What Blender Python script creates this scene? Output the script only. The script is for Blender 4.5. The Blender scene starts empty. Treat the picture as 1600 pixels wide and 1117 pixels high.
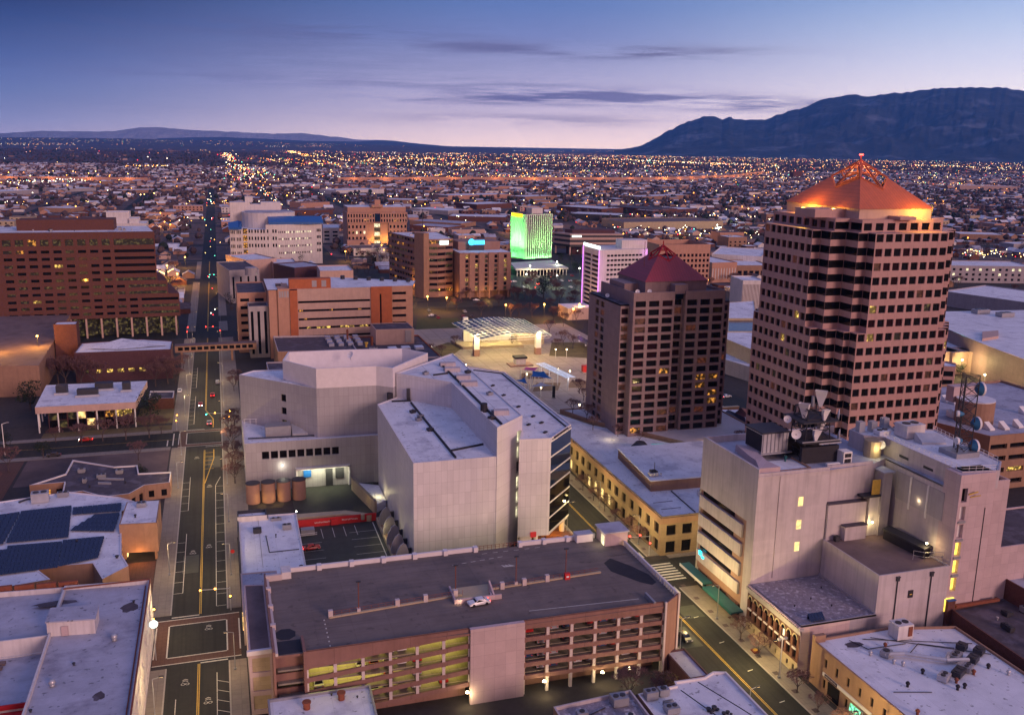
# Downtown at dusk, seen from a drone. World: X = east, Y = north (along the streets), Z up, metres.
import bpy, math, random
from mathutils import Vector, noise
R = random.Random(11)
sc = bpy.context.scene
col = sc.collection
PI = math.pi

# ---------------------------------------------------------------- camera solved from the street grid
F, YAW, PITCH, ROLL, H = 1463.67, 0.30559752, 0.22173556, 0.0168713, 108.0
cy_, sy_ = math.cos(YAW), math.sin(YAW)
CW = Vector((sy_*math.cos(PITCH), cy_*math.cos(PITCH), -math.sin(PITCH)))
_r = Vector((cy_, -sy_, 0)); _u = _r.cross(CW)
CR = _r*math.cos(ROLL) + _u*math.sin(ROLL)
CU = _u*math.cos(ROLL) - _r*math.sin(ROLL)

def G(px, py, z=0.0):
    """plan position of a measured point of the photograph that lies at height z"""
    d = CW + CR*((px-800)/F) - CU*((py-558.5)/F)
    t = (z-H)/d.z
    return (d.x*t, d.y*t)

def pr(x, y, z=0.0):
    v = Vector((x, y, z-H)); k = v.dot(CW)
    return (800+F*v.dot(CR)/k, 558.5-F*v.dot(CU)/k) if k > 1 else (-9999, -9999)

# ---------------------------------------------------------------- materials
MATS = {}
def nodes_of(name):
    m = bpy.data.materials.new(name); m.use_nodes = True
    nt = m.node_tree
    return m, nt, nt.nodes['Principled BSDF']

def mat(name, c, rough=.8, var=.18, scale=.35, c2=None, patch=None, patch_scale=.12, patch_amt=.5,
        panel=None, spec=.3, metal=0.0, bump=0.0, streak=0.0, coord='pos', sdir=(1.2, 1.2, .06), mortar=.62, spots=None):
    """painted / masonry / roof surfaces: base colour broken by two noises, optional patches, panel joints, rain streaks"""
    m, nt, b = nodes_of(name); N = nt.nodes; L = nt.links
    geo = N.new('ShaderNodeNewGeometry')
    pos = geo.outputs['Position']
    if coord == 'obj':
        tcn = N.new('ShaderNodeTexCoord'); pos = tcn.outputs['Object']
    n1 = N.new('ShaderNodeTexNoise'); n1.inputs['Scale'].default_value = scale; n1.inputs['Detail'].default_value = 6
    n1.inputs['Roughness'].default_value = .65
    L.new(pos, n1.inputs['Vector'])
    mx = N.new('ShaderNodeMix'); mx.data_type = 'RGBA'
    ca = tuple(x*(1-var) for x in c); cb = c2 or tuple(min(1, x*(1+var)) for x in c)
    mx.inputs[6].default_value = (*ca, 1); mx.inputs[7].default_value = (*cb, 1)
    rmp = N.new('ShaderNodeMapRange'); rmp.inputs[1].default_value = .3; rmp.inputs[2].default_value = .7
    L.new(n1.outputs['Fac'], rmp.inputs[0]); L.new(rmp.outputs[0], mx.inputs[0])
    out = mx.outputs[2]
    if patch:
        n2 = N.new('ShaderNodeTexNoise'); n2.inputs['Scale'].default_value = patch_scale; n2.inputs['Detail'].default_value = 5
        n2.inputs['Roughness'].default_value = .6
        L.new(pos, n2.inputs['Vector'])
        r2 = N.new('ShaderNodeMapRange'); r2.inputs[1].default_value = .53; r2.inputs[2].default_value = .66
        r2.inputs[4].default_value = patch_amt
        L.new(n2.outputs['Fac'], r2.inputs[0])
        m2 = N.new('ShaderNodeMix'); m2.data_type = 'RGBA'; m2.inputs[7].default_value = (*patch, 1)
        L.new(r2.outputs[0], m2.inputs[0]); L.new(out, m2.inputs[6]); out = m2.outputs[2]
    if spots:
        n5 = N.new('ShaderNodeTexNoise'); n5.inputs['Scale'].default_value = spots[0]; n5.inputs['Detail'].default_value = 3; L.new(pos, n5.inputs['Vector'])
        r5 = N.new('ShaderNodeMapRange'); r5.inputs[1].default_value = .64; r5.inputs[2].default_value = .70; r5.inputs[4].default_value = spots[1]
        L.new(n5.outputs['Fac'], r5.inputs[0]); m5 = N.new('ShaderNodeMix'); m5.data_type = 'RGBA'; m5.inputs[7].default_value = (*[q*.35 for q in c], 1)
        L.new(r5.outputs[0], m5.inputs[0]); L.new(out, m5.inputs[6]); out = m5.outputs[2]
    if panel:
        sep = N.new('ShaderNodeSeparateXYZ'); L.new(pos, sep.inputs[0])
        cmb = N.new('ShaderNodeCombineXYZ')
        if panel[3] == 'roof':
            L.new(sep.outputs[0], cmb.inputs[0]); L.new(sep.outputs[1], cmb.inputs[1])
        else:
            ad = N.new('ShaderNodeMath'); ad.operation = 'SUBTRACT'
            L.new(sep.outputs[0], ad.inputs[0]); L.new(sep.outputs[1], ad.inputs[1])
            L.new(ad.outputs[0], cmb.inputs[0]); L.new(sep.outputs[2], cmb.inputs[1])
        br = N.new('ShaderNodeTexBrick'); L.new(cmb.outputs[0], br.inputs['Vector'])
        br.offset = 0.0 if panel[3] != 'brick' else .5
        br.inputs['Scale'].default_value = 1; br.inputs['Brick Width'].default_value = panel[0]
        br.inputs['Row Height'].default_value = panel[1]; br.inputs['Mortar Size'].default_value = panel[2]
        br.inputs['Color1'].default_value = (1, 1, 1, 1); br.inputs['Color2'].default_value = (.9, .9, .9, 1)
        br.inputs['Mortar'].default_value = (mortar, mortar, mortar, 1)
        m3 = N.new('ShaderNodeMix'); m3.data_type = 'RGBA'; m3.blend_type = 'MULTIPLY'; m3.inputs[0].default_value = 1
        L.new(out, m3.inputs[6]); L.new(br.outputs['Color'], m3.inputs[7]); out = m3.outputs[2]
    if streak:
        mp = N.new('ShaderNodeMapping'); mp.inputs['Scale'].default_value = sdir; L.new(pos, mp.inputs[0])
        n3 = N.new('ShaderNodeTexNoise'); n3.inputs['Scale'].default_value = 1.0; n3.inputs['Detail'].default_value = 4
        L.new(mp.outputs[0], n3.inputs['Vector'])
        r3 = N.new('ShaderNodeMapRange'); r3.inputs[1].default_value = .45; r3.inputs[2].default_value = .75
        r3.inputs[3].default_value = 1; r3.inputs[4].default_value = 1-streak
        L.new(n3.outputs['Fac'], r3.inputs[0])
        m4 = N.new('ShaderNodeMix'); m4.data_type = 'RGBA'; m4.blend_type = 'MULTIPLY'; m4.inputs[0].default_value = 1
        L.new(out, m4.inputs[6]); L.new(r3.outputs[0], m4.inputs[7]); out = m4.outputs[2]
    L.new(out, b.inputs['Base Color'])
    b.inputs['Roughness'].default_value = rough; b.inputs['Specular IOR Level'].default_value = spec
    b.inputs['Metallic'].default_value = metal
    if bump:
        bp = N.new('ShaderNodeBump'); bp.inputs['Strength'].default_value = bump; bp.inputs['Distance'].default_value = .1
        n4 = N.new('ShaderNodeTexNoise'); n4.inputs['Scale'].default_value = 3; n4.inputs['Detail'].default_value = 4
        L.new(pos, n4.inputs['Vector']); L.new(n4.outputs['Fac'], bp.inputs['Height']); L.new(bp.outputs[0], b.inputs['Normal'])
    MATS[name] = m
    return m

def emat(name, c, strength, var=.6, scale=.9, sample=False, base=(.02, .02, .02), spotty=False):
    """something that gives off light: a lit room behind glass, a lamp, a sign"""
    m, nt, b = nodes_of(name); N = nt.nodes; L = nt.links
    b.inputs['Base Color'].default_value = (*base, 1); b.inputs['Roughness'].default_value = .3
    b.inputs['Emission Color'].default_value = (*c, 1)
    if var:
        geo = N.new('ShaderNodeNewGeometry'); n1 = N.new('ShaderNodeTexNoise'); n1.inputs['Scale'].default_value = scale
        n1.inputs['Detail'].default_value = 3
        L.new(geo.outputs['Position'], n1.inputs['Vector'])
        r = N.new('ShaderNodeMapRange'); r.inputs[1].default_value = .35; r.inputs[2].default_value = .68
        r.inputs[3].default_value = strength*(1-var); r.inputs[4].default_value = strength*(1+var)
        if spotty: r.inputs[1].default_value = .50; r.inputs[2].default_value = .74
        L.new(n1.outputs['Fac'], r.inputs[0]); L.new(r.outputs[0], b.inputs['Emission Strength'])
    else:
        b.inputs['Emission Strength'].default_value = strength
    m.cycles.emission_sampling = 'AUTO' if sample else 'NONE'
    MATS[name] = m
    return m

SNOW = (.74, .75, .80)
mat('snow_roof', SNOW, .75, .1, .2, patch=(.40, .40, .48), patch_scale=.16, patch_amt=.6, bump=.2, panel=(5.3, 400, .06, 'roof'), mortar=.86, spots=(.9, .8))
mat('snow_roof_seamed', (.72, .73, .78), .7, .1, .2, patch=(.4, .4, .48), patch_scale=.12, patch_amt=.5, panel=(9, 7, .12, 'roof'))
mat('blue_grey_roof', (.40, .41, .50), .7, .14, .3, patch=(.2, .19, .25), patch_scale=.1, patch_amt=.7, bump=.2, panel=(400, 4.1, .05, 'roof'), mortar=.85, spots=(.8, .8))
mat('dark_roof', (.085, .07, .085), .85, .25, .4, patch=(.16, .14, .18), patch_scale=.2, patch_amt=.6)
mat('dark_roof_fill', (.06, .05, .06))
mat('brown_roof', (.17, .12, .12), .85, .2, .3, patch=(.10, .07, .07), patch_scale=.15, patch_amt=.8, bump=.2)
mat('mottled_roof', (.25, .22, .26), .85, .3, 1.2, patch=(.55, .53, .6), patch_scale=.9, patch_amt=.8)
mat('deck', (.185, .148, .132), .75, .16, .18, panel=(7.2, 9, .05, 'roof'), mortar=.8, spots=(.55, .45), patch=(.12, .105, .105), patch_scale=.07, patch_amt=.7, streak=.22, sdir=(.05, 1.1, 1), bump=.15)
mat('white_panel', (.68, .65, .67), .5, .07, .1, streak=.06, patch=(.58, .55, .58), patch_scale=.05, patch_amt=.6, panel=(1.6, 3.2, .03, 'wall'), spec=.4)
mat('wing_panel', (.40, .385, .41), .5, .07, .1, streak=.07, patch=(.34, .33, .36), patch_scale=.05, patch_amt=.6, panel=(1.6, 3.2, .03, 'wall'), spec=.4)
mat('white_wall', (.64, .60, .60), .65, .07, .3, streak=.2)
mat('white_parapet', (.68, .64, .66), .6, .07, .5)
mat('grey_wall', (.36, .33, .36), .75, .1, .3, streak=.15)
mat('lilac_wall', (.52, .46, .48), .7, .08, .25, streak=.2, patch=(.42, .37, .40), patch_scale=.09, patch_amt=.6, panel=(3.6, 3.6, .015, 'wall'), mortar=.88)
mat('pink_granite', (.45, .265, .245), .45, .08, .6, panel=(4, 4.05, .03, 'wall'), spec=.4)
mat('mauve_concrete', (.265, .18, .185), .6, .1, .4, panel=(3, 3.2, .03, 'wall'))
mat('brown_brick', (.135, .055, .045), .85, .18, 1.5, panel=(1.0, .35, .02, 'brick'))
mat('dark_brick', (.10, .045, .055), .85, .2, 1.5, panel=(1.0, .35, .02, 'brick'))
mat('orange_stucco', (.42, .125, .055), .8, .12, .4, streak=.1)
mat('salmon_stucco', (.47, .26, .19), .8, .08, .4, streak=.1)
mat('pale_stucco', (.52, .36, .31), .8, .08, .4, streak=.1)
mat('cream_stone', (.46, .37, .25), .7, .1, .4, panel=(2, 1, .015, 'brick'))
mat('buff_stone', (.30, .215, .14), .7, .1, .4, panel=(2, 1, .015, 'brick'))
mat('tan_wall', (.32, .19, .13), .8, .12, .4, streak=.15)
mat('garage_brown', (.25, .135, .115), .8, .12, .4, panel=(7.2, 30, .05, 'wall'), streak=.12)
mat('garage_pink', (.52, .40, .41), .8, .07, .3, panel=(2.2, 2.6, .02, 'wall'))
mat('garage_post', (.55, .47, .46), .75, .08, .5)
mat('brown_ribbon', (.30, .17, .135), .7, .1, .4)
mat('red_metal_roof', (.30, .035, .05), .45, .1, .5, panel=(1.0, 60, .06, 'roof'), spec=.5)
mat('copper_roof', (.52, .125, .045), .5, .1, .5, panel=(1.0, 60, .05, 'roof'), spec=.5)
mat('purple_roof', (.045, .03, .055), .5, .1, .5)
mat('blue_metal', (.012, .10, .34), .4, .08, .6, spec=.5)
mat('sail_blue', (.02, .13, .36), .7, .1, .6)
mat('sail_pink', (.55, .12, .32), .7, .1, .6)
mat('sail_grey', (.35, .38, .52), .7, .1, .6)
mat('white_paint', (.78, .76, .74), .5, .05, .6)
mat('road_white', (.58, .56, .50), .7, .25, 2.0)
mat('road_yellow', (.62, .40, .07), .7, .2, 2.0)
mat('asphalt', (.026, .026, .025), .75, .2, .5, patch=(.022, .022, .023), patch_scale=.25, patch_amt=.7, spec=.25, bump=.2, streak=.45, sdir=(1.1, .03, 1), spots=(1.7, .5))
mat('old_asphalt', (.045, .038, .038), .9, .22, .4, patch=(.03, .026, .028), patch_scale=.15, patch_amt=.7)
mat('lot_asphalt', (.045, .048, .04), .6, .2, .4)
mat('concrete', (.24, .205, .18), .85, .12, .5, panel=(1.8, 1.8, .03, 'roof'))
mat('kerb', (.36, .33, .30), .85, .1, .6)
mat('brick_paving', (.13, .065, .05), .85, .15, 1.0, panel=(.9, .45, .03, 'roof'))
mat('plaza_paving', (.40, .32, .27), .8, .1, .3, panel=(7, 7, .18, 'roof'))
mat('earth', (.12, .085, .085), .95, .3, .08, patch=(.06, .045, .05), patch_scale=.03, patch_amt=.8)
mat('desert', (.105, .075, .082), .95, .35, .004, patch=(.06, .045, .055), patch_scale=.0015, patch_amt=.8)
mat('lawn', (.05, .065, .025), .95, .3, .3)
mat('lawn_dry', (.14, .105, .05), .95, .3, .2, patch=(.07, .07, .03), patch_scale=.08)
mat('metal_grey', (.32, .32, .35), .45, .1, .8, metal=.4)
mat('metal_dark', (.05, .05, .06), .5, .15, .8, metal=.3)
mat('galvanised', (.5, .5, .53), .4, .1, .8, metal=.5)
mat('tar', (.025, .023, .03), .7, .2, .8)
mat('rust', (.22, .07, .04), .8, .2, 1.0)
mat('red_paint', (.55, .03, .03), .6, .1, .6)
mat('red_trim', (.42, .02, .03), .6, .1, .6)
mat('teal_metal', (.02, .10, .11), .4, .1, .8)
mat('dish_white', (.7, .68, .7), .5, .05, .8)
mat('dish_blue', (.04, .16, .30), .5, .05, .8)
mat('bark', (.085, .06, .06), .9, .2, 3, coord='obj')
mat('twigs', (.16, .085, .085), .9, .3, 1.2, coord='obj')
mat('evergreen', (.022, .032, .018), .9, .35, 1.0, coord='obj')
mat('far_tree', (.085, .056, .060), .95, .3, .15)
mat('far_evergreen', (.02, .028, .022), .95, .3, .15)
mat('rubber', (.02, .02, .02), .9, .1, 1)
mat('person_dark', (.05, .045, .06), .9, .1, 1)
mat('skin', (.4, .25, .18), .7, .05, 1)
mat('mountain', (.035, .045, .06), .95, .5, .003, patch=(.22, .25, .32), patch_scale=.0018, patch_amt=.6)
mat('mesa_rock', (.10, .11, .15))
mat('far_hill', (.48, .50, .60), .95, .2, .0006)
mat('canopy_panel', (.13, .135, .20), .3, .15, .5, spec=.6)
mat('solar_blue', (.012, .018, .06), .18, .15, .5, panel=(1.05, 1.7, .06, 'roof'), spec=.6)
mat('dirty_sand', (.22, .14, .09), .95, .2, .3)
mat('white_deck', (.55, .5, .5), .7, .1, .4)
def glass(name, c=(.008, .007, .008), rough=.07, spec=.32):
    m, nt, b = nodes_of(name)
    b.inputs['Base Color'].default_value = (*c, 1); b.inputs['Roughness'].default_value = rough
    b.inputs['Specular IOR Level'].default_value = spec; MATS[name] = m
glass('glass_dark'); glass('glass_red', (.02, .006, .008), .12); glass('glass_blue', (.012, .025, .06), .06, .8)
glass('car_glass', (.01, .01, .012), .05, .6)
emat('lit_amber', (1, .40, .06), .9, .97, .7, spotty=True); emat('lit_yellow', (1, .62, .13), 1.3, .9, 1.0, spotty=True); emat('lit_white', (1, .90, .55), 1.1, .6, .8)
emat('lit_dim', (.70, .52, .16), .10, .97, .8, spotty=True); emat('lit_dim_red', (.7, .18, .08), .08, .9, 1.2)
emat('lit_green', (.25, 1, .55), 1.2, .8, 1.5); emat('lit_stair', (1, .68, .09), 2.2, .35, 1.2)
emat('lit_bay', (1, .98, .68), 2.0, .35, .5); emat('lit_shop', (1, .62, .22), 1.5, .8, .6)
emat('lamp_warm', (1, .78, .40), 16, 0); emat('lamp_sodium', (1, .42, .07), 14, 0); emat('lamp_white', (1, .95, .8), 16, 0); emat('lit_plain', (1, .74, .28), 1.35, .3, .8)
emat('sig_red', (1, .03, .02), 22, 0); emat('sig_green', (.05, 1, .62), 16, 0); emat('sig_amber', (1, .42, .05), 18, 0)
emat('tail_red', (1, .04, .03), 9, 0); emat('head_white', (1, .93, .75), 24, 0)
emat('sign_white', (.85, 1, .95), 2, 0); emat('sign_cyan', (.03, .55, 1.0), 4, 0); emat('sign_yellow', (1, .62, .01), 2.4, 0)
emat('neon_violet', (.80, .25, 1.0), 1.8, 0); emat('neon_white', (.85, 1, .93), 3.5, 0); emat('neon_red', (1, .03, .10), 3, 0)
emat('sign_teal', (.02, .75, .95), 4, 0); emat('pergola_glow', (.75, .82, 1), .55, .5, 1.2, base=(.3, .3, .35)); emat('pool_water', (.02, .55, .55), .65, .3, .4)  # pergola panels: the glow of lamps through the glazing is put into the material
emat('garage_tube', (1, .85, .25), 6, 0); emat('lamp_lens', (1, .72, .34), 3.5, 0); emat('sign_red', (.9, .03, .03), .5, 0)
for nm, c in (('car_white', (.7, .7, .72)), ('car_red', (.42, .02, .02)), ('car_dark', (.03, .03, .035)), ('car_silver', (.35, .36, .4)), ('car_blue', (.04, .07, .16))):
    mat(nm, c, .3, .03, 1, spec=.6)

# ---------------------------------------------------------------- mesh builder
class MB:
    def __init__(s): s.v = []; s.f = []; s.m = []; s.cur = 0
    def p(s, pts):
        i = len(s.v); s.v += [tuple(q) for q in pts]; s.f.append(list(range(i, i+len(pts)))); s.m.append(s.cur); return s
    def box(s, x0, x1, y0, y1, z0, z1):
        return s.prism([(x0, y0), (x1, y0), (x1, y1), (x0, y1)], z0, z1)
    def prism(s, poly, z0, z1, top=True, bot=True):
        n = len(poly); i = len(s.v)
        za = z0 if isinstance(z0, (list, tuple)) else [z0]*n
        zb = z1 if isinstance(z1, (list, tuple)) else [z1]*n
        s.v += [(poly[k][0], poly[k][1], za[k]) for k in range(n)] + [(poly[k][0], poly[k][1], zb[k]) for k in range(n)]
        for k in range(n):
            j = (k+1) % n; s.f.append([i+k, i+j, i+n+j, i+n+k]); s.m.append(s.cur)
        if top: s.f.append([i+n+k for k in range(n)]); s.m.append(s.cur)
        if bot: s.f.append([i+k for k in reversed(range(n))]); s.m.append(s.cur)
        return s
    def obox(s, cx, cy, ang, lx, ly, z0, z1):
        c, d = math.cos(ang), math.sin(ang)
        return s.prism([(cx+a*lx/2*c-b*ly/2*d, cy+a*lx/2*d+b*ly/2*c) for a, b in ((-1, -1), (1, -1), (1, 1), (-1, 1))], z0, z1)
    def cyl(s, x, y, z0, z1, r, n=12, r2=None):
        r2 = r if r2 is None else r2; i = len(s.v)
        s.v += [(x+r*math.cos(2*PI*k/n), y+r*math.sin(2*PI*k/n), z0) for k in range(n)]
        s.v += [(x+r2*math.cos(2*PI*k/n), y+r2*math.sin(2*PI*k/n), z1) for k in range(n)]
        for k in range(n):
            j = (k+1) % n; s.f.append([i+k, i+j, i+n+j, i+n+k]); s.m.append(s.cur)
        s.f.append([i+n+k for k in range(n)]); s.m.append(s.cur)
        s.f.append([i+k for k in reversed(range(n))]); s.m.append(s.cur)
        return s
    def tube(s, a, b, r, n=5, r2=None):
        a, b = Vector(a), Vector(b); d = (b-a)
        if d.length < 1e-6: return s
        d.normalize(); q = d.orthogonal().normalized(); w = d.cross(q); r2 = r if r2 is None else r2; i = len(s.v)
        for P, rr in ((a, r), (b, r2)):
            for k in range(n):
                t = 2*PI*k/n; s.v.append(tuple(P+q*(rr*math.cos(t))+w*(rr*math.sin(t))))
        for k in range(n):
            j = (k+1) % n; s.f.append([i+k, i+j, i+n+j, i+n+k]); s.m.append(s.cur)
        s.f.append([i+n+k for k in range(n)]); s.m.append(s.cur); s.f.append([i+k for k in reversed(range(n))]); s.m.append(s.cur)
        return s
    def ball(s, c, r, nu=8, nv=5, sz=1.0):
        i = len(s.v)
        for a in range(1, nv):
            t = PI*a/nv
            for k in range(nu):
                u = 2*PI*k/nu; s.v.append((c[0]+r*math.sin(t)*math.cos(u), c[1]+r*math.sin(t)*math.sin(u), c[2]+r*sz*math.cos(t)))
        s.v += [(c[0], c[1], c[2]+r*sz), (c[0], c[1], c[2]-r*sz)]; T = len(s.v)-2; B = T+1
        for a in range(nv-2):
            for k in range(nu):
                j = (k+1) % nu; s.f.append([i+a*nu+k, i+(a+1)*nu+k, i+(a+1)*nu+j, i+a*nu+j]); s.m.append(s.cur)
        for k in range(nu):
            j = (k+1) % nu; s.f.append([T, i+k, i+j]); s.m.append(s.cur); s.f.append([B, i+(nv-2)*nu+j, i+(nv-2)*nu+k]); s.m.append(s.cur)
        return s
    def build(s, name, mats, parent=None, smooth=False):
        off = Vector(parent['_loc']) if parent is not None and '_loc' in parent else Vector((0, 0, 0))
        me = bpy.data.meshes.new(name)
        me.from_pydata([tuple(Vector(v)-off) for v in s.v], [], s.f)
        mats = [mats] if isinstance(mats, str) else mats
        for m in mats: me.materials.append(MATS[m])
        if len(mats) > 1: me.polygons.foreach_set('material_index', s.m)
        if smooth: me.polygons.foreach_set('use_smooth', [True]*len(s.f))
        me.update()
        o = bpy.data.objects.new(name, me); col.objects.link(o)
        if parent is not None: o.parent = parent; o['_loc'] = tuple(off)
        return o

def thing(name, label, cat, loc, group=None):
    o = bpy.data.objects.new(name, None); col.objects.link(o); o.location = loc; o['_loc'] = tuple(float(q) for q in loc)
    o.empty_display_size = .5; o['label'] = label; o['category'] = cat
    if group: o['group'] = group
    return o
def tag(o, label, cat, group=None):
    o['label'] = label; o['category'] = cat
    if group: o['group'] = group
    return o
def struct(o, kind='structure'):
    o['kind'] = kind; return o
def copy_tree(o, parent=None):
    c = o.copy(); col.objects.link(c)
    if parent is not None: c.parent = parent
    for ch in KIDS.get(o.name, [k for k in o.children]): copy_tree(ch, c)
    return c
KIDS = {}
def dup(root, loc, rz=0, s=1.0, label=None, group=None):
    if root.name not in KIDS:
        def reg(o):
            KIDS[o.name] = list(o.children)
            for k in KIDS[o.name]: reg(k)
        reg(root)
    c = copy_tree(root); c.location = loc; c.rotation_euler = (0, 0, rz); c.scale = (s, s, s)
    if label: c['label'] = label
    if group: c['group'] = group
    return c

def area2(poly): return sum(poly[i][0]*poly[(i+1) % len(poly)][1]-poly[(i+1) % len(poly)][0]*poly[i][1] for i in range(len(poly)))
def ccw(poly): return poly if area2(poly) > 0 else poly[::-1]
def inset(poly, d):
    n = len(poly); out = []
    for i in range(n):
        p0, p1, p2 = Vector(poly[i-1]), Vector(poly[i]), Vector(poly[(i+1) % n])
        a = (p1-p0).normalized(); b = (p2-p1).normalized()
        na, nb = Vector((-a.y, a.x)), Vector((-b.y, b.x))
        k = na+nb; den = 1+na.dot(nb)
        k = k/den if den > .25 else k/.25
        out.append((p1.x+k.x*d, p1.y+k.y*d))
    return out

PANES = {}
def pane(p0, du, w, z0, z1, m, parent, name='window'):
    """one pane of glass w wide, from plan point p0 along unit du; meshes of equal size are shared"""
    key = (round(w, 2), round(z1-z0, 2), round(du[0], 3), round(du[1], 3), m)
    me = PANES.get(key)
    if me is None:
        me = bpy.data.meshes.new('window_pane'); h = z1-z0; n = (du[1]*.05, -du[0]*.05)
        a = (0, 0); b = (du[0]*w, du[1]*w)
        q = [(a[0]-n[0], a[1]-n[1]), (b[0]-n[0], b[1]-n[1]), (b[0], b[1]), (a[0], a[1])]
        vs = [(*t, 0) for t in q]+[(*t, h) for t in q]
        me.from_pydata(vs, [], [(0, 1, 5, 4), (1, 2, 6, 5), (2, 3, 7, 6), (3, 0, 4, 7), (4, 5, 6, 7), (3, 2, 1, 0)])
        me.materials.append(MATS[m]); PANES[key] = me
    o = bpy.data.objects.new(name, me); col.objects.link(o); o.parent = parent
    L = parent['_loc']; o.location = (p0[0]-L[0], p0[1]-L[1], z0-L[2])
    return o

class Win:
    """collects the panes of one thing: the 95 largest become parts, the rest one part of kind stuff"""
    def __init__(s, parent): s.q = []; s.parent = parent
    def add(s, p0, du, w, z0, z1, m): s.q.append((p0, du, w, z0, z1, m))
    def done(s, most=95, name='window'):
        C = Vector((0, 0, H))
        def size(q):
            c = Vector((q[0][0], q[0][1], q[3]))-C
            nrm = Vector((q[1][1], -q[1][0], 0)); return -q[2]*(q[4]-q[3])*max(0.0, -nrm.dot(c))/c.length**3
        s.q.sort(key=size)
        for q in s.q[:most]: pane(*q, s.parent, name)
        rest = s.q[most:]
        if rest:
            mats = sorted({q[5] for q in rest}); mb = MB()
            for p0, du, w, z0, z1, m in rest:
                mb.cur = mats.index(m); e = (p0[0]+du[0]*w, p0[1]+du[1]*w); n = (du[1]*.05, -du[0]*.05)
                mb.prism([(p0[0]-n[0], p0[1]-n[1]), (e[0]-n[0], e[1]-n[1]), e, p0], z0, z1)
            o = mb.build(name, mats, s.parent); o['kind'] = 'stuff'

def cols_n(n, w, L, m0=None, m1=None):
    """n openings w wide spread over a wall L long, end margins m0, m1"""
    if m0 is None: m0 = (L/n-w)/2
    if m1 is None: m1 = m0
    if n == 1: return [(m0, m0+w)]
    st = (L-m0-m1-w)/(n-1)
    return [(m0+i*st, m0+i*st+w) for i in range(n)]
def rows_n(n, z0, step, h): return [(z0+i*step, z0+i*step+h) for i in range(n)]

def wallgrid(mb, win, P0, P1, z0, z1, us, rows, d=.3, pick=None, frame=True):
    """a wall from P0 to P1 (outside on the right hand) with a grid of real recessed openings"""
    P0 = Vector(P0); P1 = Vector(P1); L = (P1-P0).length; du = (P1-P0)/L; n = Vector((du.y, -du.x))
    def pt(u, z, dd=0.0): q = P0+du*u-n*dd; return (q.x, q.y, z)
    us = sorted([(max(.02, a), min(L-.02, b)) for a, b in us if b > .02 and a < L-.02]); rows = sorted(rows)
    zc = z0
    for ri, (a, b) in enumerate(rows):
        if a > zc+1e-4: mb.p([pt(0, zc), pt(L, zc), pt(L, a), pt(0, a)])
        uc = 0.0
        for ci, (u0, u1) in enumerate(us):
            if u0 > uc+1e-4: mb.p([pt(uc, a), pt(u0, a), pt(u0, b), pt(uc, b)])
            mb.p([pt(u0, a), pt(u1, a), pt(u1, a, d), pt(u0, a, d)]); mb.p([pt(u0, b, d), pt(u1, b, d), pt(u1, b), pt(u0, b)])
            mb.p([pt(u0, a, d), pt(u0, b, d), pt(u0, b), pt(u0, a)]); mb.p([pt(u1, a), pt(u1, b), pt(u1, b, d), pt(u1, a, d)])
            if win is not None:
                m = pick(ci, ri) if pick else 'glass_dark'
                q = P0+du*u0-n*d
                win.add((q.x, q.y), (du.x, du.y), u1-u0, a, b, m)
            uc = u1
        if uc < L-1e-4: mb.p([pt(uc, a), pt(L, a), pt(L, b), pt(uc, b)])
        zc = b
    if zc < z1-1e-4: mb.p([pt(0, zc), pt(L, zc), pt(L, z1), pt(0, z1)])

def lit_pick(prob, mats=('lit_yellow',), dark='glass_dark', fixed=None, seed=0, dim=0.0):
    rr = random.Random(seed)
    def f(ci, ri):
        if fixed and (ci, ri) in fixed: return fixed[(ci, ri)]
        t = rr.random()
        if t < prob: return rr.choice(mats)
        if t < prob+dim: return rr.choice(('lit_dim', 'lit_dim_red', 'glass_red'))
        return dark
    return f

def side_of(P0, P1):
    dx, dy = P1[0]-P0[0], P1[1]-P0[1]; L = math.hypot(dx, dy); nx, ny = dy/L, -dx/L
    return 'S' if ny < -.8 else 'N' if ny > .8 else 'E' if nx > .8 else 'W' if nx < -.8 else '?'

def bld(name, label, poly, h, wall, roof, faces=None, par=.7, cat='building', z0=0.0, root=None, group=None, cap=None,
        partname=('wall', 'roof'), win=None, most=95, roofz=None):
    """a flat roofed block: outer walls with openings, a parapet with thickness, a sheet of roof inside it"""
    poly = ccw([tuple(p) for p in poly]); n = len(poly)
    if root is None:
        cx = sum(p[0] for p in poly)/n; cy = sum(p[1] for p in poly)/n
        root = thing(name, label, cat, (cx, cy, 0), group)
    own = win is None
    if own: win = Win(root)
    mb = MB(); top = h+par
    for i in range(n):
        P0, P1 = poly[i], poly[(i+1) % n]
        f = (faces or {}).get(i) or (faces or {}).get(side_of(P0, P1))
        if f:
            L = math.dist(P0, P1); us = f['cols'](L) if callable(f['cols']) else f['cols']
            wallgrid(mb, win, P0, P1, z0, top, us, f['rows'], f.get('d', .3), f.get('pick'))
        else:
            mb.p([(*P0, z0), (*P1, z0), (*P1, top), (*P0, top)])
    pw = .35
    inn = inset(poly, pw)
    if cap:
        mc = MB()
        for i in range(n):
            j = (i+1) % n
            mc.p([(*poly[i], top), (*poly[j], top), (*inn[j], top), (*inn[i], top)])
            mc.p([(*inn[j], h), (*inn[i], h), (*inn[i], top), (*inn[j], top)])
        mc.build('parapet', cap, root)
    else:
        for i in range(n):
            j = (i+1) % n
            mb.p([(*poly[i], top), (*poly[j], top), (*inn[j], top), (*inn[i], top)])
            mb.p([(*inn[j], h), (*inn[i], h), (*inn[i], top), (*inn[j], top)])
    mb.build(partname[0], wall, root)
    MB().p([(*q, h) for q in inn]).build(partname[1], roof, root)
    if own: win.done(most)
    return root

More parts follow.
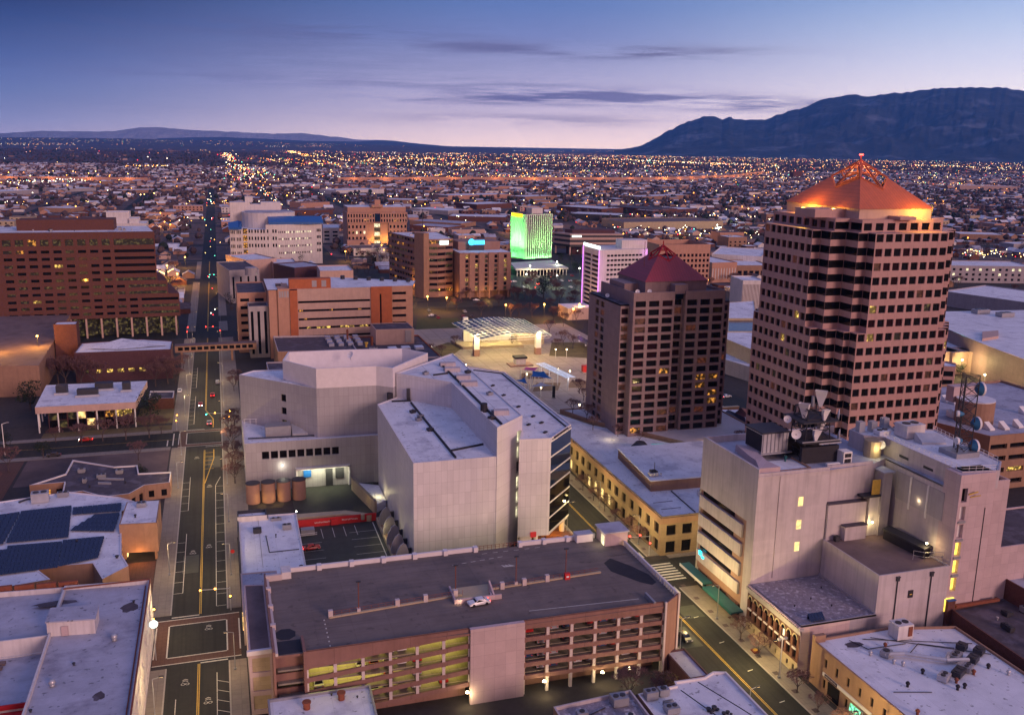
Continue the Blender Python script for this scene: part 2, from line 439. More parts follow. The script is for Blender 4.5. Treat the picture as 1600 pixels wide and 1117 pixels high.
# ---------------------------------------------------------------- rooftop equipment, parts of the building that carries it
def hvac(root, x, y, z, lx=2.4, ly=1.8, h=1.5, ang=0, m='metal_grey', name='air_conditioner'):
    mb = MB().obox(x, y, ang, lx, ly, z+.25, z+h); mb.obox(x, y, ang, lx*.8, ly*.8, z, z+.25)
    o = mb.build(name, m, root)
    f = MB(); k = 2 if lx > 2.2 else 1
    for i in range(k):
        a = (i-(k-1)/2)*lx*.45
        f.cyl(x+a*math.cos(ang), y+a*math.sin(ang), z+h, z+h+.18, min(lx/k, ly)*.36, 10)
    f.build('fan', 'metal_dark', o)
    return o
def vent(root, x, y, z, r=.35, h=.9, m='metal_dark'):
    return MB().cyl(x, y, z, z+h*.7, r*.6, 8).cyl(x, y, z+h*.7, z+h, r, 8).build('roof_vent', m, root)
def pipe(root, pts, z, r=.12, m='metal_dark', name='roof_pipe'):
    mb = MB()
    for a, b in zip(pts, pts[1:]): mb.tube((*a, z+r+.1), (*b, z+r+.1), r, 6)
    return mb.build(name, m, root)
def clutter(root, x0, x1, y0, y1, z, n, seed=1, big=.4):
    rr = random.Random(seed)
    for i in range(n):
        x = rr.uniform(x0, x1); y = rr.uniform(y0, y1)
        if rr.random() < big: hvac(root, x, y, z, rr.uniform(1.6, 3.2), rr.uniform(1.2, 2.2), rr.uniform(1, 1.8), rr.choice((0, PI/2)), rr.choice(('metal_grey', 'white_wall', 'metal_dark')))
        else: vent(root, x, y, z, rr.uniform(.25, .5), rr.uniform(.6, 1.3), rr.choice(('metal_dark', 'galvanised')))
def dish(root, x, y, z, r, az, el=.5, m='dish_white', name='satellite_dish', post=1.0):
    """a parabolic bowl on a post, facing azimuth az (0 = east), raised by el"""
    d = Vector((math.cos(az)*math.cos(el), math.sin(az)*math.cos(el), math.sin(el))); q = d.orthogonal().normalized(); w = d.cross(q)
    c = Vector((x, y, z+post+r*.6)); mb = MB(); n = 14; rings = []
    for k in range(5):
        rr_ = r*k/4; rings.append([tuple(c+q*(rr_*math.cos(2*PI*i/n))+w*(rr_*math.sin(2*PI*i/n))+d*(.3*r*(k/4)**2)) for i in range(n)])
    for k in range(4):
        for i in range(n):
            j = (i+1) % n; mb.p([rings[k][i], rings[k][j], rings[k+1][j], rings[k+1][i]])
    for i in range(n):
        j = (i+1) % n; e = -d*.12; a, b = Vector(rings[4][i]), Vector(rings[4][j]); mb.p([a, b, b+e, a+e])
    o = mb.build(name, m, root, True)
    MB().tube((x, y, z), tuple(c), .09, 6).tube(tuple(c), tuple(c+d*r*.9), .05, 5).build('mast', 'metal_grey', o)
    return o

def point(x, y, z, w, c=(1, .62, .28), r=.25):
    l = bpy.data.lights.new('glow', 'POINT'); l.energy = w; l.color = c; l.shadow_soft_size = r
    o = bpy.data.objects.new('lamp_light', l); col.objects.link(o); o.location = (x, y, z); return o
def spot(x, y, z, w, tgt, ang=1.2, c=(1, .62, .28), r=.2, blend=.8):
    l = bpy.data.lights.new('beam', 'SPOT'); l.energy = w; l.color = c; l.shadow_soft_size = r; l.spot_size = ang; l.spot_blend = blend
    o = bpy.data.objects.new('flood_light', l); col.objects.link(o); o.location = (x, y, z)
    o.rotation_euler = (Vector(tgt)-Vector((x, y, z))).to_track_quat('-Z', 'Y').to_euler(); return o
def arealight(x, y, z, sx, sy, w, c, rot=(0, 0, 0)):
    l = bpy.data.lights.new('panel', 'AREA'); l.shape = 'RECTANGLE'; l.size = sx; l.size_y = sy; l.energy = w; l.color = c
    o = bpy.data.objects.new('ceiling_light', l); col.objects.link(o); o.location = (x, y, z); o.rotation_euler = rot; return o
SKYS, SUNE, HAZE, GAIN, EXPO = 0.9, 2.0, 3.8e-5, 1.0, 0.06
# ================================================================= SETTING: ground, streets, pavements
def sheet(name, poly, z, m, kind='structure'):
    o = MB().p([(*q, z) for q in ccw(poly)]).build(name, m); o['kind'] = kind; return o
def rect(x0, x1, y0, y1): return [(x0, y0), (x1, y0), (x1, y1), (x0, y1)]
def slab(name, rects, z1, m):
    mb = MB()
    for r in rects: mb.box(*r, -.1, z1)
    o = mb.build(name, m); o['kind'] = 'structure'; return o

sheet('ground', rect(-60000, 75000, -3000, 78000), -.10, 'desert')
sheet('city_ground', rect(-900, 1500, -200, 2600), -.04, 'earth')
sheet('downtown_paving', rect(-260, 720, 60, 900), -.015, 'old_asphalt')
def road(name, rects):
    mb = MB()
    for i, r in enumerate(rects): x0, x1, y0, y1 = r; mb.p([(x0, y0, .012), (x1, y0, .012), (x1, y1, .012), (x0, y1, .012)])
    o = mb.build(name, 'asphalt'); o['kind'] = 'structure'; return o
road('road', [(-15, -2, 90, 2900)])
road('road', [(92.8, 107, 90, 335)])
road('road', [(-260, -15, 345, 362)])
road('road', [(107, 230, 197.5, 211.5)])
road('road', [(-2, 400, 545, 562), (-300, -15, 545, 562)])
road('road', [(-2, 520, 596, 612)])
road('road', [(-300, -15, 770, 786), (-2, 600, 770, 786)])
road('road', [(206, 220, 90, 545), (206, 220, 562, 596), (206, 220, 612, 770), (206, 220, 786, 2300)])
road('road', [(93, 107, 612, 770), (93, 107, 786, 2300)])
for yy in (905, 1040, 1180, 1330, 1500, 1700, 1950):
    road('road', [(-700, -15, yy, yy+11), (-2, 93, yy, yy+11), (107, 206, yy, yy+11), (220, 1300, yy, yy+11)])
road('road', [(330, 342, 612, 770), (330, 342, 786, 2300), (470, 482, 612, 770), (-140, -130, 786, 2300), (-270, -260, 786, 2300), (620, 631, 300, 2300), (800, 811, 500, 2300)])

slab('sidewalk', [(-20, -15, 90, 190), (-19.6, -15, 214, 343), (-20.5, -15, 364, 543), (-20, -15, 564, 768), (-19, -15, 788, 903)], .13, 'concrete')
slab('sidewalk', [(-2, 1.0, 214, 256), (-2, 4.7, 256, 343), (-2, 5.5, 343, 543), (-2, 3, 564, 594), (-2, 3, 614, 768), (-2, 1.4, 90, 190)], .13, 'concrete')
slab('sidewalk', [(107, 112.0, 90, 195), (107, 110.4, 214, 330), (90.3, 92.8, 90, 330), (112.3, 206, 211.5, 214)], .13, 'concrete')
slab('kerb', [(-15, -14.7, 90, 190), (-15, -14.7, 214, 343), (-15, -14.7, 364, 543), (-2.3, -2, 214, 543), (-2.3, -2, 90, 190),
              (107-.3, 107, 90, 195), (107-.3, 107, 214, 330), (92.8, 93.1, 90, 330)], .15, 'kerb')
# brick crosswalks round the near junction and the next one
def ringwalk(x0, x1, y0, y1, w):
    o = MB()
    for r in ((x0-w, x0, y0-w, y1+w), (x1, x1+w, y0-w, y1+w), (x0, x1, y0-w, y0), (x0, x1, y1, y1+w)):
        o.p([(r[0], r[2], .020), (r[1], r[2], .020), (r[1], r[3], .020), (r[0], r[3], .020)])
    q = o.build('crosswalk', 'brick_paving'); q['kind'] = 'structure'
    l = MB()
    def ln(a, b, c, d): l.p([(a, c, .028), (b, c, .028), (b, d, .028), (a, d, .028)])
    for e in (0, w-.3):
        ln(x0-w, x1+w, y0-w+e, y0-w+e+.3) if e == 0 else ln(x0, x1, y0-.3, y0)
        ln(x0-w, x1+w, y1+w-.3, y1+w) if e == 0 else ln(x0, x1, y1, y1+.3)
    ln(x0-.3, x0, y0, y1); ln(x1, x1+.3, y0, y1); ln(x0-w, x0-w+.3, y0, y1); ln(x1+w-.3, x1+w, y0, y1)
    q = l.build('crosswalk_line', 'road_white'); q['kind'] = 'structure'
ringwalk(-14.8, -2.6, 194.6, 208.6, 3.0)
ringwalk(-14.6, -2.4, 346.5, 360.5, 3.0)
# painted lines
ml = MB(); my = MB()
def wl(x0, x1, y0, y1, b=None): (b or ml).p([(x0, y0, .030), (x1, y0, .030), (x1, y1, .030), (x0, y1, .030)])
for a, b in ((90, 190.5), (213, 338), (366, 470), (478, 543), (564, 768), (788, 903)):
    x = -8.3
    if a == 366:
        wl(-8.5, -8.35, 392, 543, my); wl(-8.15, -8.0, 392, 543, my)
    elif a == 478: continue
    else:
        wl(x-.25, x-.08, a, b, my); wl(x+.08, x+.25, a, b, my)
my.p([(-8.5, 392, .03), (-8.2, 392, .03), (-5.2, 378, .03), (-5.5, 378, .03)]); wl(-5.5, -5.2, 366, 378, my)
my.p([(-8.1, 303, .03), (-7.8, 303, .03), (-5.0, 328, .03), (-5.3, 328, .03)]); wl(-5.3, -5.0, 328, 338, my)
for k in range(5): wl(-8.1, -5.2-.0*k, 317+4.4*k, 317.25+4.4*k, my)
# parking stalls along the kerbs
for y0, y1 in ((225, 262), (280, 310), (372, 415), (430, 470), (110, 178)):
    wl(-12.6, -12.45, y0, y1)
    k = y0
    while k <= y1+.1: wl(-15, -12.5, k-.07, k+.07); k += 6.2
for y0, y1 in ((216, 300), (100, 186)):
    wl(-4.75, -4.6, y0, y1)
    k = y0
    while k <= y1: wl(-4.6, -2.3, k-.06, k+.06) if y0 > 200 else ml.p([(-4.6, k, .03), (-4.6, k+.16, .03), (-2.3, k-1.2, .03), (-2.3, k-1.36, .03)]); k += 6.4 if y0 > 200 else 3.6
ml.p([(-4.75, 300, .03), (-4.6, 300, .03), (-3.0, 308, .03), (-3.2, 308, .03)])
wl(-14.6, -8.5, 212.4, 212.8); wl(-8, -2.4, 190.6, 191.0); wl(-14.6, -8.5, 364.2, 364.6); wl(-8.0, -2.4, 341.8, 342.2)
# bike symbols and chevrons on the lanes, simplified to the painted shapes
for x, y in ((-6.4, 176), (-10.9, 184), (-6.4, 206), (-6.5, 300), (-10.8, 330), (-10.6, 249), (-6.5, 252)):
    for k in (0, .55): ml.p([(x-.55, y+k, .03), (x, y+.4+k, .03), (x, y+.6+k, .03), (x-.55, y+.2+k, .03)]); ml.p([(x, y+.4+k, .03), (x+.55, y+k, .03), (x+.55, y+.2+k, .03), (x, y+.6+k, .03)])
    for s in (-.42, .42):
        n = 10; c = (x+s, y-.8)
        for i in range(n):
            t0, t1 = 2*PI*i/n, 2*PI*(i+1)/n
            ml.p([(c[0]+.3*math.cos(t0), c[1]+.3*math.sin(t0), .03), (c[0]+.3*math.cos(t1), c[1]+.3*math.sin(t1), .03), (c[0]+.42*math.cos(t1), c[1]+.42*math.sin(t1), .03), (c[0]+.42*math.cos(t0), c[1]+.42*math.sin(t0), .03)])
# 4th street: double yellow, crossing bars
wl(99.8, 99.95, 90, 195, my); wl(100.15, 100.3, 90, 195, my); wl(99.8, 99.95, 214, 330, my); wl(100.15, 100.3, 214, 330, my)
for i in range(7): wl(94.4+i*1.8, 95.2+i*1.8, 213.6, 217.2)
for i in range(7): wl(94.4+i*1.8, 95.2+i*1.8, 192.5, 196.0)
wl(114, 230, 204.3, 204.45, my)
for i in range(7): wl(105.2, 111.2, 199.4+i*1.5, 200.1+i*1.5)
# cross street west
wl(-120, -18, 353.4, 353.55, my); wl(-19.6, -19.2, 346, 361); wl(-21.5, -21.1, 346, 353)
for y in range(120, 190, 12): ml.p([(103, y, .03), (104.4, y+.3, .03), (104.4, y+.5, .03), (103, y+.25, .03)])
struct(ml.build('road_line', 'road_white')); struct(my.build('road_line', 'road_yellow'))
# darker patches of repaired asphalt
mb = MB()
for x0, x1, y0, y1 in ((94, 99, 168, 177), (101, 106, 180, 186), (-13, -9, 236, 247), (-7, -3, 318, 330), (94, 98, 126, 140)):
    mb.p([(x0, y0, .022), (x1, y0, .022), (x1, y1, .022), (x0, y1, .022)])
struct(mb.build('asphalt_patch', 'lot_asphalt'))
sheet('lawn', rect(-66, -20.5, 366, 373), .02, 'lawn_dry'); sheet('lawn', rect(-34, -20.6, 376, 402), .02, 'lawn_dry')
sheet('lawn', rect(-66, -20.2, 314, 343), .02, 'earth')
sheet('forecourt', rect(-30, -19.7, 226, 246), .03, 'brick_paving')
slab('sidewalk', [(-120, -20, 362.5, 366), (-120, -20, 341, 344.5)], .12, 'concrete')

# ================================================================= WHITE CORNER BUILDING (near, west of the street)
t = thing('corner_building', 'white corner building with red roof trim and grey blue roof beside the junction', 'building', (-34, 180, 0))
w = Win(t)
def pk(c, r): return 'glass_dark'
L_ = 61
bld('', '', [(-35.5, 148), (-18, 148), (-18, 205.5), (-35.5, 207.2)], 12.6, 'white_wall', 'blue_grey_roof', {
    'E': dict(cols=lambda L: cols_n(13, 2.3, L), rows=[(.8, 4.2), (5.6, 7.6), (8.9, 11.2)], d=.35, pick=lit_pick(.02, ('lit_yellow',), seed=3, dim=.1)),
    'S': dict(cols=lambda L: cols_n(5, 2.2, L), rows=[(5.6, 7.6), (8.9, 11.2)])}, par=.9, root=t, win=w)
MB().box(-18.16, -17.86, 148, 205.4, 13.5, 13.72).box(-35.5, -18.16, 147.9, 148.2, 13.5, 13.72).box(-35.5, -18.16, 205.3, 205.6, 13.5, 13.72).build('roof_trim', 'rust', t)
bld('', '', [(-75, 186), (-35.5, 186), (-35.5, 207.4), (-75, 211)], 12.0, 'white_wall', 'blue_grey_roof', par=1.1, root=t, win=w)
o = MB()
for i in range(9):
    x = -72+i*4.4; o.box(x, x+3.8, 208.0-(x+36)*.09, 208.7-(x+36)*.09, 12.3, 13.9)
o.build('roof_railing', 'rust', t)
bld('', '', [(-75, 140), (-43, 140), (-43, 166.5), (-75, 166.5)], 13.2, 'white_wall', 'blue_grey_roof', par=.8, root=t, win=w)
bld('', '', [(-75, 166.5), (-36, 166.5), (-36, 186), (-75, 186)], 9.5, 'white_wall', 'blue_grey_roof', par=.3, root=t, win=w)
MB().box(-43, -35.6, 160, 166.4, 2, 9.4).build('infill', 'red_trim', t)
MB().box(-43.5, -36.2, 166.3, 166.6, 9.9, 10.8).build('roof_trim', 'red_trim', t)
MB().box(-43.2, -42.9, 140, 166.5, 14, 14.2).box(-75, -43.2, 166.35, 166.6, 14, 14.2).build('roof_trim', 'red_trim', t)
# skylight strips
o = MB()
for i in range(10): o.box(-47+.25*i, -45.2+.25*i, 168+i*1.65, 169.2+i*1.65, 9.6, 10.0)
o.build('skylight', 'brown_roof', t); o = MB()
for i in range(7): o.box(-63+i*2.4, -61.2+i*2.4, 183.2, 184.6, 9.6, 10.0)
o.build('skylight', 'brown_roof', t)
hut = MB().prism([(-35.8, 186.5), (-27.0, 185.4), (-26.9, 191.2), (-35.7, 192.2)], 12.6, 15.6).build('roof_hut', 'white_wall', t)
MB().prism([(-36.0, 186.3), (-26.8, 185.2), (-26.7, 191.4), (-35.9, 192.4)], 15.6, 15.85).build('roof_edge', 'blue_grey_roof', hut)
MB().box(-33.2, -31.9, 185.78, 185.95, 12.7, 14.7).build('door', 'garage_pink', hut)
for x, y, z in ((-23.2, 181.5, 12.6), (-32.2, 167.5, 12.6), (-50.5, 171.3, 9.5), (-49.5, 163.0, 13.2)):
    MB().cyl(x, y, z, z+.5, .45, 10).ball((x, y, z+.8), .62, 10, 6).build('turbine_vent', 'galvanised', t, True)
for x, y in ((-47.6, 167.6), (-29.5, 174), (-20.8, 197), (-34.5, 160)): vent(t, x, y, 12.6 if x > -36 else 9.5, .3, .5)
pipe(t, [(-18.9, 150), (-18.9, 204)], 12.6, .12, 'rust', 'gutter')
for x, y, a, b in ((-21.5, 195, 1.7, 2.1), (-24, 162, 1.0, 1.4), (-36.5, 201, 4.2, 1.1), (-24.5, 152, .7, .6)):
    n = 14; MB().p([(x+a*math.cos(2*PI*i/n)*(1+.15*math.sin(3*i)), y+b*math.sin(2*PI*i/n)*(1+.2*math.cos(2*i)), 12.612) for i in range(n)]).build('water_stain', 'dark_roof', t)
w.done()

# ================================================================= SOLAR ROOF BUILDING
t = thing('solar_roof_building', 'tan walled building under snowy roof with two long blue solar arrays', 'building', (-45, 250, 0))
w = Win(t)
P = [G(*p, 8.0) for p in ((-120, 802), (108, 769), (185, 777), (217, 786), (190, 800), (190, 867), (201, 885), (160, 906), (145, 881), (55, 888), (79, 906), (-60, 930))]
bld('', '', P, 8.0, 'tan_wall', 'snow_roof', {6: dict(cols=lambda L: cols_n(3, (L-.8)/3-.2, L, .3), rows=[(.6, 4.6)], pick=lambda c, r: 'lit_dim'),
                                              3: dict(cols=lambda L: [(1, L-1)], rows=[(.5, 3.2)], pick=lambda c, r: 'glass_dark')}, par=.25, cap='white_parapet', root=t, win=w)
def solar(root, quad, z0, nx, ny, tilt=.5):
    """rows of tilted panels laid inside a plan quad (A,B along the front, D,C along the back)"""
    A, B, C, D = [Vector(q) for q in quad]; mb = MB()
    for j in range(ny):
        for i in range(nx):
            def P_(u, v): a = A.lerp(B, u); d = D.lerp(C, u); q = a.lerp(d, v); return q
            u0, u1, v0, v1 = (i+.03)/nx, (i+.97)/nx, (j+.06)/ny, (j+.94)/ny
            a, b, c, d = P_(u0, v0), P_(u1, v0), P_(u1, v1), P_(u0, v1)
            mb.p([(a.x, a.y, z0+.35), (b.x, b.y, z0+.35), (c.x, c.y, z0+.35+tilt), (d.x, d.y, z0+.35+tilt)])
            mb.p([(d.x, d.y, z0), (c.x, c.y, z0), (c.x, c.y, z0+.35+tilt), (d.x, d.y, z0+.35+tilt)])
    o = mb.build('solar_panel', 'solar_blue', root); return o
g = lambda x, y: G(x, y, 8.6)
solar(t, [g(-30, 855), g(5, 848), g(31, 800), g(-12, 806)], 8.0, 4, 8)
solar(t, [g(9, 847), g(107, 838), g(112, 790), g(33, 799)], 8.0, 14, 8)
solar(t, [g(108, 828), g(178, 829), g(187, 801), g(148, 804)], 8.0, 9, 4)
solar(t, [g(113, 803), g(188, 797), g(190, 786), g(114, 793)], 8.0, 10, 2)
solar(t, [g(-40, 905), g(-3, 898), g(14, 858), g(-25, 862)], 8.0, 4, 6)
solar(t, [g(-2, 897), g(90, 885), g(97, 846), g(12, 853)], 8.0, 13, 6)
solar(t, [g(91, 884), g(153, 870), g(163, 838), g(98, 844)], 8.0, 9, 5)
# box volume lifted over the entrance
b = [(-28.2, 247.2), (-18.9, 246.0), (-18.9, 262.6), (-27.6, 263.4)]
o = MB().prism(b, 2.6, 10.6).build('entrance_volume', 'tan_wall', t)
MB().p([(*q, 10.62) for q in inset(ccw(b), .3)]).build('roof', 'snow_roof', o)
hvac(o, -23.5, 259, 10.6, 2.4, 2.2, 1.2); vent(o, -24.5, 251, 10.6)
MB().box(-28.0, -27.2, 249, 262, 0, 2.6).box(-20, -19.4, 247, 248, 0, 2.6).build('column', 'tan_wall', t)
MB().box(-27.1, -26.9, 250, 258, .2, 2.5).build('lit_entrance', 'lit_shop', t)
hvac(t, -51.5, 277, 8, 4.5, 3, 2.8, .1, 'galvanised'); hvac(t, -46, 279.5, 8, 3, 1.6, 1.4); pipe(t, [(-57, 277), (-55, 279), (-53, 279)], 8, .25)
vent(t, -38, 244, 8); vent(t, -27.5, 232, 8, .5, .6); vent(t, -59, 262, 8)
w.done()
point(-24, 244.5, 2.4, 500, (1, .42, .10)); point(-30.5, 254, 3, 220, (1, .45, .12))
point(-52, 292, 3.2, 160, (1, .42, .08)); point(-39.5, 284.2, 3.0, 320, (1, .45, .10))

# ================================================================= LOW STAR SHAPED BUILDING
t = thing('star_plan_building', 'low dark roofed building with zigzag white parapet between court and cross street', 'building', (-38, 300, 0))
w = Win(t)
P = [G(*p, 5) for p in ((52, 752), (61, 727), (84, 747), (113, 733), (121, 717), (175, 731), (213, 728), (216, 742), (272, 743), (268, 757), (240, 757), (218, 771), (185, 776), (162, 766), (122, 768), (106, 752), (96, 757), (82, 746))]
P = [(-58.5, 300.5), (-49.6, 308.8), (-49.2, 322.5), (-35.6, 312.2), (-28.6, 311.8), (-27.6, 303.5), (-17.9, 302.5), (-17.9, 292.5), (-25.2, 291.8), (-29, 285.4), (-36, 284.6), (-42.5, 291.2), (-48, 290.6), (-48.8, 300.8)]
bld('', '', P, 4.6, 'tan_wall', 'dark_roof', {'S': dict(cols=lambda L: cols_n(max(1, int(L/3.2)), 1.6, L), rows=[(.9, 3.0)], pick=lit_pick(.3, ('lit_amber',), seed=5)),
                                            'E': dict(cols=lambda L: cols_n(2, 2.0, L), rows=[(.5, 3.0)])}, par=.45, cap='white_parapet', root=t, win=w)
for x, y, lx in ((-45, 310, 2.2), (-38.5, 303, 2.6), (-33.5, 306, 2.2), (-43, 300, 1.2)): hvac(t, x, y, 4.6, lx, 1.6, 1.3)
MB().obox(-35.5, 300.5, -.35, 8, .4, 4.6, 5.2).obox(-37, 297, -.35, 4, .4, 4.6, 5.2).build('roof_duct', 'galvanised', t)
vent(t, -41, 295, 4.6); vent(t, -31, 296, 4.6)
w.done()
MB().box(-24.5, -19.5, 282, 287, .13, 2.2).build('box', 'tan_wall') if False else None

# ================================================================= WHITE ROOFED PAVILION
t = thing('pavilion', 'white roofed pavilion on slim columns with glowing glass walls across the lawn', 'building', (-50, 390, 0))
P = [(-68.2, 373.6), (-33.2, 372.6), (-31.0, 406), (-69.5, 408)]
mb = MB().prism(P, 7.6, 10.2, top=False); mb.build('roof_fascia', 'pale_stucco', t)
MB().p([(*q, 10.22) for q in ccw(P)]).build('roof', 'snow_roof', t)
for i in range(6):
    MB().cyl(-67.5+i*6.75, 374.0, 0, 7.6, .28, 8).build('column', 'white_paint', t)
for i in range(4): MB().cyl(-68.6+i*-.3, 382+i*8, 0, 7.6, .28, 8).build('column', 'white_paint', t)
w = Win(t); mb = MB()
wallgrid(mb, w, (-65, 379), (-35, 378.5), 0, 7.6, cols_n(9, 2.9, 30, .3), [(.3, 3.2), (3.4, 7.2)], .15,
         lambda c, r: {(3, 1): 'lit_shop', (4, 0): 'lit_shop', (6, 1): 'lit_amber', (7, 1): 'lit_yellow', (8, 1): 'lit_yellow', (2, 1): 'lit_dim', (1, 0): 'lit_dim', (5, 0): 'lit_dim', (0, 1): 'lit_dim'}.get((c, r), 'glass_dark'))
wallgrid(mb, w, (-65, 404), (-65, 379), 0, 7.6, cols_n(6, 3.4, 25, .3), [(.3, 7.2)], .15, lambda c, r: 'glass_dark')
wallgrid(mb, w, (-35, 378.5), (-35, 404), 0, 7.6, cols_n(6, 3.4, 25, .3), [(.3, 7.2)], .15, lambda c, r: 'lit_dim')
mb.build('wall', 'dark_brick', t); w.done()
for x, y, lx, ly, h in ((-61.5, 393, 4, 4, 3.2), (-51.5, 387, 7.5, 3, 2.6), (-46.5, 396, 6.5, 4, 2.6), (-37.8, 392, 3, 3.5, 3.2)):
    MB().box(x-lx/2, x+lx/2, y-ly/2, y+ly/2, 10.4, 10.4+h).build('air_handler', 'metal_dark', t)
    MB().box(x-lx/2-.6, x+lx/2+.6, y-ly/2-1.1, y-ly/2-.2, 10.25, 11).build('duct', 'galvanised', t)
point(-40, 380.5, 5.5, 220, (1, .68, .2)); point(-53, 381, 3, 120, (1, .68, .25)); point(-46, 383, 5.5, 120, (1, .6, .18))
# low brick entrance behind the pavilion
bld('brick_entrance_block', 'low brick block with white parapet between pavilion and street', [(-30.5, 398), (-20.8, 397), (-20.8, 409), (-30.5, 411)], 4.0, 'brown_brick', 'dark_roof', par=.6, cap='white_parapet')

# ================================================================= DARK BRICK HALL, AUDITORIUM, BROWN TOWER
t = thing('dark_brick_hall', 'dark windowless brick hall with snowy roof edge and one row of glowing windows', 'building', (-44, 457, 0)); w = Win(t)
bld('', '', [(-64.5, 452), (-23.2, 450.5), (-23.2, 470), (-38, 478), (-64, 474)], 13.6, 'dark_brick', 'snow_roof', {
    'S': dict(cols=lambda L: [(4+i*4.6, 4+i*4.6+(2.6 if i else 1.4)) for i in range(6)], rows=[(4.2, 5.8)], pick=lambda c, r: 'lit_dim' if c < 1 else 'lit_yellow')}, par=.3, root=t, win=w)
o = MB(); zr = 14.0
o.p([(-60, 460, zr), (-46, 455, zr), (-46, 472, zr+1.8)]); o.p([(-46, 455, zr), (-25, 460, zr), (-46, 472, zr+1.8)]); o.p([(-25, 460, zr), (-40, 476, zr), (-46, 472, zr+1.8)])
o.build('roof_ridge', 'snow_roof', t); w.done()
t = thing('auditorium', 'brown windowless auditorium with sloping roof under an orange lamp', 'building', (-86, 455, 0))
P = [(-118, 437), (-75.5, 430.5), (-78, 545), (-118, 548)]
MB().prism(P, 0, [13.6, 13.6, 15.5, 15.5], top=False).build('wall', 'tan_wall', t)
MB().p([(P[0][0], P[0][1], 13.62), (P[1][0], P[1][1], 13.62), (P[2][0], P[2][1], 15.52), (P[3][0], P[3][1], 15.52)]).build('roof', 'brown_roof', t)
bld('stair_tower', 'square brown stair tower with snowy cap between auditorium and dark hall', [(-76, 478), (-66, 477), (-66, 486), (-76, 487)], 22, 'brown_brick', 'snow_roof', par=.5)
l = thing('roof_lamp', 'strong orange lamp on a post at the back of the auditorium roof', 'lamp post', (*G(58, 526, 19), 15)); x, y = G(58, 526, 19); MB().tube((x, y, 15), (x, y, 19), .12, 6).build('pole', 'metal_dark', l); MB().ball((x, y, 19.3), .5, 8, 5).build('globe', 'lamp_sodium', l)
point(x, y-1.5, 20.3, 9000, (1, .45, .07), .5); point(x-14, y-10, 21, 9000, (1, .45, .07), .5); point(x-8, y-34, 23, 2500, (1, .45, .07), .5)
sheet('brick_court', [(-112, 296), (-67, 296), (-67, 340), (-112, 340)], .035, 'brick_paving')

t = thing('brown_office_tower', 'broad brown office slab of small windows stepping down towards the street', 'building', (-80, 575, 0)); w = Win(t)
X0, YF = -118, 556
rows = rows_n(12, 13.2, 3.72, 1.55)
glow = {}
rr = random.Random(5)
def gp(c, r):
    t_ = rr.random()
    if r in (0, 1) and t_ < .35: return 'lit_dim'
    if t_ < .05: return 'lit_amber' if r > 3 else 'lit_yellow'
    if r == 5: return 'lit_dim'
    if t_ < .25 and c < 6: return 'lit_dim'
    if t_ < .30: return 'lit_dim_red'
    return 'glass_dark'
mb = MB()
# front: regular windows then a ribbon towards the stepped end
def brow(z, h, xr, nr):
    L = xr-X0; us = [(8.5+i*6.1, 8.5+i*6.1+4.1) for i in range(nr)]
    us.append((8.5+nr*6.1, L-.6)); return us
xs = [(-22.4, 6.0, 23.9, 10.9), (-28.2, 23.9, 31.4, 9.9), (-33.4, 31.4, 58.5, 9)]
def seg(xr, z0, z1, nr, rws):
    L = xr-X0; wallgrid(mb, w, (X0, YF), (xr, YF), z0, z1, brow(0, 0, xr, nr), rws, .5, gp)
seg(-22.4, 11.0, 24.0, 11, rows_n(3, 12.9, 3.72, 1.5)); seg(-28.2, 24.0, 31.4, 10, rows_n(2, 24.2, 3.72, 1.5)); seg(-33.4, 31.4, 58.6, 9, [(31.8+i*3.9, 33.4+i*3.9) for i in range(5)]+[(51.4, 54.8)])
L = -33.4-X0

for (xr, z0, z1) in ((-22.4, 11, 24), (-28.2, 24, 31.4), (-33.4, 31.4, 58.6)):
    mb.p([(xr, YF, z0), (xr-6, YF+38, z0), (xr-6, YF+38, z1), (xr, YF, z1)]); mb.p([(xr, YF, z1), (X0, YF, z1), (X0, YF+38, z1), (xr-6, YF+38, z1)])
mb.p([(X0, YF, 0), (X0, YF+38, 0), (X0, YF+38, 58.6), (X0, YF, 58.6)]); mb.p([(X0, YF+38, 0), (-39.4, YF+38, 0), (-39.4, YF+38, 58.6), (X0, YF+38, 58.6)])
mb.p([(X0, YF, 11), (-22.4, YF, 11), (-28.4, YF+38, 11), (X0, YF+38, 11)])
mb.build('wall', 'brown_brick', t)
MB().p([(X0+.5, YF+.5, 58.7), (-33.9, YF+.5, 58.7), (-39.5, YF+37, 58.7), (X0+.5, YF+37, 58.7)]).build('roof', 'snow_roof', t)
MB().box(-104, -55, YF+12, YF+28, 58.7, 64.5).build('penthouse', 'brown_brick', t)
w.add((-80, YF+6), (1, 0), 56, .5, 10.5, 'lit_dim')
for i in range(8): MB().box(-80+i*7.8, -79.1+i*7.8, YF+.2, YF+1.2, 0, 11).build('column', 'pale_stucco', t)
MB().box(-95, -80.2, YF+.2, YF+8, 0, 11).build('stair_core', 'brown_brick', t)
for i in range(3): MB().box(-22.3, -21.2, YF+2+.1, YF+5, 12.9+i*3.72, 14.4+i*3.72).build('balcony_light', 'lamp_white', t) if False else None
w.done()
clutter(t, -100, -40, YF+4, YF+10, 58.7, 7, 4)
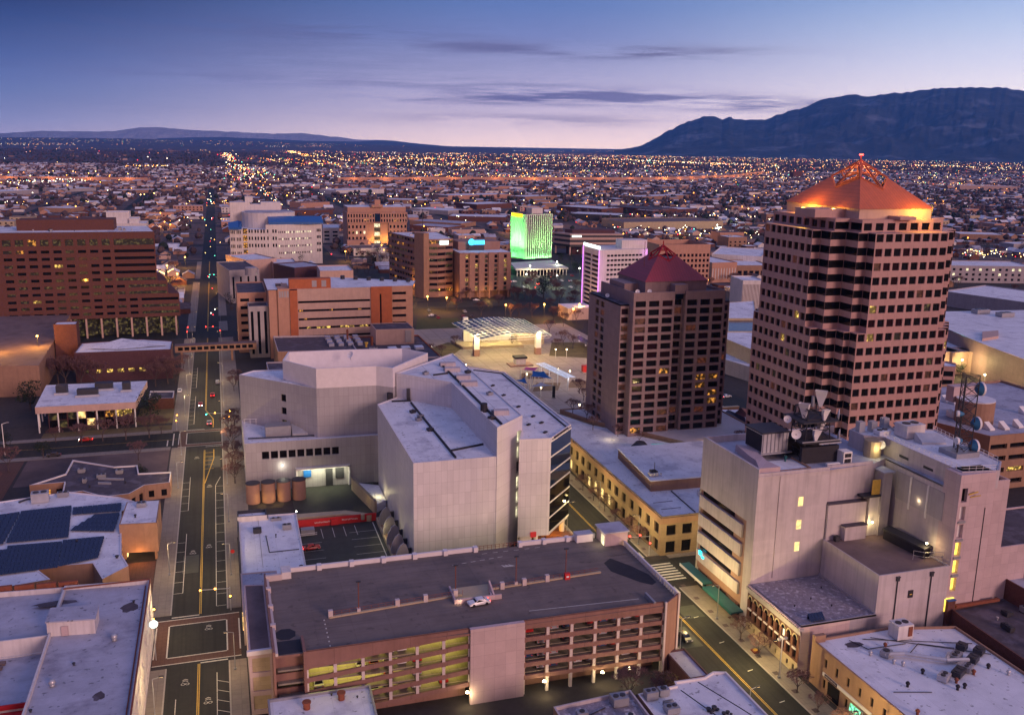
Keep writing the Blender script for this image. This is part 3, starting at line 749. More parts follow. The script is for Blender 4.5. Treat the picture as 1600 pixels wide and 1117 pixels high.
# white civic building behind it
t = thing('white_civic_building', 'white stepped building with tall arched windows behind the brown office slab', 'building', (-110, 1150, 0)); w = Win(t)
bld('', '', rect(-140, -76, 1135, 1170), 16, 'white_wall', 'snow_roof', {'S': dict(cols=lambda L: cols_n(12, 2.2, L, 20, 2), rows=[(3, 13)])}, root=t, win=w)
bld('', '', rect(-118, -94, 1145, 1165), 28, 'white_wall', 'snow_roof', root=t, win=w); bld('', '', rect(-94, -84, 1140, 1165), 21, 'white_wall', 'snow_roof', root=t, win=w)
bld('', '', rect(-190, -140, 1120, 1180), 9, 'pale_stucco', 'snow_roof', root=t, win=w); w.done()

# ================================================================= SKY BRIDGE
t = thing('sky_bridge', 'covered brown pedestrian bridge crossing the street', 'bridge', (-6, 484, 0))
MB().box(-23, 16, 481, 485.5, 5.6, 8.8).build('deck', 'tan_wall', t)
MB().box(-23, 16, 480.7, 485.8, 8.8, 9.1).build('roof', 'brown_roof', t)
for x in (-20, 4): MB().box(x-.5, x+.5, 482.3, 484.2, 0, 5.6).build('pillar', 'tan_wall', t)
for i in range(12): MB().box(-21.5+i*3.05, -19.3+i*3.05, 480.93, 481, 6.6, 8.2).build('window', 'glass_dark', t)
# ================================================================= WHITE PANELLED COMPLEX: left wing
t = thing('white_wing', 'windowless white panelled wing with folded screen wall on its roof beside the street', 'building', (25, 305, 0)); w = Win(t)
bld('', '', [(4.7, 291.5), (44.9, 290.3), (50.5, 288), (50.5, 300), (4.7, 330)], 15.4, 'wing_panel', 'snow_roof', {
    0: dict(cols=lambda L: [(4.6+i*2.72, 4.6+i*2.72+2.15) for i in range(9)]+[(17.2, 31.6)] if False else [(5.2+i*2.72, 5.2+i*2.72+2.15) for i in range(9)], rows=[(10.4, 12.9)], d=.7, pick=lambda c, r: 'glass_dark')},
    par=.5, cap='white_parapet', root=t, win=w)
z1 = 31.4
main = [(4.5, 318.5), (27.6, 294.0), (46.6, 293.4), (51.3, 289.5), (66, 305), (60, 322), (9.3, 323.5)]
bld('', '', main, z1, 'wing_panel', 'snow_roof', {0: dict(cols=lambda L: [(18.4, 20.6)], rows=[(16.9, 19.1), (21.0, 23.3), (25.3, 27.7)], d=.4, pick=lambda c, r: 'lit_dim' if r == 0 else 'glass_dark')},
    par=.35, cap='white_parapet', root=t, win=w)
scr = [(18.3, 308.6), (27.65, 293.9), (46.65, 293.3), (51.35, 289.4), (67.0, 308.6), (60, 318), (40, 320.5), (21, 321)]
mb = MB(); scr = ccw(scr); inn = inset(scr, .5)
for i in range(len(scr)):
    j = (i+1) % len(scr)
    for a, b in ((scr[i], scr[j]), (inn[j], inn[i])): mb.p([(*a, z1+.36), (*b, z1+.36), (*b, 38.2), (*a, 38.2)])
    mb.p([(*scr[i], 38.2), (*scr[j], 38.2), (*inn[j], 38.2), (*inn[i], 38.2)])
mb.build('roof_screen', 'white_parapet', t)
clutter(t, 28, 55, 302, 316, z1, 6, 8); dish(t, 41, 312, z1+5, 1.2, -2.4)
# equipment yard behind a white railing
o = MB()
for i in range(11): o.box(5.3+i*1.9, 5.45+i*1.9, 314-i*.35, 314.15-i*.35, 15.5, 17.4)
o.tube((5.3, 314, 17.4), (24.4, 310.5, 17.4), .08).tube((5.3, 314, 16.5), (24.4, 310.5, 16.5), .06).build('railing', 'white_paint', t)
MB().box(11.5, 19.5, 297.5, 302.5, 15.5, 19.0).build('air_handler', 'metal_grey', t)
MB().prism([(19.8, 296.4), (25.4, 297.2), (24.6, 300.2), (19.8, 302)], 15.5, [16.4, 16.2, 17.9, 18.3]).build('duct', 'galvanised', t)
pipe(t, [(6, 297), (12, 296.5), (27, 295.2)], 15.5, .25); w.done()
# lit loading bay
b = MB().box(20.6, 36.5, 291.1, 291.35, .05, 6.2); b.build('loading_bay', 'lit_bay', t)
MB().box(20.0, 20.6, 289.9, 291.4, 0, 6.6).box(36.5, 37.1, 289.7, 291.3, 0, 6.6).box(20.0, 37.1, 289.7, 291.5, 6.2, 6.7).build('bay_frame', 'white_paint', t)
MB().box(22.4, 24.8, 290.3, 291.0, 3.6, 6.1).build('shutter', 'blue_metal', t)
MB().box(29.4, 31.6, 290.3, 291.0, .1, 6.1).box(32.5, 35.2, 290.3, 291.0, 2.4, 6.1).build('bay_door', 'metal_dark', t)
arealight(28.6, 288.8, 6.0, 14, 1.5, 900, (.98, .95, .6), (math.radians(20), 0, 0))
# round tanks along the wall
tk = thing('storage_tank', 'round steel tank in the lamplit row against the white wing', 'tank', (6.4, 281.8, 0), 'storage tanks by the white wing')
MB().cyl(6.4, 281.8, 0, 6.2, 2.1, 20).build('shell', 'brown_ribbon', tk, False); MB().cyl(6.4, 281.8, 6.22, 6.4, 2.2, 20).build('lid', 'metal_dark', tk)
for x in (11.0, 15.6, 20.2): dup(tk, (x, 281.8, 0))
for x in (8.7, 13.3): point(x, 278.4, 1.6, 150, (1, .66, .18)) 
l = thing('wall_light', 'bright floodlight on the white wing above the tanks', 'light', (15.9, 291.0, 7.9)); MB().box(15.8, 16.1, 291.1, 291.4, 7.8, 8.05).build('lamp', 'lamp_white', l)
for x, y, z, p in ((50, 214, 5, 420), (62, 214, 5, 420), (39.5, 243, 4, 240), (43, 270, 4, 240), (80, 216, 5, 300), (30, 231, 7, 260), (26, 286, 5, 200)): point(x, y, z, p, (1, .84, .38), .4)
point(15.9, 289.8, 7.9, 240, (1, .93, .7))
l = thing('wall_light', 'bright lamp at the snowy roof corner beside the parking court', 'light', (17.3, 256.3, 5.9)); MB().ball((17.4, 256.3, 5.9), .22).build('lamp', 'lamp_white', l)
# yard floor, ramp walls, small wedge roofs
sheet('yard', [(18, 262), (44.5, 262), (44.5, 289.8), (18, 291)], .02, 'lot_asphalt')
t = thing('ramp_wall', 'pale zigzag retaining wall between lit yard and parking court', 'wall', (30, 262, 0))
MB().prism([(17.5, 261.2), (31, 260.8), (38.5, 257.6), (39.8, 258.6), (32, 263.6), (17.5, 264.3)], 0, 1.9).build('wall', 'cream_stone', t)
MB().prism([(37.6, 284.4), (44.8, 280), (44.8, 267), (41.5, 264)], 0, 2.6).build('terrace', 'snow_roof', t)
MB().prism([(36.8, 285), (37.5, 285), (41.5, 263.5), (40.7, 263.2)], 0, 4.0).build('side_wall', 'cream_stone', t)
point(37.5, 268, 3.0, 60, (1, .7, .2))

# ================================================================= WHITE WEDGE TOWER
t = thing('white_wedge_building', 'tall white panelled wedge with stepped snowy roofs and one dark glass corner', 'building', (65, 265, 0)); w = Win(t)
low = [(45, 225.2), (67.4, 225.0), (67.4, 275), (53, 290.5), (45.2, 283)]
bld('', '', low, 28, 'white_panel', 'snow_roof', par=.35, cap='white_parapet', root=t, win=w)
hi = [(67.2, 224.8), (77.2, 234.3), (77.2, 314.8), (52.6, 290.2), (67.0, 274.4)]
bld('', '', hi, 36, 'white_panel', 'snow_roof_seamed', {
    0: dict(cols=[(10.9, 13.0)], rows=[(7.4+i*4.35, 10.6+i*4.35) for i in range(6)], d=.8, pick=lambda c, r: 'glass_dark' if r in (3,) else 'lit_white')},
    par=.3, cap='white_parapet', root=t, win=w)
back = [(73.9, 226.5), (82.6, 225.6), (92.3, 236.2), (92.3, 300), (83.5, 310), (77.3, 314), (77.3, 235)]
mb = MB(); bk = ccw(back)
ZB = 4.2
for i in range(len(bk)):
    P0, P1 = bk[i], bk[(i+1) % len(bk)]
    if i == 0: mb.p([(*P0, ZB), (*P1, ZB), (*P1, 31.6), (*P0, 31.6)])
    elif i == 1 or i == 2: continue
    else: mb.p([(*P0, 0), (*P1, 0), (*P1, 31.6), (*P0, 31.6)])
mb.p([(*q, ZB) for q in bk]); mb.build('wall', 'white_panel', t)
inn = inset(bk, .4); mb = MB()
for i in range(len(bk)):
    j = (i+1) % len(bk); mb.p([(*bk[i], 32), (*bk[j], 32), (*inn[j], 32), (*inn[i], 32)]); mb.p([(*bk[i], 31.6), (*bk[j], 31.6), (*bk[j], 32), (*bk[i], 32)]); mb.p([(*inn[j], 31.5), (*inn[i], 31.5), (*inn[i], 32), (*inn[j], 32)])
mb.build('parapet', 'white_parapet', t)
MB().p([(*q, 31.55) for q in inn]).build('roof', 'snow_roof', t)
# glass corner: six storeys with thin white floor lines
fl = 4.35
for k in range(6):
    za = ZB+.7+k*fl+.25; zb = ZB+.7+(k+1)*fl
    for (A, B_) in ((bk[1], bk[2]), (bk[2], bk[3])):
        L = math.dist(A, B_); du = ((B_[0]-A[0])/L, (B_[1]-A[1])/L)
        w.add((A[0]-du[1]*.3*-1*-1 if False else A[0], A[1]), du, L, za, min(zb, 31.5), 'glass_blue' if k > 2 else 'glass_dark')
mb = MB()
for k in range(7):
    z = ZB+.45+k*fl; q = [(bk[1][0]+.0, bk[1][1]-.05), (bk[2][0]+.15, bk[2][1]), (bk[3][0]+.15, bk[3][1]), (bk[3][0]-1, bk[3][1]), (bk[2][0]-1, bk[2][1]), (bk[1][0]-.6, bk[1][1]+.6)]
    mb.prism(q, z, z+.38)
mb.prism([(82.2, 225.55), (83.0, 226.2), (82.5, 226.8), (81.9, 226.2)], ZB, 31.6)
mb.build('floor_line', 'white_paint', t)
w.done()
MB().cyl(90.5, 236.5, 0, ZB, .8, 12).cyl(80, 229, 0, ZB, .6, 12).build('column', 'white_paint', t)
MB().box(75.5, 78.8, 229, 230, 0, ZB).build('wall', 'white_wall', t)
o = MB().box(77.4, 79.0, 225.7, 225.95, 4.0, 5.5).build('sign', 'sign_red', t)
point(87.5, 234, 3.2, 900, (1, .36, .04)); 
sheet('forecourt', [(80, 222), (92.3, 222), (92.3, 290), (80, 290)], .14, 'brick_paving')
# roof lines, skylights, grilles
def rail(root, pts, z, m='tar', wd=.45, h=.5, name='roof_rail'):
    mb = MB()
    for a, b in zip(pts, pts[1:]):
        a, b = Vector(a), Vector(b); d = (b-a).normalized(); n = Vector((-d.y, d.x))*wd/2
        mb.prism([(a.x+n.x, a.y+n.y), (a.x-n.x, a.y-n.y), (b.x-n.x, b.y-n.y), (b.x+n.x, b.y+n.y)], z, z+h)
    return mb.build(name, m, root)
g8 = lambda x, y: G(x, y, 28); g6 = lambda x, y: G(x, y, 36); g2 = lambda x, y: G(x, y, 31.6)
rail(t, [g8(642, 630), g8(712, 716)], 28); rail(t, [g8(612, 628), g8(642, 627)], 28, wd=.3); rail(t, [g8(705, 705), g8(755, 695)], 28, wd=.35)
rail(t, [g6(689, 570), g6(784, 664)], 36, wd=.5); rail(t, [g6(677, 587), g6(700, 584)], 36, wd=.3)
rail(t, [g2(740, 578.5), g2(784, 584), g2(887, 669), g2(866, 684)], 31.6, wd=.4, h=.25)
for px, py, lx, ly in ((700, 572, 5, 2.2), (707, 580, 5, 2.2), (724, 592, 4.5, 2.4), (733, 602, 5, 2.4), (783, 647, 4.2, 2.4)):
    x, y = g6(px, py); MB().obox(x, y, -.15, lx, ly, 36, 37.3).build('skylight', 'lilac_wall', t); MB().obox(x-.6, y+1.6, -.15, lx*.8, 1.2, 36, 36.8).build('skylight', 'metal_grey', t)
for px, py, z, gg in ((665, 585, 36, g6), (757, 640, 36, g6), (765, 617, 36, g6), (731, 583, 36, g6), (645, 645, 28, g8), (657, 652, 28, g8), (672, 673, 28, g8), (768, 655, 36, g6), (654, 657, 28, g8)):
    x, y = gg(px, py); hvac(t, x, y, z, 1.8, 1.3, .9, .4, R.choice(('metal_dark', 'metal_grey')))
x, y = g8(638, 626); MB().box(x-.5, x+.5, y-.3, y+.3, 28, 32).build('chimney', 'metal_dark', t)
x, y = g6(756, 643); MB().cyl(x, y, 36, 38.4, 1.0, 10).build('roof_fan', 'tar', t)
for px, py in ((787, 618), (810, 636), (833, 651), (846, 661), (852, 676), (826, 664), (770, 603)):
    x, y = g2(px, py); hvac(t, x, y, 31.6, 1.6, .8, .35, .6, 'metal_dark')
x, y = G(618, 640, 22); MB().box(49.6, 51.2, 288.5, 290.5, 16, 30).build('service_shaft', 'tar', t)
# round shell canopies at the foot of the west wall
sh = None
for i, (px, py) in enumerate(((605, 838), (613, 862), (620, 884), (627, 905), (609, 885))):
    pass
def shell(x, y):
    t_ = thing('shell_canopy', 'curved bronze shell fin at the foot of the white wedge', 'canopy', (x, y, 0), 'shell fins below the white wedge')
    mb = MB(); n = 10
    prof = [(-1.9, 0), (-2.2, 2.2), (-1.7, 4.2), (-.8, 5.6), (.3, 6.1), (1.2, 5.2), (1.7, 3.4), (1.8, 1.4), (1.4, 0)]
    mb.p([(x+a, y-.2+a*.45, b) for a, b in prof]); mb.p([(x+a, y+.3+a*.45, b) for a, b in prof])
    for a, b in zip(prof, prof[1:]+prof[:1]): mb.p([(x+a[0], y-.2+a[0]*.45, a[1]), (x+a[0], y+.3+a[0]*.45, a[1]), (x+b[0], y+.3+b[0]*.45, b[1]), (x+b[0], y-.2+b[0]*.45, b[1])])
    mb.build('fin', 'grey_wall', t_); MB().prism([(x+.4, y+.6), (x+2.6, y+.6), (x+2.6, y+1.2), (x+.4, y+1.2)], 0, 4.2).build('bracket', 'metal_dark', t_); return t_
s0 = shell(42.2, 252.5)
for y in (245.6, 239, 232.6, 226.4): dup(s0, (42.2, y, 0))

# ================================================================= SMALL SNOW ROOF SHOP AND PARKING COURT
t = thing('corner_shop', 'low building with pale roof and dark street wall between tanks and garage', 'building', (9, 237, 0)); w = Win(t)
bld('', '', [(1.5, 217.5), (16.8, 216.5), (17.3, 255.2), (9.5, 255.8), (9.4, 253.2), (1.6, 253.6)], 5.6, 'white_wall', 'snow_roof', {
    'W': dict(cols=lambda L: cols_n(9, L/9-.8, L), rows=[(.4, 2.6)], pick=lit_pick(.2, ('lit_shop',), seed=3, dim=.3))}, par=.35, root=t, win=w)
bld('', '', [(1.3, 253.2), (9.2, 252.8), (9.2, 257.6), (1.3, 258)], 6.2, 'white_wall', 'snow_roof', par=.9, cap='metal_dark', root=t, win=w)
MB().box(1.15, 1.4, 217.5, 253, 3, 6.1).build('awning', 'metal_dark', t)
hvac(t, 6.2, 244.5, 5.6, 2.2, 1.6, 1.3, m='metal_dark'); hvac(t, 14, 245, 5.6, 2.4, 1.6, 1.4); hvac(t, 11.5, 252, 5.6, 3, 1, .7); vent(t, 10.8, 240, 5.6, .2, 1)
pipe(t, [(8.3, 241.5), (8.6, 230.5), (16, 230.5)], 5.6, .12); pipe(t, [(6.8, 253), (6.6, 222)], 5.6, .06, 'metal_grey'); hvac(t, 15.6, 219.5, 5.6, 1, 1, .6, m='metal_dark')
w.done()
sheet('parking_court', [(17.2, 199), (44.8, 199), (44.8, 259), (17.2, 260)], .03, 'lot_asphalt')
mb = MB()
for i in range(10): y = 206+i*5; mb.p([(31.5, y, .05), (39.0, y, .05), (39.0, y+.14, .05), (31.5, y+.14, .05)])
for i in range(8): y = 210+i*5.2; mb.p([(17.6, y, .05), (23.4, y, .05), (23.4, y+.14, .05), (17.6, y+.14, .05)])
mb.p([(39, 202, .05), (39.25, 202, .05), (39.25, 257, .05), (39, 257, .05)])
for i in range(4): x = 24+i*3.2; mb.p([(x, 249, .05), (x+.14, 249, .05), (x+.14, 256, .05), (x, 256, .05)])
struct(mb.build('parking_line', 'road_white'))
t = thing('red_wall', 'bright red parking court wall carrying white lettering', 'wall', (29, 259, 0))
MB().box(17.4, 40.4, 258.0, 258.5, 0, 2.3).build('wall', 'red_paint', t)
def text(txt, loc, size, rot, m, parent, name='lettering', ext=.03, align='LEFT'):
    cu = bpy.data.curves.new(name, 'FONT'); cu.body = txt; cu.size = size; cu.extrude = ext; cu.align_x = align
    q = bpy.data.objects.new(name, cu); me = bpy.data.meshes.new_from_object(q); me.materials.clear(); me.materials.append(MATS[m]); bpy.data.objects.remove(q)
    o = bpy.data.objects.new(name, me); col.objects.link(o)
    if parent is not None:
        o.parent = parent; Lc = parent['_loc']; o.location = (loc[0]-Lc[0], loc[1]-Lc[1], loc[2]-Lc[2])
    else: o.location = loc
    o.rotation_euler = rot; return o
def strokes(x0, y, z0, n, w_, h, m, parent, dx=0.0, name='lettering'):
    rr = random.Random(int(x0*7)); mb = MB()
    for i in range(n):
        x = x0+i*w_; k = rr.random(); mb.box(x, x+w_*.25, y-.03, y, z0, z0+h)
        if k < .7: mb.box(x+w_*.25, x+w_*.7, y-.03, y, z0+h*(.8 if k < .4 else 0), z0+h*(1 if k < .4 else .2))
        if k > .3: mb.box(x+w_*.5, x+w_*.7, y-.03, y, z0, z0+h*.6)
    return mb.build(name, m, parent)
strokes(22.6, 257.98, 1.0, 12, .42, .42, 'white_paint', t); strokes(30.4, 257.98, 1.1, 11, .42, .42, 'white_paint', t)
MB().box(27.2, 29.2, 257.3, 257.7, .2, 1.9).build('sign_board', 'red_paint', t)
MB().cyl(36.4, 257.8, .9, 2.4, .55, 10).build('emblem', 'cream_stone', t)
bld('court_edge_wall', 'tan kerb wall running along the parking court below the wedge', [(40.2, 200), (41.6, 200), (41.6, 257.5), (40.2, 257.5)], 1.1, 'cream_stone', 'tan_wall', par=.1, cat='wall')
MB().box(18, 22, 252.5, 254, 0, 1.5).build('bin', 'metal_grey') if False else None
t = thing('transformer_box', 'grey transformer box inside railings at the court corner', 'box', (20, 253.5, 0))
MB().box(18.3, 22, 252, 254.4, 0, 1.7).build('cabinet', 'metal_grey', t); MB().box(17.8, 22.6, 251.4, 251.5, .9, 1.0).box(17.8, 22.6, 251.4, 251.5, .4, .5).build('railing', 'white_paint', t)

# ================================================================= PARKING GARAGE
t = thing('parking_garage', 'large brown parking garage with open decks glowing yellow and bare roof deck', 'parking garage', (48, 178, 0))
ZR = 15.4; NB, NF = 197.0, 160.6
E_ = 89.3
deckP = [(6.2, 162.2), (43.1, 160.6), (54.2, 160.9), (85.0, 160.6), (89.2, 163.6), (89.2, 190.5), (83.5, 197), (10.4, 197.2), (6.2, 194)]
MB().prism(deckP, ZR-.5, ZR-.02).build('deck_slab', 'garage_brown', t)
MB().p([(*q, ZR) for q in ccw(deckP)]).build('roof_deck', 'deck', t)
FH = 2.78
for k in range(4):
    z = ZR-.5-FH*(k+1)
    MB().prism(inset(ccw([(6.4, 162.4), (43.1, 161.2), (84.5, 161.2), (88.8, 164), (88.8, 196), (6.4, 196.6)]), .2), z-.35, z).build('floor_slab', 'concrete', t)
MB().box(8, 87, 175, 175.4, 0, ZR-.6).build('inner_wall', 'cream_stone', t)
# facades: spandrels, posts, openings with chamfered corners
def gfac(x0, x1, y0, y1, n, zl0, zl1, posts='garage_post', op='tan', lit=True, wf=.91):
    """bays from (x0,y0) to (x1,y1); floor level drifts from zl0 to zl1 because the decks ramp"""
    P0, P1 = Vector((x0, y0)), Vector((x1, y1)); L = (P1-P0).length; du = (P1-P0)/L; nn = Vector((du.y, -du.x)); sp = MB(); po = MB(); ra = MB()
    def pt(u, z, dd=0): q = P0+du*u-nn*dd; return (q.x, q.y, z)
    B = L/n; hw = B*wf/2
    lev = [lambda u, k=k: zl0+(zl1-zl0)*u/L-FH*k for k in range(5)]
    for i in range(n):
        u0, u1 = i*B, (i+1)*B; a, b = (u0+u1)/2-hw, (u0+u1)/2+hw
        for dd in (0, .45):
            # parapet band
            sp.p([pt(u0, lev[0](u0)-.95, dd), pt(u1, lev[0](u1)-.95, dd), pt(u1, ZR+.75, dd), pt(u0, ZR+.75, dd)])
            for k in range(4):
                zt0, zt1 = lev[k](u0)-.95, lev[k](u1)-.95; h = 1.86
                # posts either side
                for (s0, s1) in ((u0, a), (b, u1)):
                    za, zb = zt0+(zt1-zt0)*(s0-u0)/B, zt0+(zt1-zt0)*(s1-u0)/B
                    sp.p([pt(s0, za-h, dd), pt(s1, zb-h, dd), pt(s1, zb, dd), pt(s0, za, dd)])
                # spandrel
                sp.p([pt(u0, zt0-FH, dd), pt(u1, zt1-FH, dd), pt(u1, zt1-h, dd), pt(u0, zt0-h, dd)])
                for (s, q) in ((a, a+.28), (b, b-.28)):
                    z_ = zt0+(zt1-zt0)*(s-u0)/B
                    sp.p([pt(s, z_, dd), pt(q, z_, dd), pt(s, z_-.28, dd)]); sp.p([pt(s, z_-h, dd), pt(q, z_-h, dd), pt(s, z_-h+.28, dd)])
        for k in range(4):
            zt0, zt1 = lev[k](u0)-.95, lev[k](u1)-.95; h = 1.86
            za, zb = zt0+(zt1-zt0)*.5, zt0+(zt1-zt0)*.5
            sp.p([pt(a, zt0-h), pt(b, zt1-h), pt(b, zt1-h, .45), pt(a, zt0-h, .45)]); sp.p([pt(a, zt0), pt(b, zt1), pt(b, zt1, .45), pt(a, zt0, .45)])
            ra.tube(pt(a, za-h+.55, .3), pt(b, zb-h+.55, .3), .04, 4)
            for (s, z_) in ((u0, zt0),)+(((u1, zt1),) if i == n-1 else ()):
                pt3 = [pt(s-.3, 0, -.08)[:2], pt(s+.3, 0, -.08)[:2], pt(s+.3, 0, .02)[:2], pt(s-.3, 0, .02)[:2]]; MB().prism(pt3, z_-h*.95, z_-.08).build('post', posts, t)
    sp.build('spandrel', 'garage_brown', t); ra.build('railing', 'cream_stone', t)
gfac(11.8, 43.1, 160.9, 161.0, 6, ZR-1.9, ZR+.35)
gfac(54.2, 84.9, 161.0, 160.8, 6, ZR-.1, ZR-.6, wf=.84)
MB().box(43.1, 54.2, 160.3, 161.2, 0, ZR+.9).build('blank_panel', 'garage_pink', t)
mb = MB().box(5.9, 6.3, 162, 196, 0, ZR+.9).box(6.2, 11.6, 163.6, 164.0, ZR-3.4, ZR+.0).box(6.2, 11.6, 163.6, 164.0, ZR-6.4, ZR-4.6).box(6.2, 11.6, 163.6, 164, ZR-9.5, ZR-7.7).box(11.3, 11.8, 160.8, 167, 0, ZR+.9)
mb.build('stair_wall', 'garage_brown', t)
# parapets round the roof
mb = MB()
mb.prism([(10.4, 196.9), (54.5, 196.8), (54.5, 197.4), (10.4, 197.5)], ZR, ZR+1.0); mb.prism([(64.5, 196.8), (84, 196.7), (84, 197.3), (64.5, 197.4)], ZR, ZR+1.0)
for i in range(8):
    if not 54 < 10.4+i*7.2 < 64: mb.box(10.2+i*7.2, 11.2+i*7.2, 196.2, 197.6, ZR-.0, ZR+1.15)
for i in range(4): mb.box(64.4+i*6, 65.3+i*6, 196.2, 197.6, ZR, ZR+1.15)
mb.build('parapet', 'white_parapet', t)
mb = MB()
for i in range(11): mb.box(55+i*.95, 55.08+i*.95, 197, 197.08, ZR, ZR+1.1)
mb.tube((54.5, 197, ZR+1.1), (64.5, 197, ZR+1.1), .05).tube((54.5, 197, ZR+.6), (64.5, 197, ZR+.6), .04).build('railing', 'rust', t)
mb = MB()
for i in range(26):
    y = 163.8+i*1.05; mb.box(88.9, 89.5, y, y+.55, ZR-.9, ZR+1.0)
mb.box(89.0, 89.4, 163.4, 191, ZR+.95, ZR+1.15).box(89.1, 89.3, 163.4, 191, ZR-1.2, ZR-.6).build('baluster', 'white_parapet', t)
mb = MB().prism([(84.9, 160.4), (85.3, 160.4), (89.6, 163.5), (89.3, 163.9)], 0, ZR+.7)
for k in range(4): mb.box(89.2, 89.6, 164, 191, ZR-FH*k-2.1, ZR-FH*k-.9)
mb.build('spandrel', 'garage_brown', t)
mb = MB()
for x, y in ((85.0, 160.3), (89.5, 163.2), (89.5, 170), (89.5, 177), (89.5, 184)): mb.box(x-.2, x+.2, y-.2, y+.2, 0, ZR+1.0)
mb.build('pilaster', 'garage_post', t)
mb = MB()
for y0, y1 in ((161.6, 163.3),): mb.box(82.5, 83, 160.9, 165.5, ZR, ZR+1.0)
mb.build('parapet', 'metal_grey', t)
# west edge, stub wall and stair hut
mb = MB().prism([(6.2, 162), (6.8, 162), (6.8, 194), (6.2, 194)], ZR, ZR+.6).box(6.2, 9.6, 193.6, 194.4, ZR, ZR+1.3)
for y in (172, 180, 188): mb.box(6.0, 7.0, y, y+.9, ZR, ZR+1.1)
mb.build('parapet', 'garage_post', t)
MB().box(9.6, 11.6, 193.8, 197.2, ZR, ZR+1.6).build('vent_box', 'white_wall', t)
MB().box(6.8, 11.2, 162.4, 167.3, ZR+.01, ZR+.03).build('stair_well', 'tar', t)
# middle kerb with rail and piers
mb = MB().prism([(17.5, 174.3), (17.5, 173.7), (45.5, 176.2), (45.5, 176.8)], ZR, ZR+.3).prism([(51.5, 177.6), (51.5, 177), (78, 178.4), (78, 179)], ZR, ZR+.3).build('kerb', 'cream_stone', t)
mb = MB(); ra = MB()
for x in (17.8, 31.5, 37.5, 44.0, 54.5, 59.6, 65.0):
    y = 174.2+(x-17.5)*.075; mb.box(x-.45, x+.45, y-.3, y+.5, ZR, ZR+1.5)
mb.build('pier', 'garage_post', t)
for i in range(40):
    x = 18.6+i*1.5
    if x > 77: break
    if 46 < x < 52: continue
    y = 174.4+(x-17.5)*.075; ra.tube((x, y, ZR), (x, y, ZR+1.1), .04, 4)
for z in (.6, 1.1): ra.tube((18, 174.45, ZR+z), (45, 176.5, ZR+z), .04, 4); ra.tube((52, 177.0, ZR+z), (77.5, 178.9, ZR+z), .04, 4)
ra.build('railing', 'rust', t)
# ramp opening with parapet walls
FL_, FR_, BL_, BR_ = G(710, 944, ZR), G(784, 935, ZR), G(701, 920, ZR), G(762, 912, ZR)
def vwall(p, q, h0, h1, w_=.35):
    p, q = Vector(p), Vector(q); d = (q-p).normalized(); n = Vector((-d.y, d.x))*w_
    MB().prism([tuple(p), tuple(q), tuple(q+n), tuple(p+n)], ZR, [ZR+h0, ZR+h1, ZR+h1, ZR+h0]).build('ramp_wall', 'garage_pink', t)
vwall(FL_, FR_, 1.0, 1.0); vwall(BL_, FL_, .7, 1.0); vwall((BR_[0]+.2, BR_[1]), (FR_[0]-2.4, FR_[1]+.4), .8, 1.0); vwall((FR_[0]-1.4, FR_[1]+.5), (FR_[0]-1.4, FR_[1]+4.2), 1.0, 2.4)
MB().p([(FL_[0]+.3, FL_[1]+.4, ZR+.03), (FR_[0]-2.4, FR_[1]+.4, ZR+.03), (BR_[0], BR_[1], ZR+.03), (BL_[0], BL_[1], ZR+.03)]).build('ramp', 'cream_stone', t)
point(FL_[0]+3.2, FL_[1]+1.6, ZR+1.3, 26, (1, .70, .28), .2); spot(FL_[0]+2.2, FL_[1]-1.1, ZR+.7, 260, (FL_[0], FL_[1]+.2, ZR+.5), 1.2, (1, .72, .42), .1)
MB().box(55, 84.5, 164, 164.4, 0, 3.4).box(12, 43, 164, 164.4, 0, 3.4).build('ground_wall', 'garage_brown', t)
for i in range(7): MB().box(54.0+i*5.12, 54.6+i*5.12, 160.9, 161.5, 0, 3.2).build('post', 'garage_post', t)
for x, y in ((77, 159.6), (71, 159.7), (58.4, 159.8), (42.5, 160.2)):
    l = thing('wall_lamp', 'cone wall lamp low on the garage front, '+('rightmost' if x > 75 else 'second from the right' if x > 70 else 'third from the right' if x > 50 else 'beside the blank pink panel'), 'light', (x, y, 3)); MB().cyl(x, y, 2.9, 3.3, .4, 8, .1).build('shade', 'lamp_warm', l); point(x, y-.8, 2.4, 420, (1, .78, .36))
MB().p([(86.5, 170, ZR+.02), (84.5, 172, ZR+.02), (80.5, 178.5, ZR+.02), (80.6, 183, ZR+.02), (83, 185, ZR+.02), (86, 180, ZR+.02), (88, 175, ZR+.02), (88, 171, ZR+.02)]).build('tar_patch', 'tar', t)
MB().p([(8.6+1.9*math.cos(i*PI/4+.3)*1.1, 169.8+2.3*math.sin(i*PI/4+.3), ZR+.02) for i in range(8)]).build('tar_patch', 'tar', t)
mb = MB()
for i in range(7): mb.box(16.3, 16.55, 163+i*1.7, 163.4+i*1.7, ZR, ZR+.05)
for i in range(6): mb.box(55+i*2.6, 56.2+i*2.6, 195.0-i*.0, 195.12, ZR, ZR+.02); mb.prism([(47+i*2.2, 191.0+i*.25), (48.2+i*2.2, 191.1+i*.25), (48.2+i*2.2, 191.25+i*.25), (47+i*2.2, 191.15+i*.25)], ZR+.005, ZR+.02)
for i in range(3): mb.prism([(58+i*.8, 187), (59+i*.8, 187), (57.6+i*.8, 188.2)], ZR+.005, ZR+.02)
for i in range(20): mb.box(83, 88.2, 164.5+i*1.0 if False else 186, 186.1, ZR+.005, ZR+.02)
mb.p([(57, 166, ZR+.02), (81, 164.8, ZR+.02), (81, 165.0, ZR+.02), (57, 166.2, ZR+.02)])
mb.build('deck_line', 'road_white', t)
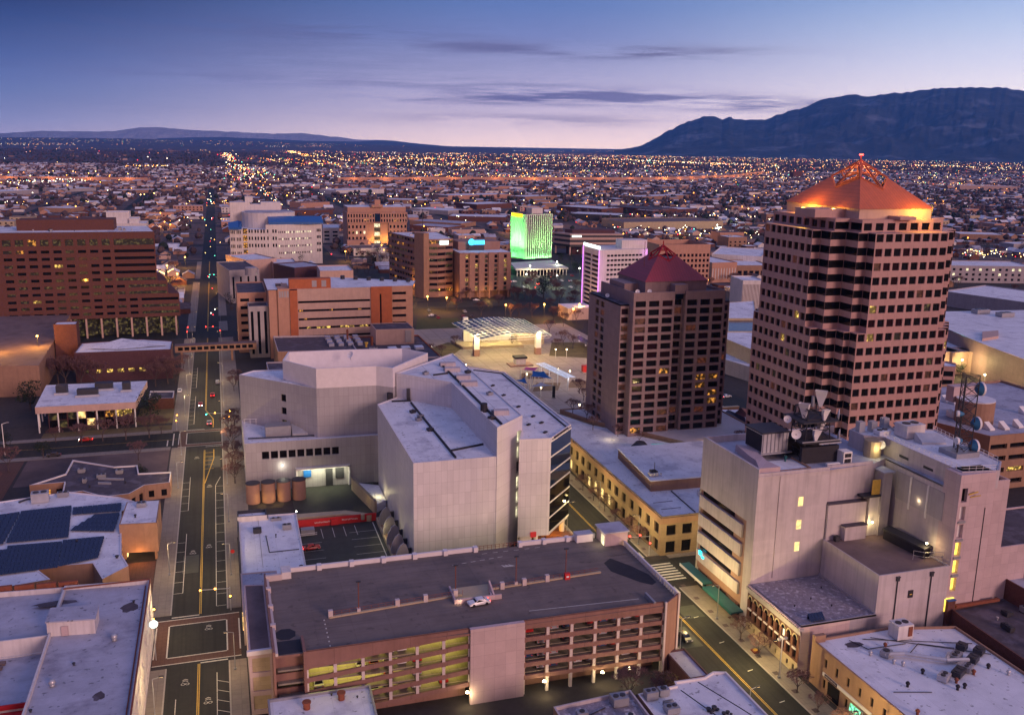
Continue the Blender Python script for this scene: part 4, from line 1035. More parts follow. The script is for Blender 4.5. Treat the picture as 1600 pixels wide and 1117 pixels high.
# garage lighting: real tubes under each deck
for k in range(4):
    z = ZR-.6-FH*k
    mb = MB()
    for i in range(5): mb.box(14+i*5.9, 15.4+i*5.9, 166.6, 166.9, z-.28, z-.16)
    mb.build('tube_light', 'garage_tube', t)
    mb = MB()
    for i in range(13):
        x = 11.8+i*5.25 if i < 6 else 54.2+(i-6)*5.12; mb.box(x-.3, x+.3, 162, 175, z-.38, z-.01); mb.box(x-.3, x+.3, 168.5, 169.1, z-FH+.4, z-.38)
    mb.build('beam', 'cream_stone', t)
    arealight(27, 167, z-.3, 30, 6, 1900, (1, .83, .16))
    arealight(70, 167.5, z-.3, 26, 5, 130, (1, .80, .42))
# stair tower at the north east corner
t2 = thing('stair_kiosk', 'pink stair kiosk with blue roof at the corner of the garage deck', 'building', (86.5, 193.8, 0))
MB().box(84.4, 90.2, 191.4, 196.8, 0, ZR+3.2).build('wall', 'garage_pink', t2); MB().box(84.0, 90.5, 191.1, 197.1, ZR+3.2, ZR+3.5).build('roof', 'blue_grey_roof', t2)
MB().box(84.3, 84.4, 192.0, 193.6, ZR, ZR+2.4).build('door', 'lit_white', t2)
MB().box(78.6, 82.8, 195.0, 197.4, ZR, ZR+1.9).build('annex', 'white_parapet', t2); MB().box(78.5, 82.9, 194.9, 197.5, ZR+1.9, ZR+2.0).build('roof', 'blue_grey_roof', t2)
point(83.2, 192.4, ZR+2.2, 140, (1, .8, .45))
# lamp posts on the deck
def deck_lamp(x, y, lab):
    a = thing('deck_lamp', lab, 'lamp post', (x, y, ZR)); MB().tube((x, y, ZR), (x, y, ZR+6.6), .09, 6).build('pole', 'rust', a)
    MB().box(x-.5, x+.5, y-.2, y+.2, ZR+6.6, ZR+6.85).build('lamp_head', 'metal_dark', a); MB().box(x-.35, x+.35, y-.35, y+.35, ZR, ZR+.9).build('base', 'garage_post', a); return a
deck_lamp(23.5, 174.8, 'slim lamp post on the garage deck west of the ramp'); deck_lamp(44.2, 176.9, 'slim lamp post on the garage deck beside the ramp wall')
deck_lamp(69.6, 178.6, 'slim lamp post with a red box at its foot on the deck'); deck_lamp(57.8, 177.7, 'slim lamp post between the white car and the red box')
t = thing('hydrant_box', 'small red fire box at the foot of a deck lamp', 'fire box', (69.6, 178, ZR)); MB().box(69.0, 70.2, 177.3, 178.1, ZR, ZR+1.4).build('cabinet', 'red_paint', t); MB().box(69.3, 69.9, 177.25, 177.3, ZR+.5, ZR+.9).build('label_plate', 'white_paint', t)

# low annex west of the garage
t = thing('garage_annex', 'narrow brown annex at the west end of the garage with lit lower face', 'building', (4, 182, 0)); w = Win(t)
bld('', '', [(1.7, 168.5), (5.9, 168.2), (5.9, 196), (1.6, 197)], 13.6, 'garage_pink', 'brown_roof', {'S': dict(cols=lambda L: [(.5, L-.4)], rows=[(1, 4), (5, 8), (9, 12)], pick=lambda c, r: 'cream_stone')}, par=.1, root=t, win=w)
MB().box(1.3, 6.0, 167.9, 168.6, 12.9, 13.8).build('ledge', 'white_parapet', t)
bld('', '', [(1.2, 195.5), (9.6, 197.2), (9.6, 216.8), (1.2, 217.4)], 6.8, 'garage_pink', 'blue_grey_roof', par=.2, root=t, win=w); w.done()
MB().box(1.0, 1.25, 197.5, 199.8, 2.6, 5.8).build('sign_panel', 'lit_shop', t)

# buildings cut by the lower edge
t = thing('snow_roof_shop', 'small building with clean snowy roof and two dark round vents before the garage', 'building', (14, 155, 0))
bld('', '', [(4.4, 141), (22.8, 140), (23.4, 160.0), (4.5, 160.2)], 7.6, 'dark_brick', 'snow_roof', par=.5, root=t, cap='metal_grey')
for x, y in ((11.2, 156.0), (17.6, 157.3)): MB().cyl(x, y, 7.6, 8.8, .62, 12).cyl(x, y, 8.8, 9.1, .8, 12).build('round_vent', 'rust', t)
vent(t, 16, 159, 7.6, .2, .4); vent(t, 20.5, 157, 7.6, .2, .4)
t = thing('mauve_roof_shop', 'low building with mauve roof and boxy cooler below the garage', 'building', (60, 143, 0))
bld('', '', [(54.6, 128), (70.6, 128), (70.6, 145.4), (54.6, 144.2)], 7, 'tan_wall', 'mottled_roof', par=.7, root=t, cap='lilac_wall')
hvac(t, 67, 142.6, 7, 3, 2.4, 1.8); hvac(t, 59, 141, 7, 2, 1.4, 1); pipe(t, [(56, 139), (64, 142)], 7, .1); clutter(t, 56, 69, 131, 139, 7, 5, 5)
t = thing('blue_snow_roof_shop', 'snowy roofed building with gable parapet beside the diagonal street view', 'building', (80, 138, 0))
P = [(71.2, 126), (91.3, 126), (91.3, 145.8), (88.8, 146.6), (86.2, 145.3), (79.8, 145.5), (79.5, 144.2), (71.2, 143.5)]
bld('', '', P, 7.4, 'tan_wall', 'snow_roof', par=.5, root=t, cap='white_parapet')
rail(t, [(84.5, 144.6), (88.0, 134.5), (90.4, 127)], 7.4, wd=.15, h=.1); rail(t, [(80, 143), (84, 128)], 7.4, wd=.15, h=.1); hvac(t, 73.2, 142, 7.4, 2.4, 1.8, 1.8); hvac(t, 76, 142.5, 7.4, 2, 1.6, 1.5); hvac(t, 75, 137, 7.4, 2.5, 2, 1.4)
for i in range(16): vent(t, 84+R.uniform(-2.5, 2.5), 134+R.uniform(-2, 1.5), 7.4, R.uniform(.2, .5), R.uniform(.3, .9))
for i in range(6): MB().box(74.5, 76.5, 139+i*.5, 139.2+i*.5, 7.4, 8.3).build('crate', 'metal_grey', t) if i < 2 else None
# little brick gatehouse and orange paved yard
bld('gatehouse', 'small dark gatehouse with glowing door at the garage exit', [(86.6, 151.5), (91.2, 151.5), (91.2, 162.5), (86.6, 162.5)], 3.4, 'dark_brick', 'blue_grey_roof', {'S': dict(cols=[(1.6, 3.4)], rows=[(.2, 2.4)], pick=lambda c, r: 'lit_dim')}, par=.3)
sheet('yard', [(79, 144.5), (92, 146.8), (91.6, 154), (79, 154)], .04, 'brick_paving')
t = thing('yard_fence', 'low white post fence around the orange lit yard', 'fence', (92, 149, 0))
MB().box(91.6, 92.0, 146, 161, 0, 1.3).build('rail', 'cream_stone', t)
point(88.8, 149.9, 3.2, 420, (1, .66, .25)); point(83.5, 150, 3.5, 240, (1, .55, .12))
# ================================================================= TELEPHONE EXCHANGE (pink white block with bands and dishes)
t = thing('exchange_building', 'large lilac windowless block with brown bands, rooftop dishes and lit stair tower', 'building', (135, 175, 0)); w = Win(t)
ZA = 37.0
XW = 112.4
# west face with four bands that wrap on the brown frame
mb = MB(); P0, P1 = (XW, 197.5), (XW, 172.2)
mb.p([(XW, 197.5, 25.2), (XW, 172.2, 25.2), (XW, 172.2, ZA), (XW, 197.5, ZA)]); mb.p([(XW, 175.6, 0), (XW, 172.2, 0), (XW, 172.2, 25.2), (XW, 175.6, 25.2)])
mb.p([(XW, 172.2, 0), (131, 172.2, 0), (131, 172.2, ZA), (XW, 172.2, ZA)])
mb.p([(131, 172.2, 0), (131, 173.2, 0), (131, 173.2, ZA), (131, 172.2, ZA)]); mb.p([(131, 173.2, 19), (143.5, 173.2, 19), (143.5, 173.2, ZA), (131, 173.2, ZA)])
mb.p([(XW, 197.5, 0), (XW, 197.5, ZA), (150, 197.5, ZA), (150, 197.5, 0)])
# long west wall of the east wing, facing the court
mb.p([(149.2, 176, 14), (149.2, 157.02, 14), (149.2, 157.02, ZA), (149.2, 176, ZA)]); mb.p([(143.5, 173.2, 19), (149.2, 176, 19), (149.2, 176, ZA), (143.5, 173.2, ZA)])
mb.build('wall', 'lilac_wall', t)
bands = [(20.4, 23.5), (15.6, 18.7), (10.8, 13.9), (6.2, 9.1)]
m1 = MB(); m2 = MB()
m2.p([(XW+.5, 197.5, 4), (XW+.5, 175.6, 4), (XW+.5, 175.6, 25.2), (XW+.5, 197.5, 25.2)])
m2.build('window_band', 'brown_ribbon', t)
for k, (a, b) in enumerate(bands):
    mm = MB().box(XW-.05, XW+.5, 177.4, 197.5, a, b).build('band_panel', 'lilac_wall', t)
    w.add((XW+.45, 196.5), (0, -1), 15, b+.25, b+1.35, 'glass_dark')
MB().box(XW+.6, 131, 173, 197, 0, 4).build('storefront', 'brown_brick', t); MB().box(XW-.3, XW-.05, 194.6, 195.8, 8.3, 9.3).box(XW-.3, XW-.05, 193.4, 194.4, 7.9, 8.3).build('sign', 'sign_teal', t)
for i in range(5): w.add((XW+.55, 196-i*4.6), (0, -1), 3.6, .5, 3.6, 'lit_dim_red' if i % 2 else 'glass_red')
# south face: three small lit windows
for z in (30.0, 24.4, 19.0): w.add((123.3, 172.1), (1, 0), 1.25, z-1.0, z+1.2, 'lit_plain')
MB().box(118.0, 118.4, 172.0, 172.2, 12, ZA-.4).box(XW, 131, 172.0, 172.15, ZA-.2, ZA+.05).build('wall_trim', 'lilac_wall', t)
MB().p([(XW, 172.2, ZA), (131, 172.2, ZA), (143.5, 173.2, ZA), (149.2, 176, ZA), (149.2, 197.5, ZA), (XW, 197.5, ZA)]).build('roof', 'blue_grey_roof', t)
mb = MB()
for q in ([(XW, 172.2), (XW+.6, 172.8), (XW+.6, 197), (XW, 197.5)], [(XW, 197.5), (XW+.5, 197), (150, 197), (150, 197.5)]): mb.prism(q, ZA, ZA+1.7)
for q in ([(XW, 172.2), (131, 172.2), (131, 172.6), (XW+.5, 172.8)], [(131, 173.2), (143.5, 173.2), (143.5, 173.6), (131, 173.6)]): mb.prism(q, ZA, ZA+.7)
mb.build('parapet', 'lilac_wall', t)
# raised slab with bent outline, sunken roof
MB().prism([(112.9, 173.0), (118.2, 172.7), (117.6, 177.5), (120.0, 187.5), (117, 190), (115.5, 181.2), (115.3, 178.2)], ZA, ZA+1.7).build('roof_slab', 'garage_pink', t)
MB().box(118.7, 126.5, 173.6, 180.5, ZA+.02, ZA+.25).build('roof_mat', 'snow_roof', t)
MB().box(118.4, 126.8, 173.3, 173.6, ZA, ZA+.6).box(126.5, 126.9, 173.6, 181, ZA, ZA+.6).box(118.4, 118.7, 173.6, 181, ZA, ZA+.6).build('kerb_frame', 'tan_wall', t)
# cooling unit on stilts
ct = MB().box(119.2, 126.2, 182.2, 189.4, ZA+1.8, ZA+6.4).build('cooling_unit', 'galvanised', t)
MB().box(119.12, 119.2, 182.4, 189.2, ZA+2.0, ZA+6.0).build('intake', 'tar', ct); MB().box(118.9, 126.5, 181.9, 189.7, ZA+6.4, ZA+6.7).build('deck', 'metal_dark', ct)
mb = MB()
for i in range(7): mb.box(119.4+i*1.05, 119.6+i*1.05, 182.05, 182.2, ZA+1.9, ZA+6.3)
mb.box(118.6, 127, 181.4, 182.3, ZA+1.5, ZA+1.8); mb.build('frame', 'metal_grey', ct)
mb = MB()
for x in (119.6, 126): 
    for y in (182.6, 189): mb.tube((x, y, ZA), (x, y, ZA+1.8), .12, 5)
mb.build('stilt', 'metal_dark', ct)
MB().box(136.3, 138.6, 174.6, 177.0, ZA, ZA+3.0).build('ventilator', 'white_paint', t); MB().box(136.6, 137.4, 174.5, 174.6, ZA+1.7, ZA+2.6).box(137.5, 138.3, 174.5, 174.6, ZA+1.7, ZA+2.6).box(136.6, 137.4, 174.5, 174.6, ZA+.4, ZA+1.3).box(137.5, 138.3, 174.5, 174.6, ZA+.4, ZA+1.3).build('grille', 'tar', t)
MB().box(131.5, 135, 173.9, 174.6, ZA, ZA+.8).build('roof_box', 'white_paint', t)
vent(t, 124, 179.5, ZA, .4, 1.6, 'teal_metal')
# lattice platform carrying dishes
lt = MB(); cx, cy = 131.6, 181.5
for sx in (-3.6, 3.6):
    for sy in (-3.2, 3.2):
        lt.tube((cx+sx, cy+sy, ZA), (cx+sx*.8, cy+sy*.8, ZA+12.5), .16, 5)
for k in range(5):
    z0, z1 = ZA+k*2.5, ZA+(k+1)*2.5
    for (a, b) in (((-3.5, -3.1), (3.5, -3.1)), ((3.5, -3.1), (3.5, 3.1)), ((3.5, 3.1), (-3.5, 3.1)), ((-3.5, 3.1), (-3.5, -3.1))):
        f0, f1 = 1-.04*k, 1-.04*(k+1)
        lt.tube((cx+a[0]*f0, cy+a[1]*f0, z0), (cx+b[0]*f1, cy+b[1]*f1, z1), .09, 4); lt.tube((cx+b[0]*f0, cy+b[1]*f0, z0), (cx+a[0]*f1, cy+a[1]*f1, z1), .09, 4)
        lt.tube((cx+a[0]*f1, cy+a[1]*f1, z1), (cx+b[0]*f1, cy+b[1]*f1, z1), .1, 4)
dt = thing('dish_tower', 'dark lattice rack crowded with white dishes on the lilac block roof', 'antenna tower', (cx, cy, ZA))
lt.build('lattice', 'metal_dark', dt)
MB().box(cx-5, cx+5, cy-4.6, cy+4.6, ZA+4.9, ZA+5.2).box(cx-5, cx+4.6, cy-4.2, cy+4.2, ZA+9.6, ZA+9.9).build('platform', 'metal_dark', dt)
MB().box(cx-5, cx+5, cy-4.5, cy-3.5, ZA+.2, ZA+4.0).build('screen', 'tar', dt)
MB().box(cx-5, cx+5, cy+2, cy+4.4, ZA+.2, ZA+4.4).build('screen', 'tar', dt)
MB().tube((cx-5.6, cy-5.1, ZA+5.6), (cx+5, cy-5.1, ZA+5.6), .12, 4).tube((cx-1, cy-5.1, ZA+4.9), (cx+5, cy-5.1, ZA+4.9), .18, 4).build('guard_rail', 'galvanised', dt)
def horn(root, x, y, z, az, s=1.0, lean=.25):
    """horn reflector: a tall tapering curved box, narrow at the foot"""
    c, d = math.cos(az), math.sin(az); mb = MB()
    def P_(u, v, h): return (x+u*c-v*d, y+u*d+v*c, z+h)
    pr_ = [(-.45, 0, .45), (-.2, 1.6, .9), (.2, 3.6, 1.5), (1.0, 5.6, 1.9)]
    for (u0, h0, w0), (u1, h1, w1) in zip(pr_, pr_[1:]):
        for s0 in (0, 1):
            o_ = .9*(1+h0*.2) if s0 else 0; o2 = .9*(1+h1*.2) if s0 else 0
            mb.p([P_(u0*s-o_*s, -w0*s/1, h0*s), P_(u0*s-o_*s, w0*s/1, h0*s), P_(u1*s-o2*s, w1*s, h1*s), P_(u1*s-o2*s, -w1*s, h1*s)])
        for sg in (-1, 1):
            mb.p([P_(u0*s, sg*w0*s, h0*s), P_((u0-.9*(1+h0*.2))*s, sg*w0*s, h0*s), P_((u1-.9*(1+h1*.2))*s, sg*w1*s, h1*s), P_(u1*s, sg*w1*s, h1*s)])
    return mb.build('horn_antenna', 'dish_white', root)
horn(dt, cx+1.0, cy-1.5, ZA+12.6, -2.3, .72); horn(dt, cx-3.0, cy-1.0, ZA+10.0, -2.5, .66); horn(dt, cx+1.2, cy-3.6, ZA+9.8, -1.5, .5, 0); horn(dt, cx-1.3, cy-4.4, ZA+5.2, -1.6, .52)
horn(dt, cx+3.0, cy, ZA+5.2, -1.2, .55)
dish(dt, cx-6.0, cy-3, ZA+5.4, 1.15, -1.9, .1); dish(dt, cx+5.6, cy-2, ZA+9.0, 1.3, -.6, .0); dish(dt, cx+5.8, cy-2.6, ZA+4.2, 1.3, -.6, .0); dish(dt, cx-5.8, cy+1, ZA+8.0, .9, -2.3, .2)
MB().cyl(cx, cy, ZA+12.5, ZA+15, .4, 8).build('post', 'metal_grey', dt)
MB().prism([(149.2, 157.02), (150.7, 157.02), (150.7, 178.6), (146.9, 181.4), (146.9, 175.5), (149.2, 176)], ZA-.3, ZA+.05).build('ledge', 'blue_grey_roof', t)
# penthouse strip and the long upper storey
up = [(150.8, 156.5), (160.5, 153.4), (167, 160), (172, 180), (166, 190), (152, 192), (150.6, 178)]
up = [(150.6, 153.6), (159.5, 152.4), (164.5, 157), (167.5, 181.2), (151.2, 189), (146.5, 186.5), (146.8, 181.5), (150.6, 179)]
bld('', '', up, 41.0, 'lilac_wall', 'snow_roof', par=.2, root=t, win=w, z0=ZA)
tw = [(149.2, 152.2), (158.6, 152.2), (158.6, 157), (149.2, 157)]
mb = MB(); wallgrid(mb, w, (149.2, 152.2), (158.6, 152.2), 0, 41.0, [(.7, 2.2)], [(14+i*4.15, 17.2+i*4.15) for i in range(6)], .8, lambda c, r: 'lit_stair' if r < 3 else ('white_paint' if r < 5 else 'glass_dark'))
mb.p([(149.2, 157, 0), (149.2, 152.2, 0), (149.2, 152.2, 41), (149.2, 157, 41)]); mb.p([(158.6, 152.2, 0), (158.6, 157, 0), (158.6, 157, 41), (158.6, 152.2, 41)])
mb.p([(149.2, 152.2, 41), (158.6, 152.2, 41), (158.6, 157, 41), (149.2, 157, 41)]); mb.build('stair_tower', 'garage_pink', t)
MB().box(148.7, 151.2, 151.9, 152.3, 9.5, 12.5).build('stair_glass', 'lit_stair', t)
bld('', '', [(158.6, 153), (163.4, 153), (163.4, 175), (158.6, 175)], 37.6, 'garage_pink', 'dark_roof', par=.9, root=t, win=w)
mb = MB().tube((151.6, 152, 36.5), (153.4, 151.4, 37.2), .16).tube((152.2, 152.1, 35.8), (154.0, 151.2, 36.4), .12); mb.build('davit', 'road_yellow', t)
for z in (18.0, 22.2, 26.3, 30.5): MB().box(149.7, 151.6, 151.95, 152.2, z-.5, z).build('stair_ledge', 'metal_grey', t)
mb = MB().tube((156.6, 152.15, 8), (156.6, 152.15, 33), .1, 5); mb.build('downpipe', 'metal_dark', t)
# railings on the upper roof
mb = MB()
def railing(mb, pts, z, h=1.1, st=1.6):
    for a, b in zip(pts, pts[1:]):
        L = math.dist(a, b); n = max(1, int(L/st))
        for i in range(n+1):
            x = a[0]+(b[0]-a[0])*i/n; y = a[1]+(b[1]-a[1])*i/n; mb.tube((x, y, z), (x, y, z+h), .045, 4)
        for q in (.5, 1): mb.tube((*a, z+h*q), (*b, z+h*q), .045, 4)
railing(mb, [(150.9, 179), (150.9, 154), (159, 152.8), (163.5, 157.2), (166.8, 181)], 41.2); mb.build('railing', 'white_paint', t)
hvac(t, 157.5, 178.5, 41, 5.5, 4.2, 3.4, .05, 'white_wall'); MB().prism([(156, 172.2), (161.8, 171), (162.5, 173.8), (156, 175)], 41, [41.6, 41.4, 42.8, 43.2]).build('duct', 'galvanised', t)
for x, y in ((151.5, 184.5), (156.5, 186.3), (148.4, 185)): MB().box(x-.8, x+.8, y-.8, y+.8, 41, 43.6).build('air_handler', 'galvanised', t)
for i in range(7): MB().tube((151.8+i*2.1, 182.2, 41.6), (153.5+i*2.1, 186.8, 41.8), .22, 6).build('roof_duct', 'metal_grey', t)
hvac(t, 160, 183.4, 41, 3, 2, 1.6); hvac(t, 152, 181.5, 41, 3.6, 2.2, 1.2, .1, 'snow_roof'); dish(t, 150, 177.6, 41, .7, -2.0, .3); dish(t, 148.2, 176.8, 38.6, 1.0, -2.2, .3)
MB().cyl(147.2, 178.4, ZA, ZA+4, 2.0, 18).build('round_hood', 'cream_stone', t); point(146.6, 175.4, ZA+2.4, 260, (1, .82, .35))
for y in (170, 162): MB().box(150.5, 150.6, y, y+3, 38.3, 38.9).build('grille', 'metal_dark', t)
# panels on the long west wall
for y0, y1 in ((166.8, 171.6), (161.2, 166.3), (156.2, 160.8)): MB().box(149.05, 149.2, y0, y1, 29, 35.5).build('wall_panel', 'grey_wall', t)
for y in (166.5, 161.0): MB().box(148.9, 149.2, y-.1, y+.25, 27.8, 35.6).build('wall_rib', 'white_paint', t)
MB().box(144.9, 147.4, 170.8, 174.6, 20, 35.4).build('lift_shaft', 'grey_wall', t); MB().box(144.6, 147.7, 170.4, 174.9, 35.4, 35.7).build('shaft_roof', 'blue_grey_roof', t)
MB().box(142.2, 144.9, 171.4, 173.2, 20, 30).build('shaft', 'white_wall', t); MB().box(142.4, 144.6, 171.2, 171.4, 30.2, 33.8).build('gantry', 'road_yellow', t); MB().box(140, 144.9, 171, 173.2, 29.6, 30.1).build('landing', 'metal_dark', t)
MB().box(131.2, 141.6, 171.6, 173.2, 20, 28.6).build('annex', 'lilac_wall', t); MB().box(131.1, 141.7, 171.5, 173.2, 28.6, 28.8).build('annex_roof', 'dark_roof', t)
MB().box(135.2, 141.0, 170.1, 171.6, 20, 23.4).build('store', 'lilac_wall', t); MB().box(135.0, 141.2, 169.9, 171.6, 23.4, 23.6).build('store_roof', 'dark_roof', t)
hvac(t, 133.4, 170.5, 20, 1.2, 1, 1.3, m='metal_dark')
w.done()
# middle block with brown roof
bld('exchange_annex', 'mid height lilac annex with brown gravel roof inside the court of the exchange', [(130.6, 152.0), (149.0, 152.0), (149.0, 173.0), (130.6, 171.8)], 20, 'lilac_wall', 'brown_roof', par=.3)
t = thing('loading_canopy', 'dark flat canopy with steel rail on the brown roof below the long wall', 'canopy', (146, 163, 20))
MB().prism([(144.6, 169), (147.4, 170), (148.8, 157.5), (145.8, 156.6)], 22.2, 22.6).build('cover', 'metal_dark', t); MB().prism([(144.8, 168.8), (147.2, 169.6), (148.6, 157.8), (146.0, 157)], 20.1, 22.2).build('enclosure', 'tar', t)
mb = MB(); railing(mb, [(143.2, 156.8), (144.8, 155.2), (149.0, 154.4)], 20.3, 2.2, 2.2); mb.build('railing', 'galvanised', t)
for x, y, z, lab in ((142.9, 170.6, 23.6, 'bright wall lamp at the foot of the shaft on the brown roof'), (147.2, 157.6, 23.4, 'bright lamp hanging under the railed canopy on the brown roof')):
    l = thing('wall_lamp', lab, 'light', (x, y, z)); MB().ball((x, y, z), .28).build('bulb', 'lamp_warm', l); MB().box(x-.3, x+.3, y-.1, y+.1, z+.25, z+.4).build('bracket', 'metal_dark', l)
    point(x-.3, y-.7, z, 300, (1, .72, .3))
point(148.7, 163.5, 31, 60, (1, .75, .4))
t2 = thing('wall_hatch', 'square yellow and black hatch on the lilac annex front', 'hatch', (139.2, 151.9, 15)); MB().box(138.6, 139.8, 151.8, 151.98, 14.2, 15.9).build('panel', 'tar', t2); MB().box(138.9, 139.5, 151.75, 151.8, 14.9, 15.1).build('stripe', 'road_yellow', t2)
for x in (135.4, 144.2): 
    d = thing('downpipe', 'black downpipe with hopper on the lilac annex front, '+('nearer the arched hall' if x < 140 else 'nearer the lit stair'), 'pipe', (x, 151.9, 0)); MB().tube((x, 151.85, 0), (x, 151.85, 19.2), .14, 6).box(x-.35, x+.35, 151.6, 152, 18.6, 19.4).build('pipe', 'metal_dark', d); MB().box(x-.45, x+.45, 151.5, 152, 19.4, 19.6).build('hopper', 'metal_dark', d)
# antenna mast
t = thing('lattice_mast', 'tall dark lattice mast with blue backed drum dishes above the exchange', 'antenna mast', (159.5, 163.8, 41)); mb = MB()
MXc, MYc = 159.3, 164.0
legs = [(MXc-1.9, MYc-1.2), (MXc+1.9, MYc-1.2), (MXc, MYc+2.0)]
for k in range(8):
    z0, z1 = 41+k*2.35, 41+(k+1)*2.35
    for i in range(3):
        a, b = legs[i], legs[(i+1) % 3]
        mb.tube((*a, z0), (*b, z1), .07, 4); mb.tube((*b, z0), (*a, z1), .07, 4); mb.tube((*a, z1), (*b, z1), .07, 4); mb.tube((*a, z0), (*a, z1), .13 if i else .22, 5)
mb.build('lattice', 'metal_dark', t)
def drum(root, x, y, z, r, az):
    d = Vector((math.cos(az), math.sin(az), 0)); c = Vector((x, y, z)); o = MB().tube(tuple(c), tuple(c+d*.5), r, 18).build('dish', 'dish_white', root, False)
    MB().tube(tuple(c-d*1.0), tuple(c-d*.02), r*.4, 18, r*.98).build('shroud', 'dish_blue', o); return o
drum(t, MXc+3.0, MYc-.5, 56.4, 1.6, -.12); drum(t, MXc+2.8, MYc-.8, 48.4, 1.6, -.12); drum(t, MXc+3.0, MYc-.8, 43.0, 1.6, -.12); drum(t, MXc-2.4, MYc-1.6, 45.0, .8, 3.0); drum(t, MXc-2.6, MYc-1.2, 51.2, .7, 2.6)
MB().box(MXc-3.2, MXc+3.2, MYc-2.6, MYc+3.0, 41.0, 42.1).build('base', 'metal_grey', t)
# arched hall
t = thing('arched_hall', 'old hall with two rows of tall dark arched windows facing the lamplit pavement', 'building', (121, 162, 0)); w = Win(t)
ZH = 11.6
mb = MB(); A, B_ = (111.9, 172.0), (111.9, 151.6); L = 20.4
us = [(.55+i*2.2, .55+i*2.2+1.35) for i in range(9)]
mb2 = MB()
wallgrid(mb2, w, A, B_, 0, 2.9, [(a+.35, b-.35) for a, b in us], [(.8, 2.0)], .25, lambda c, r: 'glass_dark'); mb2.build('plinth', 'cream_stone', t)
wallgrid(mb, w, A, B_, 2.9, 9.3, us, [(3.3, 5.5), (6.0, 8.0)], .45, lambda c, r: 'lit_white' if (c, r) == (6, 1) else 'glass_dark')
for i, (a, b) in enumerate(us):
    y = 172-(a+b)/2; r = (b-a)/2
    mb.p([(111.82, y+r*1.0*math.cos(q*PI/8), 8.0+r*1.2*math.sin(q*PI/8)) for q in range(9)]) if False else None
mb.build('wall', 'brown_brick', t)
for i, (a, b) in enumerate(us):
    y = 172-(a+b)/2; r = (b-a)/2; o = MB()
    o.p([(111.84, y+r*math.cos(q*PI/8), 8.0+r*1.25*math.sin(q*PI/8)) for q in range(9)])
    o.build('window', 'glass_dark', t)
    ar = MB()
    for q in range(8):
        t0, t1 = q*PI/8, (q+1)*PI/8; r2 = r+.28
        ar.p([(111.78, y+r*math.cos(t0), 8+r*1.25*math.sin(t0)), (111.78, y+r2*math.cos(t0), 8+r2*1.25*math.sin(t0)), (111.78, y+r2*math.cos(t1), 8+r2*1.25*math.sin(t1)), (111.78, y+r*math.cos(t1), 8+r*1.25*math.sin(t1))])
    ar.build('arch_trim', 'cream_stone', t)
    MB().box(111.7, 111.95, y-r, y+r, 5.55, 5.9).build('sill', 'white_parapet', t)
MB().box(111.7, 130.5, 151.6, 151.62, 0, .01).build('kick', 'cream_stone', t)
MB().prism([(111.9, 151.6), (111.9, 172.0), (112.3, 172), (112.3, 151.6)], 9.3, 10.4).build('frieze', 'grey_wall', t)
MB().box(111.3, 112.5, 151.3, 172, 10.4, 11.0).build('cornice', 'grey_wall', t)
mb = MB()
for i in range(28): mb.cyl(111.7+.0, 151.7+i*.74, 11.0, 11.35, .3, 6)
mb.build('roof_tile', 'garage_pink', t)
MB().p([(112.0, 151.6, 0), (124, 151.6, 0), (124, 151.6, ZH), (112.0, 151.6, ZH)]).p([(112.0, 151.6, ZH), (112.0, 151.6, 0), (112, 152, 0), (112, 152, ZH)]).build('side_wall', 'garage_pink', t)
MB().p([(124, 151.6, 0), (130.6, 151.6, 0), (130.6, 151.6, ZH), (124, 151.6, ZH)]).build('side_wall', 'grey_wall', t)
MB().p([(112.4, 151.7, ZH-.4), (130.6, 151.7, ZH-.4), (130.6, 172, ZH-.4), (112.4, 172, ZH-.4)]).build('roof', 'mottled_roof', t)
MB().box(112.0, 130.6, 151.6, 151.9, ZH-.4, ZH+.05).box(130.3, 130.6, 151.9, 172, ZH-.4, ZH+.1).build('parapet', 'grey_wall', t)
solar(t, [(115.0, 152.6), (118.6, 152.6), (119.0, 154.6), (115.4, 154.6)], ZH-.4, 5, 1, .9)
for x, y in ((124, 158), (121.5, 162), (127, 166), (116, 160)): vent(t, x, y, ZH-.4, .2, .4)
w.done()
# teal awnings
t = thing('awning', 'teal awning along the dark storefront, nearest the junction', 'awning', (110.7, 196, 3.6))
MB().prism([(109.6, 188.5), (112.3, 188.5), (112.3, 200.5), (109.6, 200.5)], 3.5, 3.9).build('canopy', 'teal_metal', t); MB().box(109.5, 109.6, 188.5, 200.5, 3.3, 4.0).build('fascia', 'white_paint', t)
t = thing('awning', 'longer teal awning beside the arched hall', 'awning', (110.6, 180, 3.4))
MB().prism([(109.2, 174), (112.3, 174), (112.3, 187.6), (109.2, 187.6)], 3.2, 3.6).build('canopy', 'teal_metal', t); MB().box(109.1, 109.2, 174, 187.6, 3.0, 3.8).build('fascia', 'teal_metal', t)
point(110.5, 193, 2.8, 60, (1, .6, .25))

# ================================================================= TAN SHOP ROW lower right
t = thing('tan_shop_row', 'tan two storey shop row with wide snowy roof full of vents', 'building', (135, 135, 0)); w = Win(t)
P = [(113.5, 110), (146, 110), (146.6, 146), (132, 149.6), (113.4, 149.4)]
bld('', '', P, 9.0, 'tan_wall', 'snow_roof', {'W': dict(cols=lambda L: [(4.4+i*3.55, 5.3+i*3.55) for i in range(9)], rows=[(1.2, 3.2), (5.8, 7.7)], pick=lambda c, r: 'glass_dark' if r else ('lit_dim' if c % 2 else 'glass_dark'))}, par=.5, root=t, win=w)
MB().box(113.4, 116.0, 148.6, 149.5, 9, 10.6).build('parapet', 'tan_wall', t)
MB().box(113.2, 113.5, 130, 145, 4.0, 4.7).build('sign_band', 'white_parapet', t)
MB().box(113.12, 113.2, 140.2, 144.2, 4.0, 4.75).build('sign_board', 'purple_roof', t)
mb = MB()
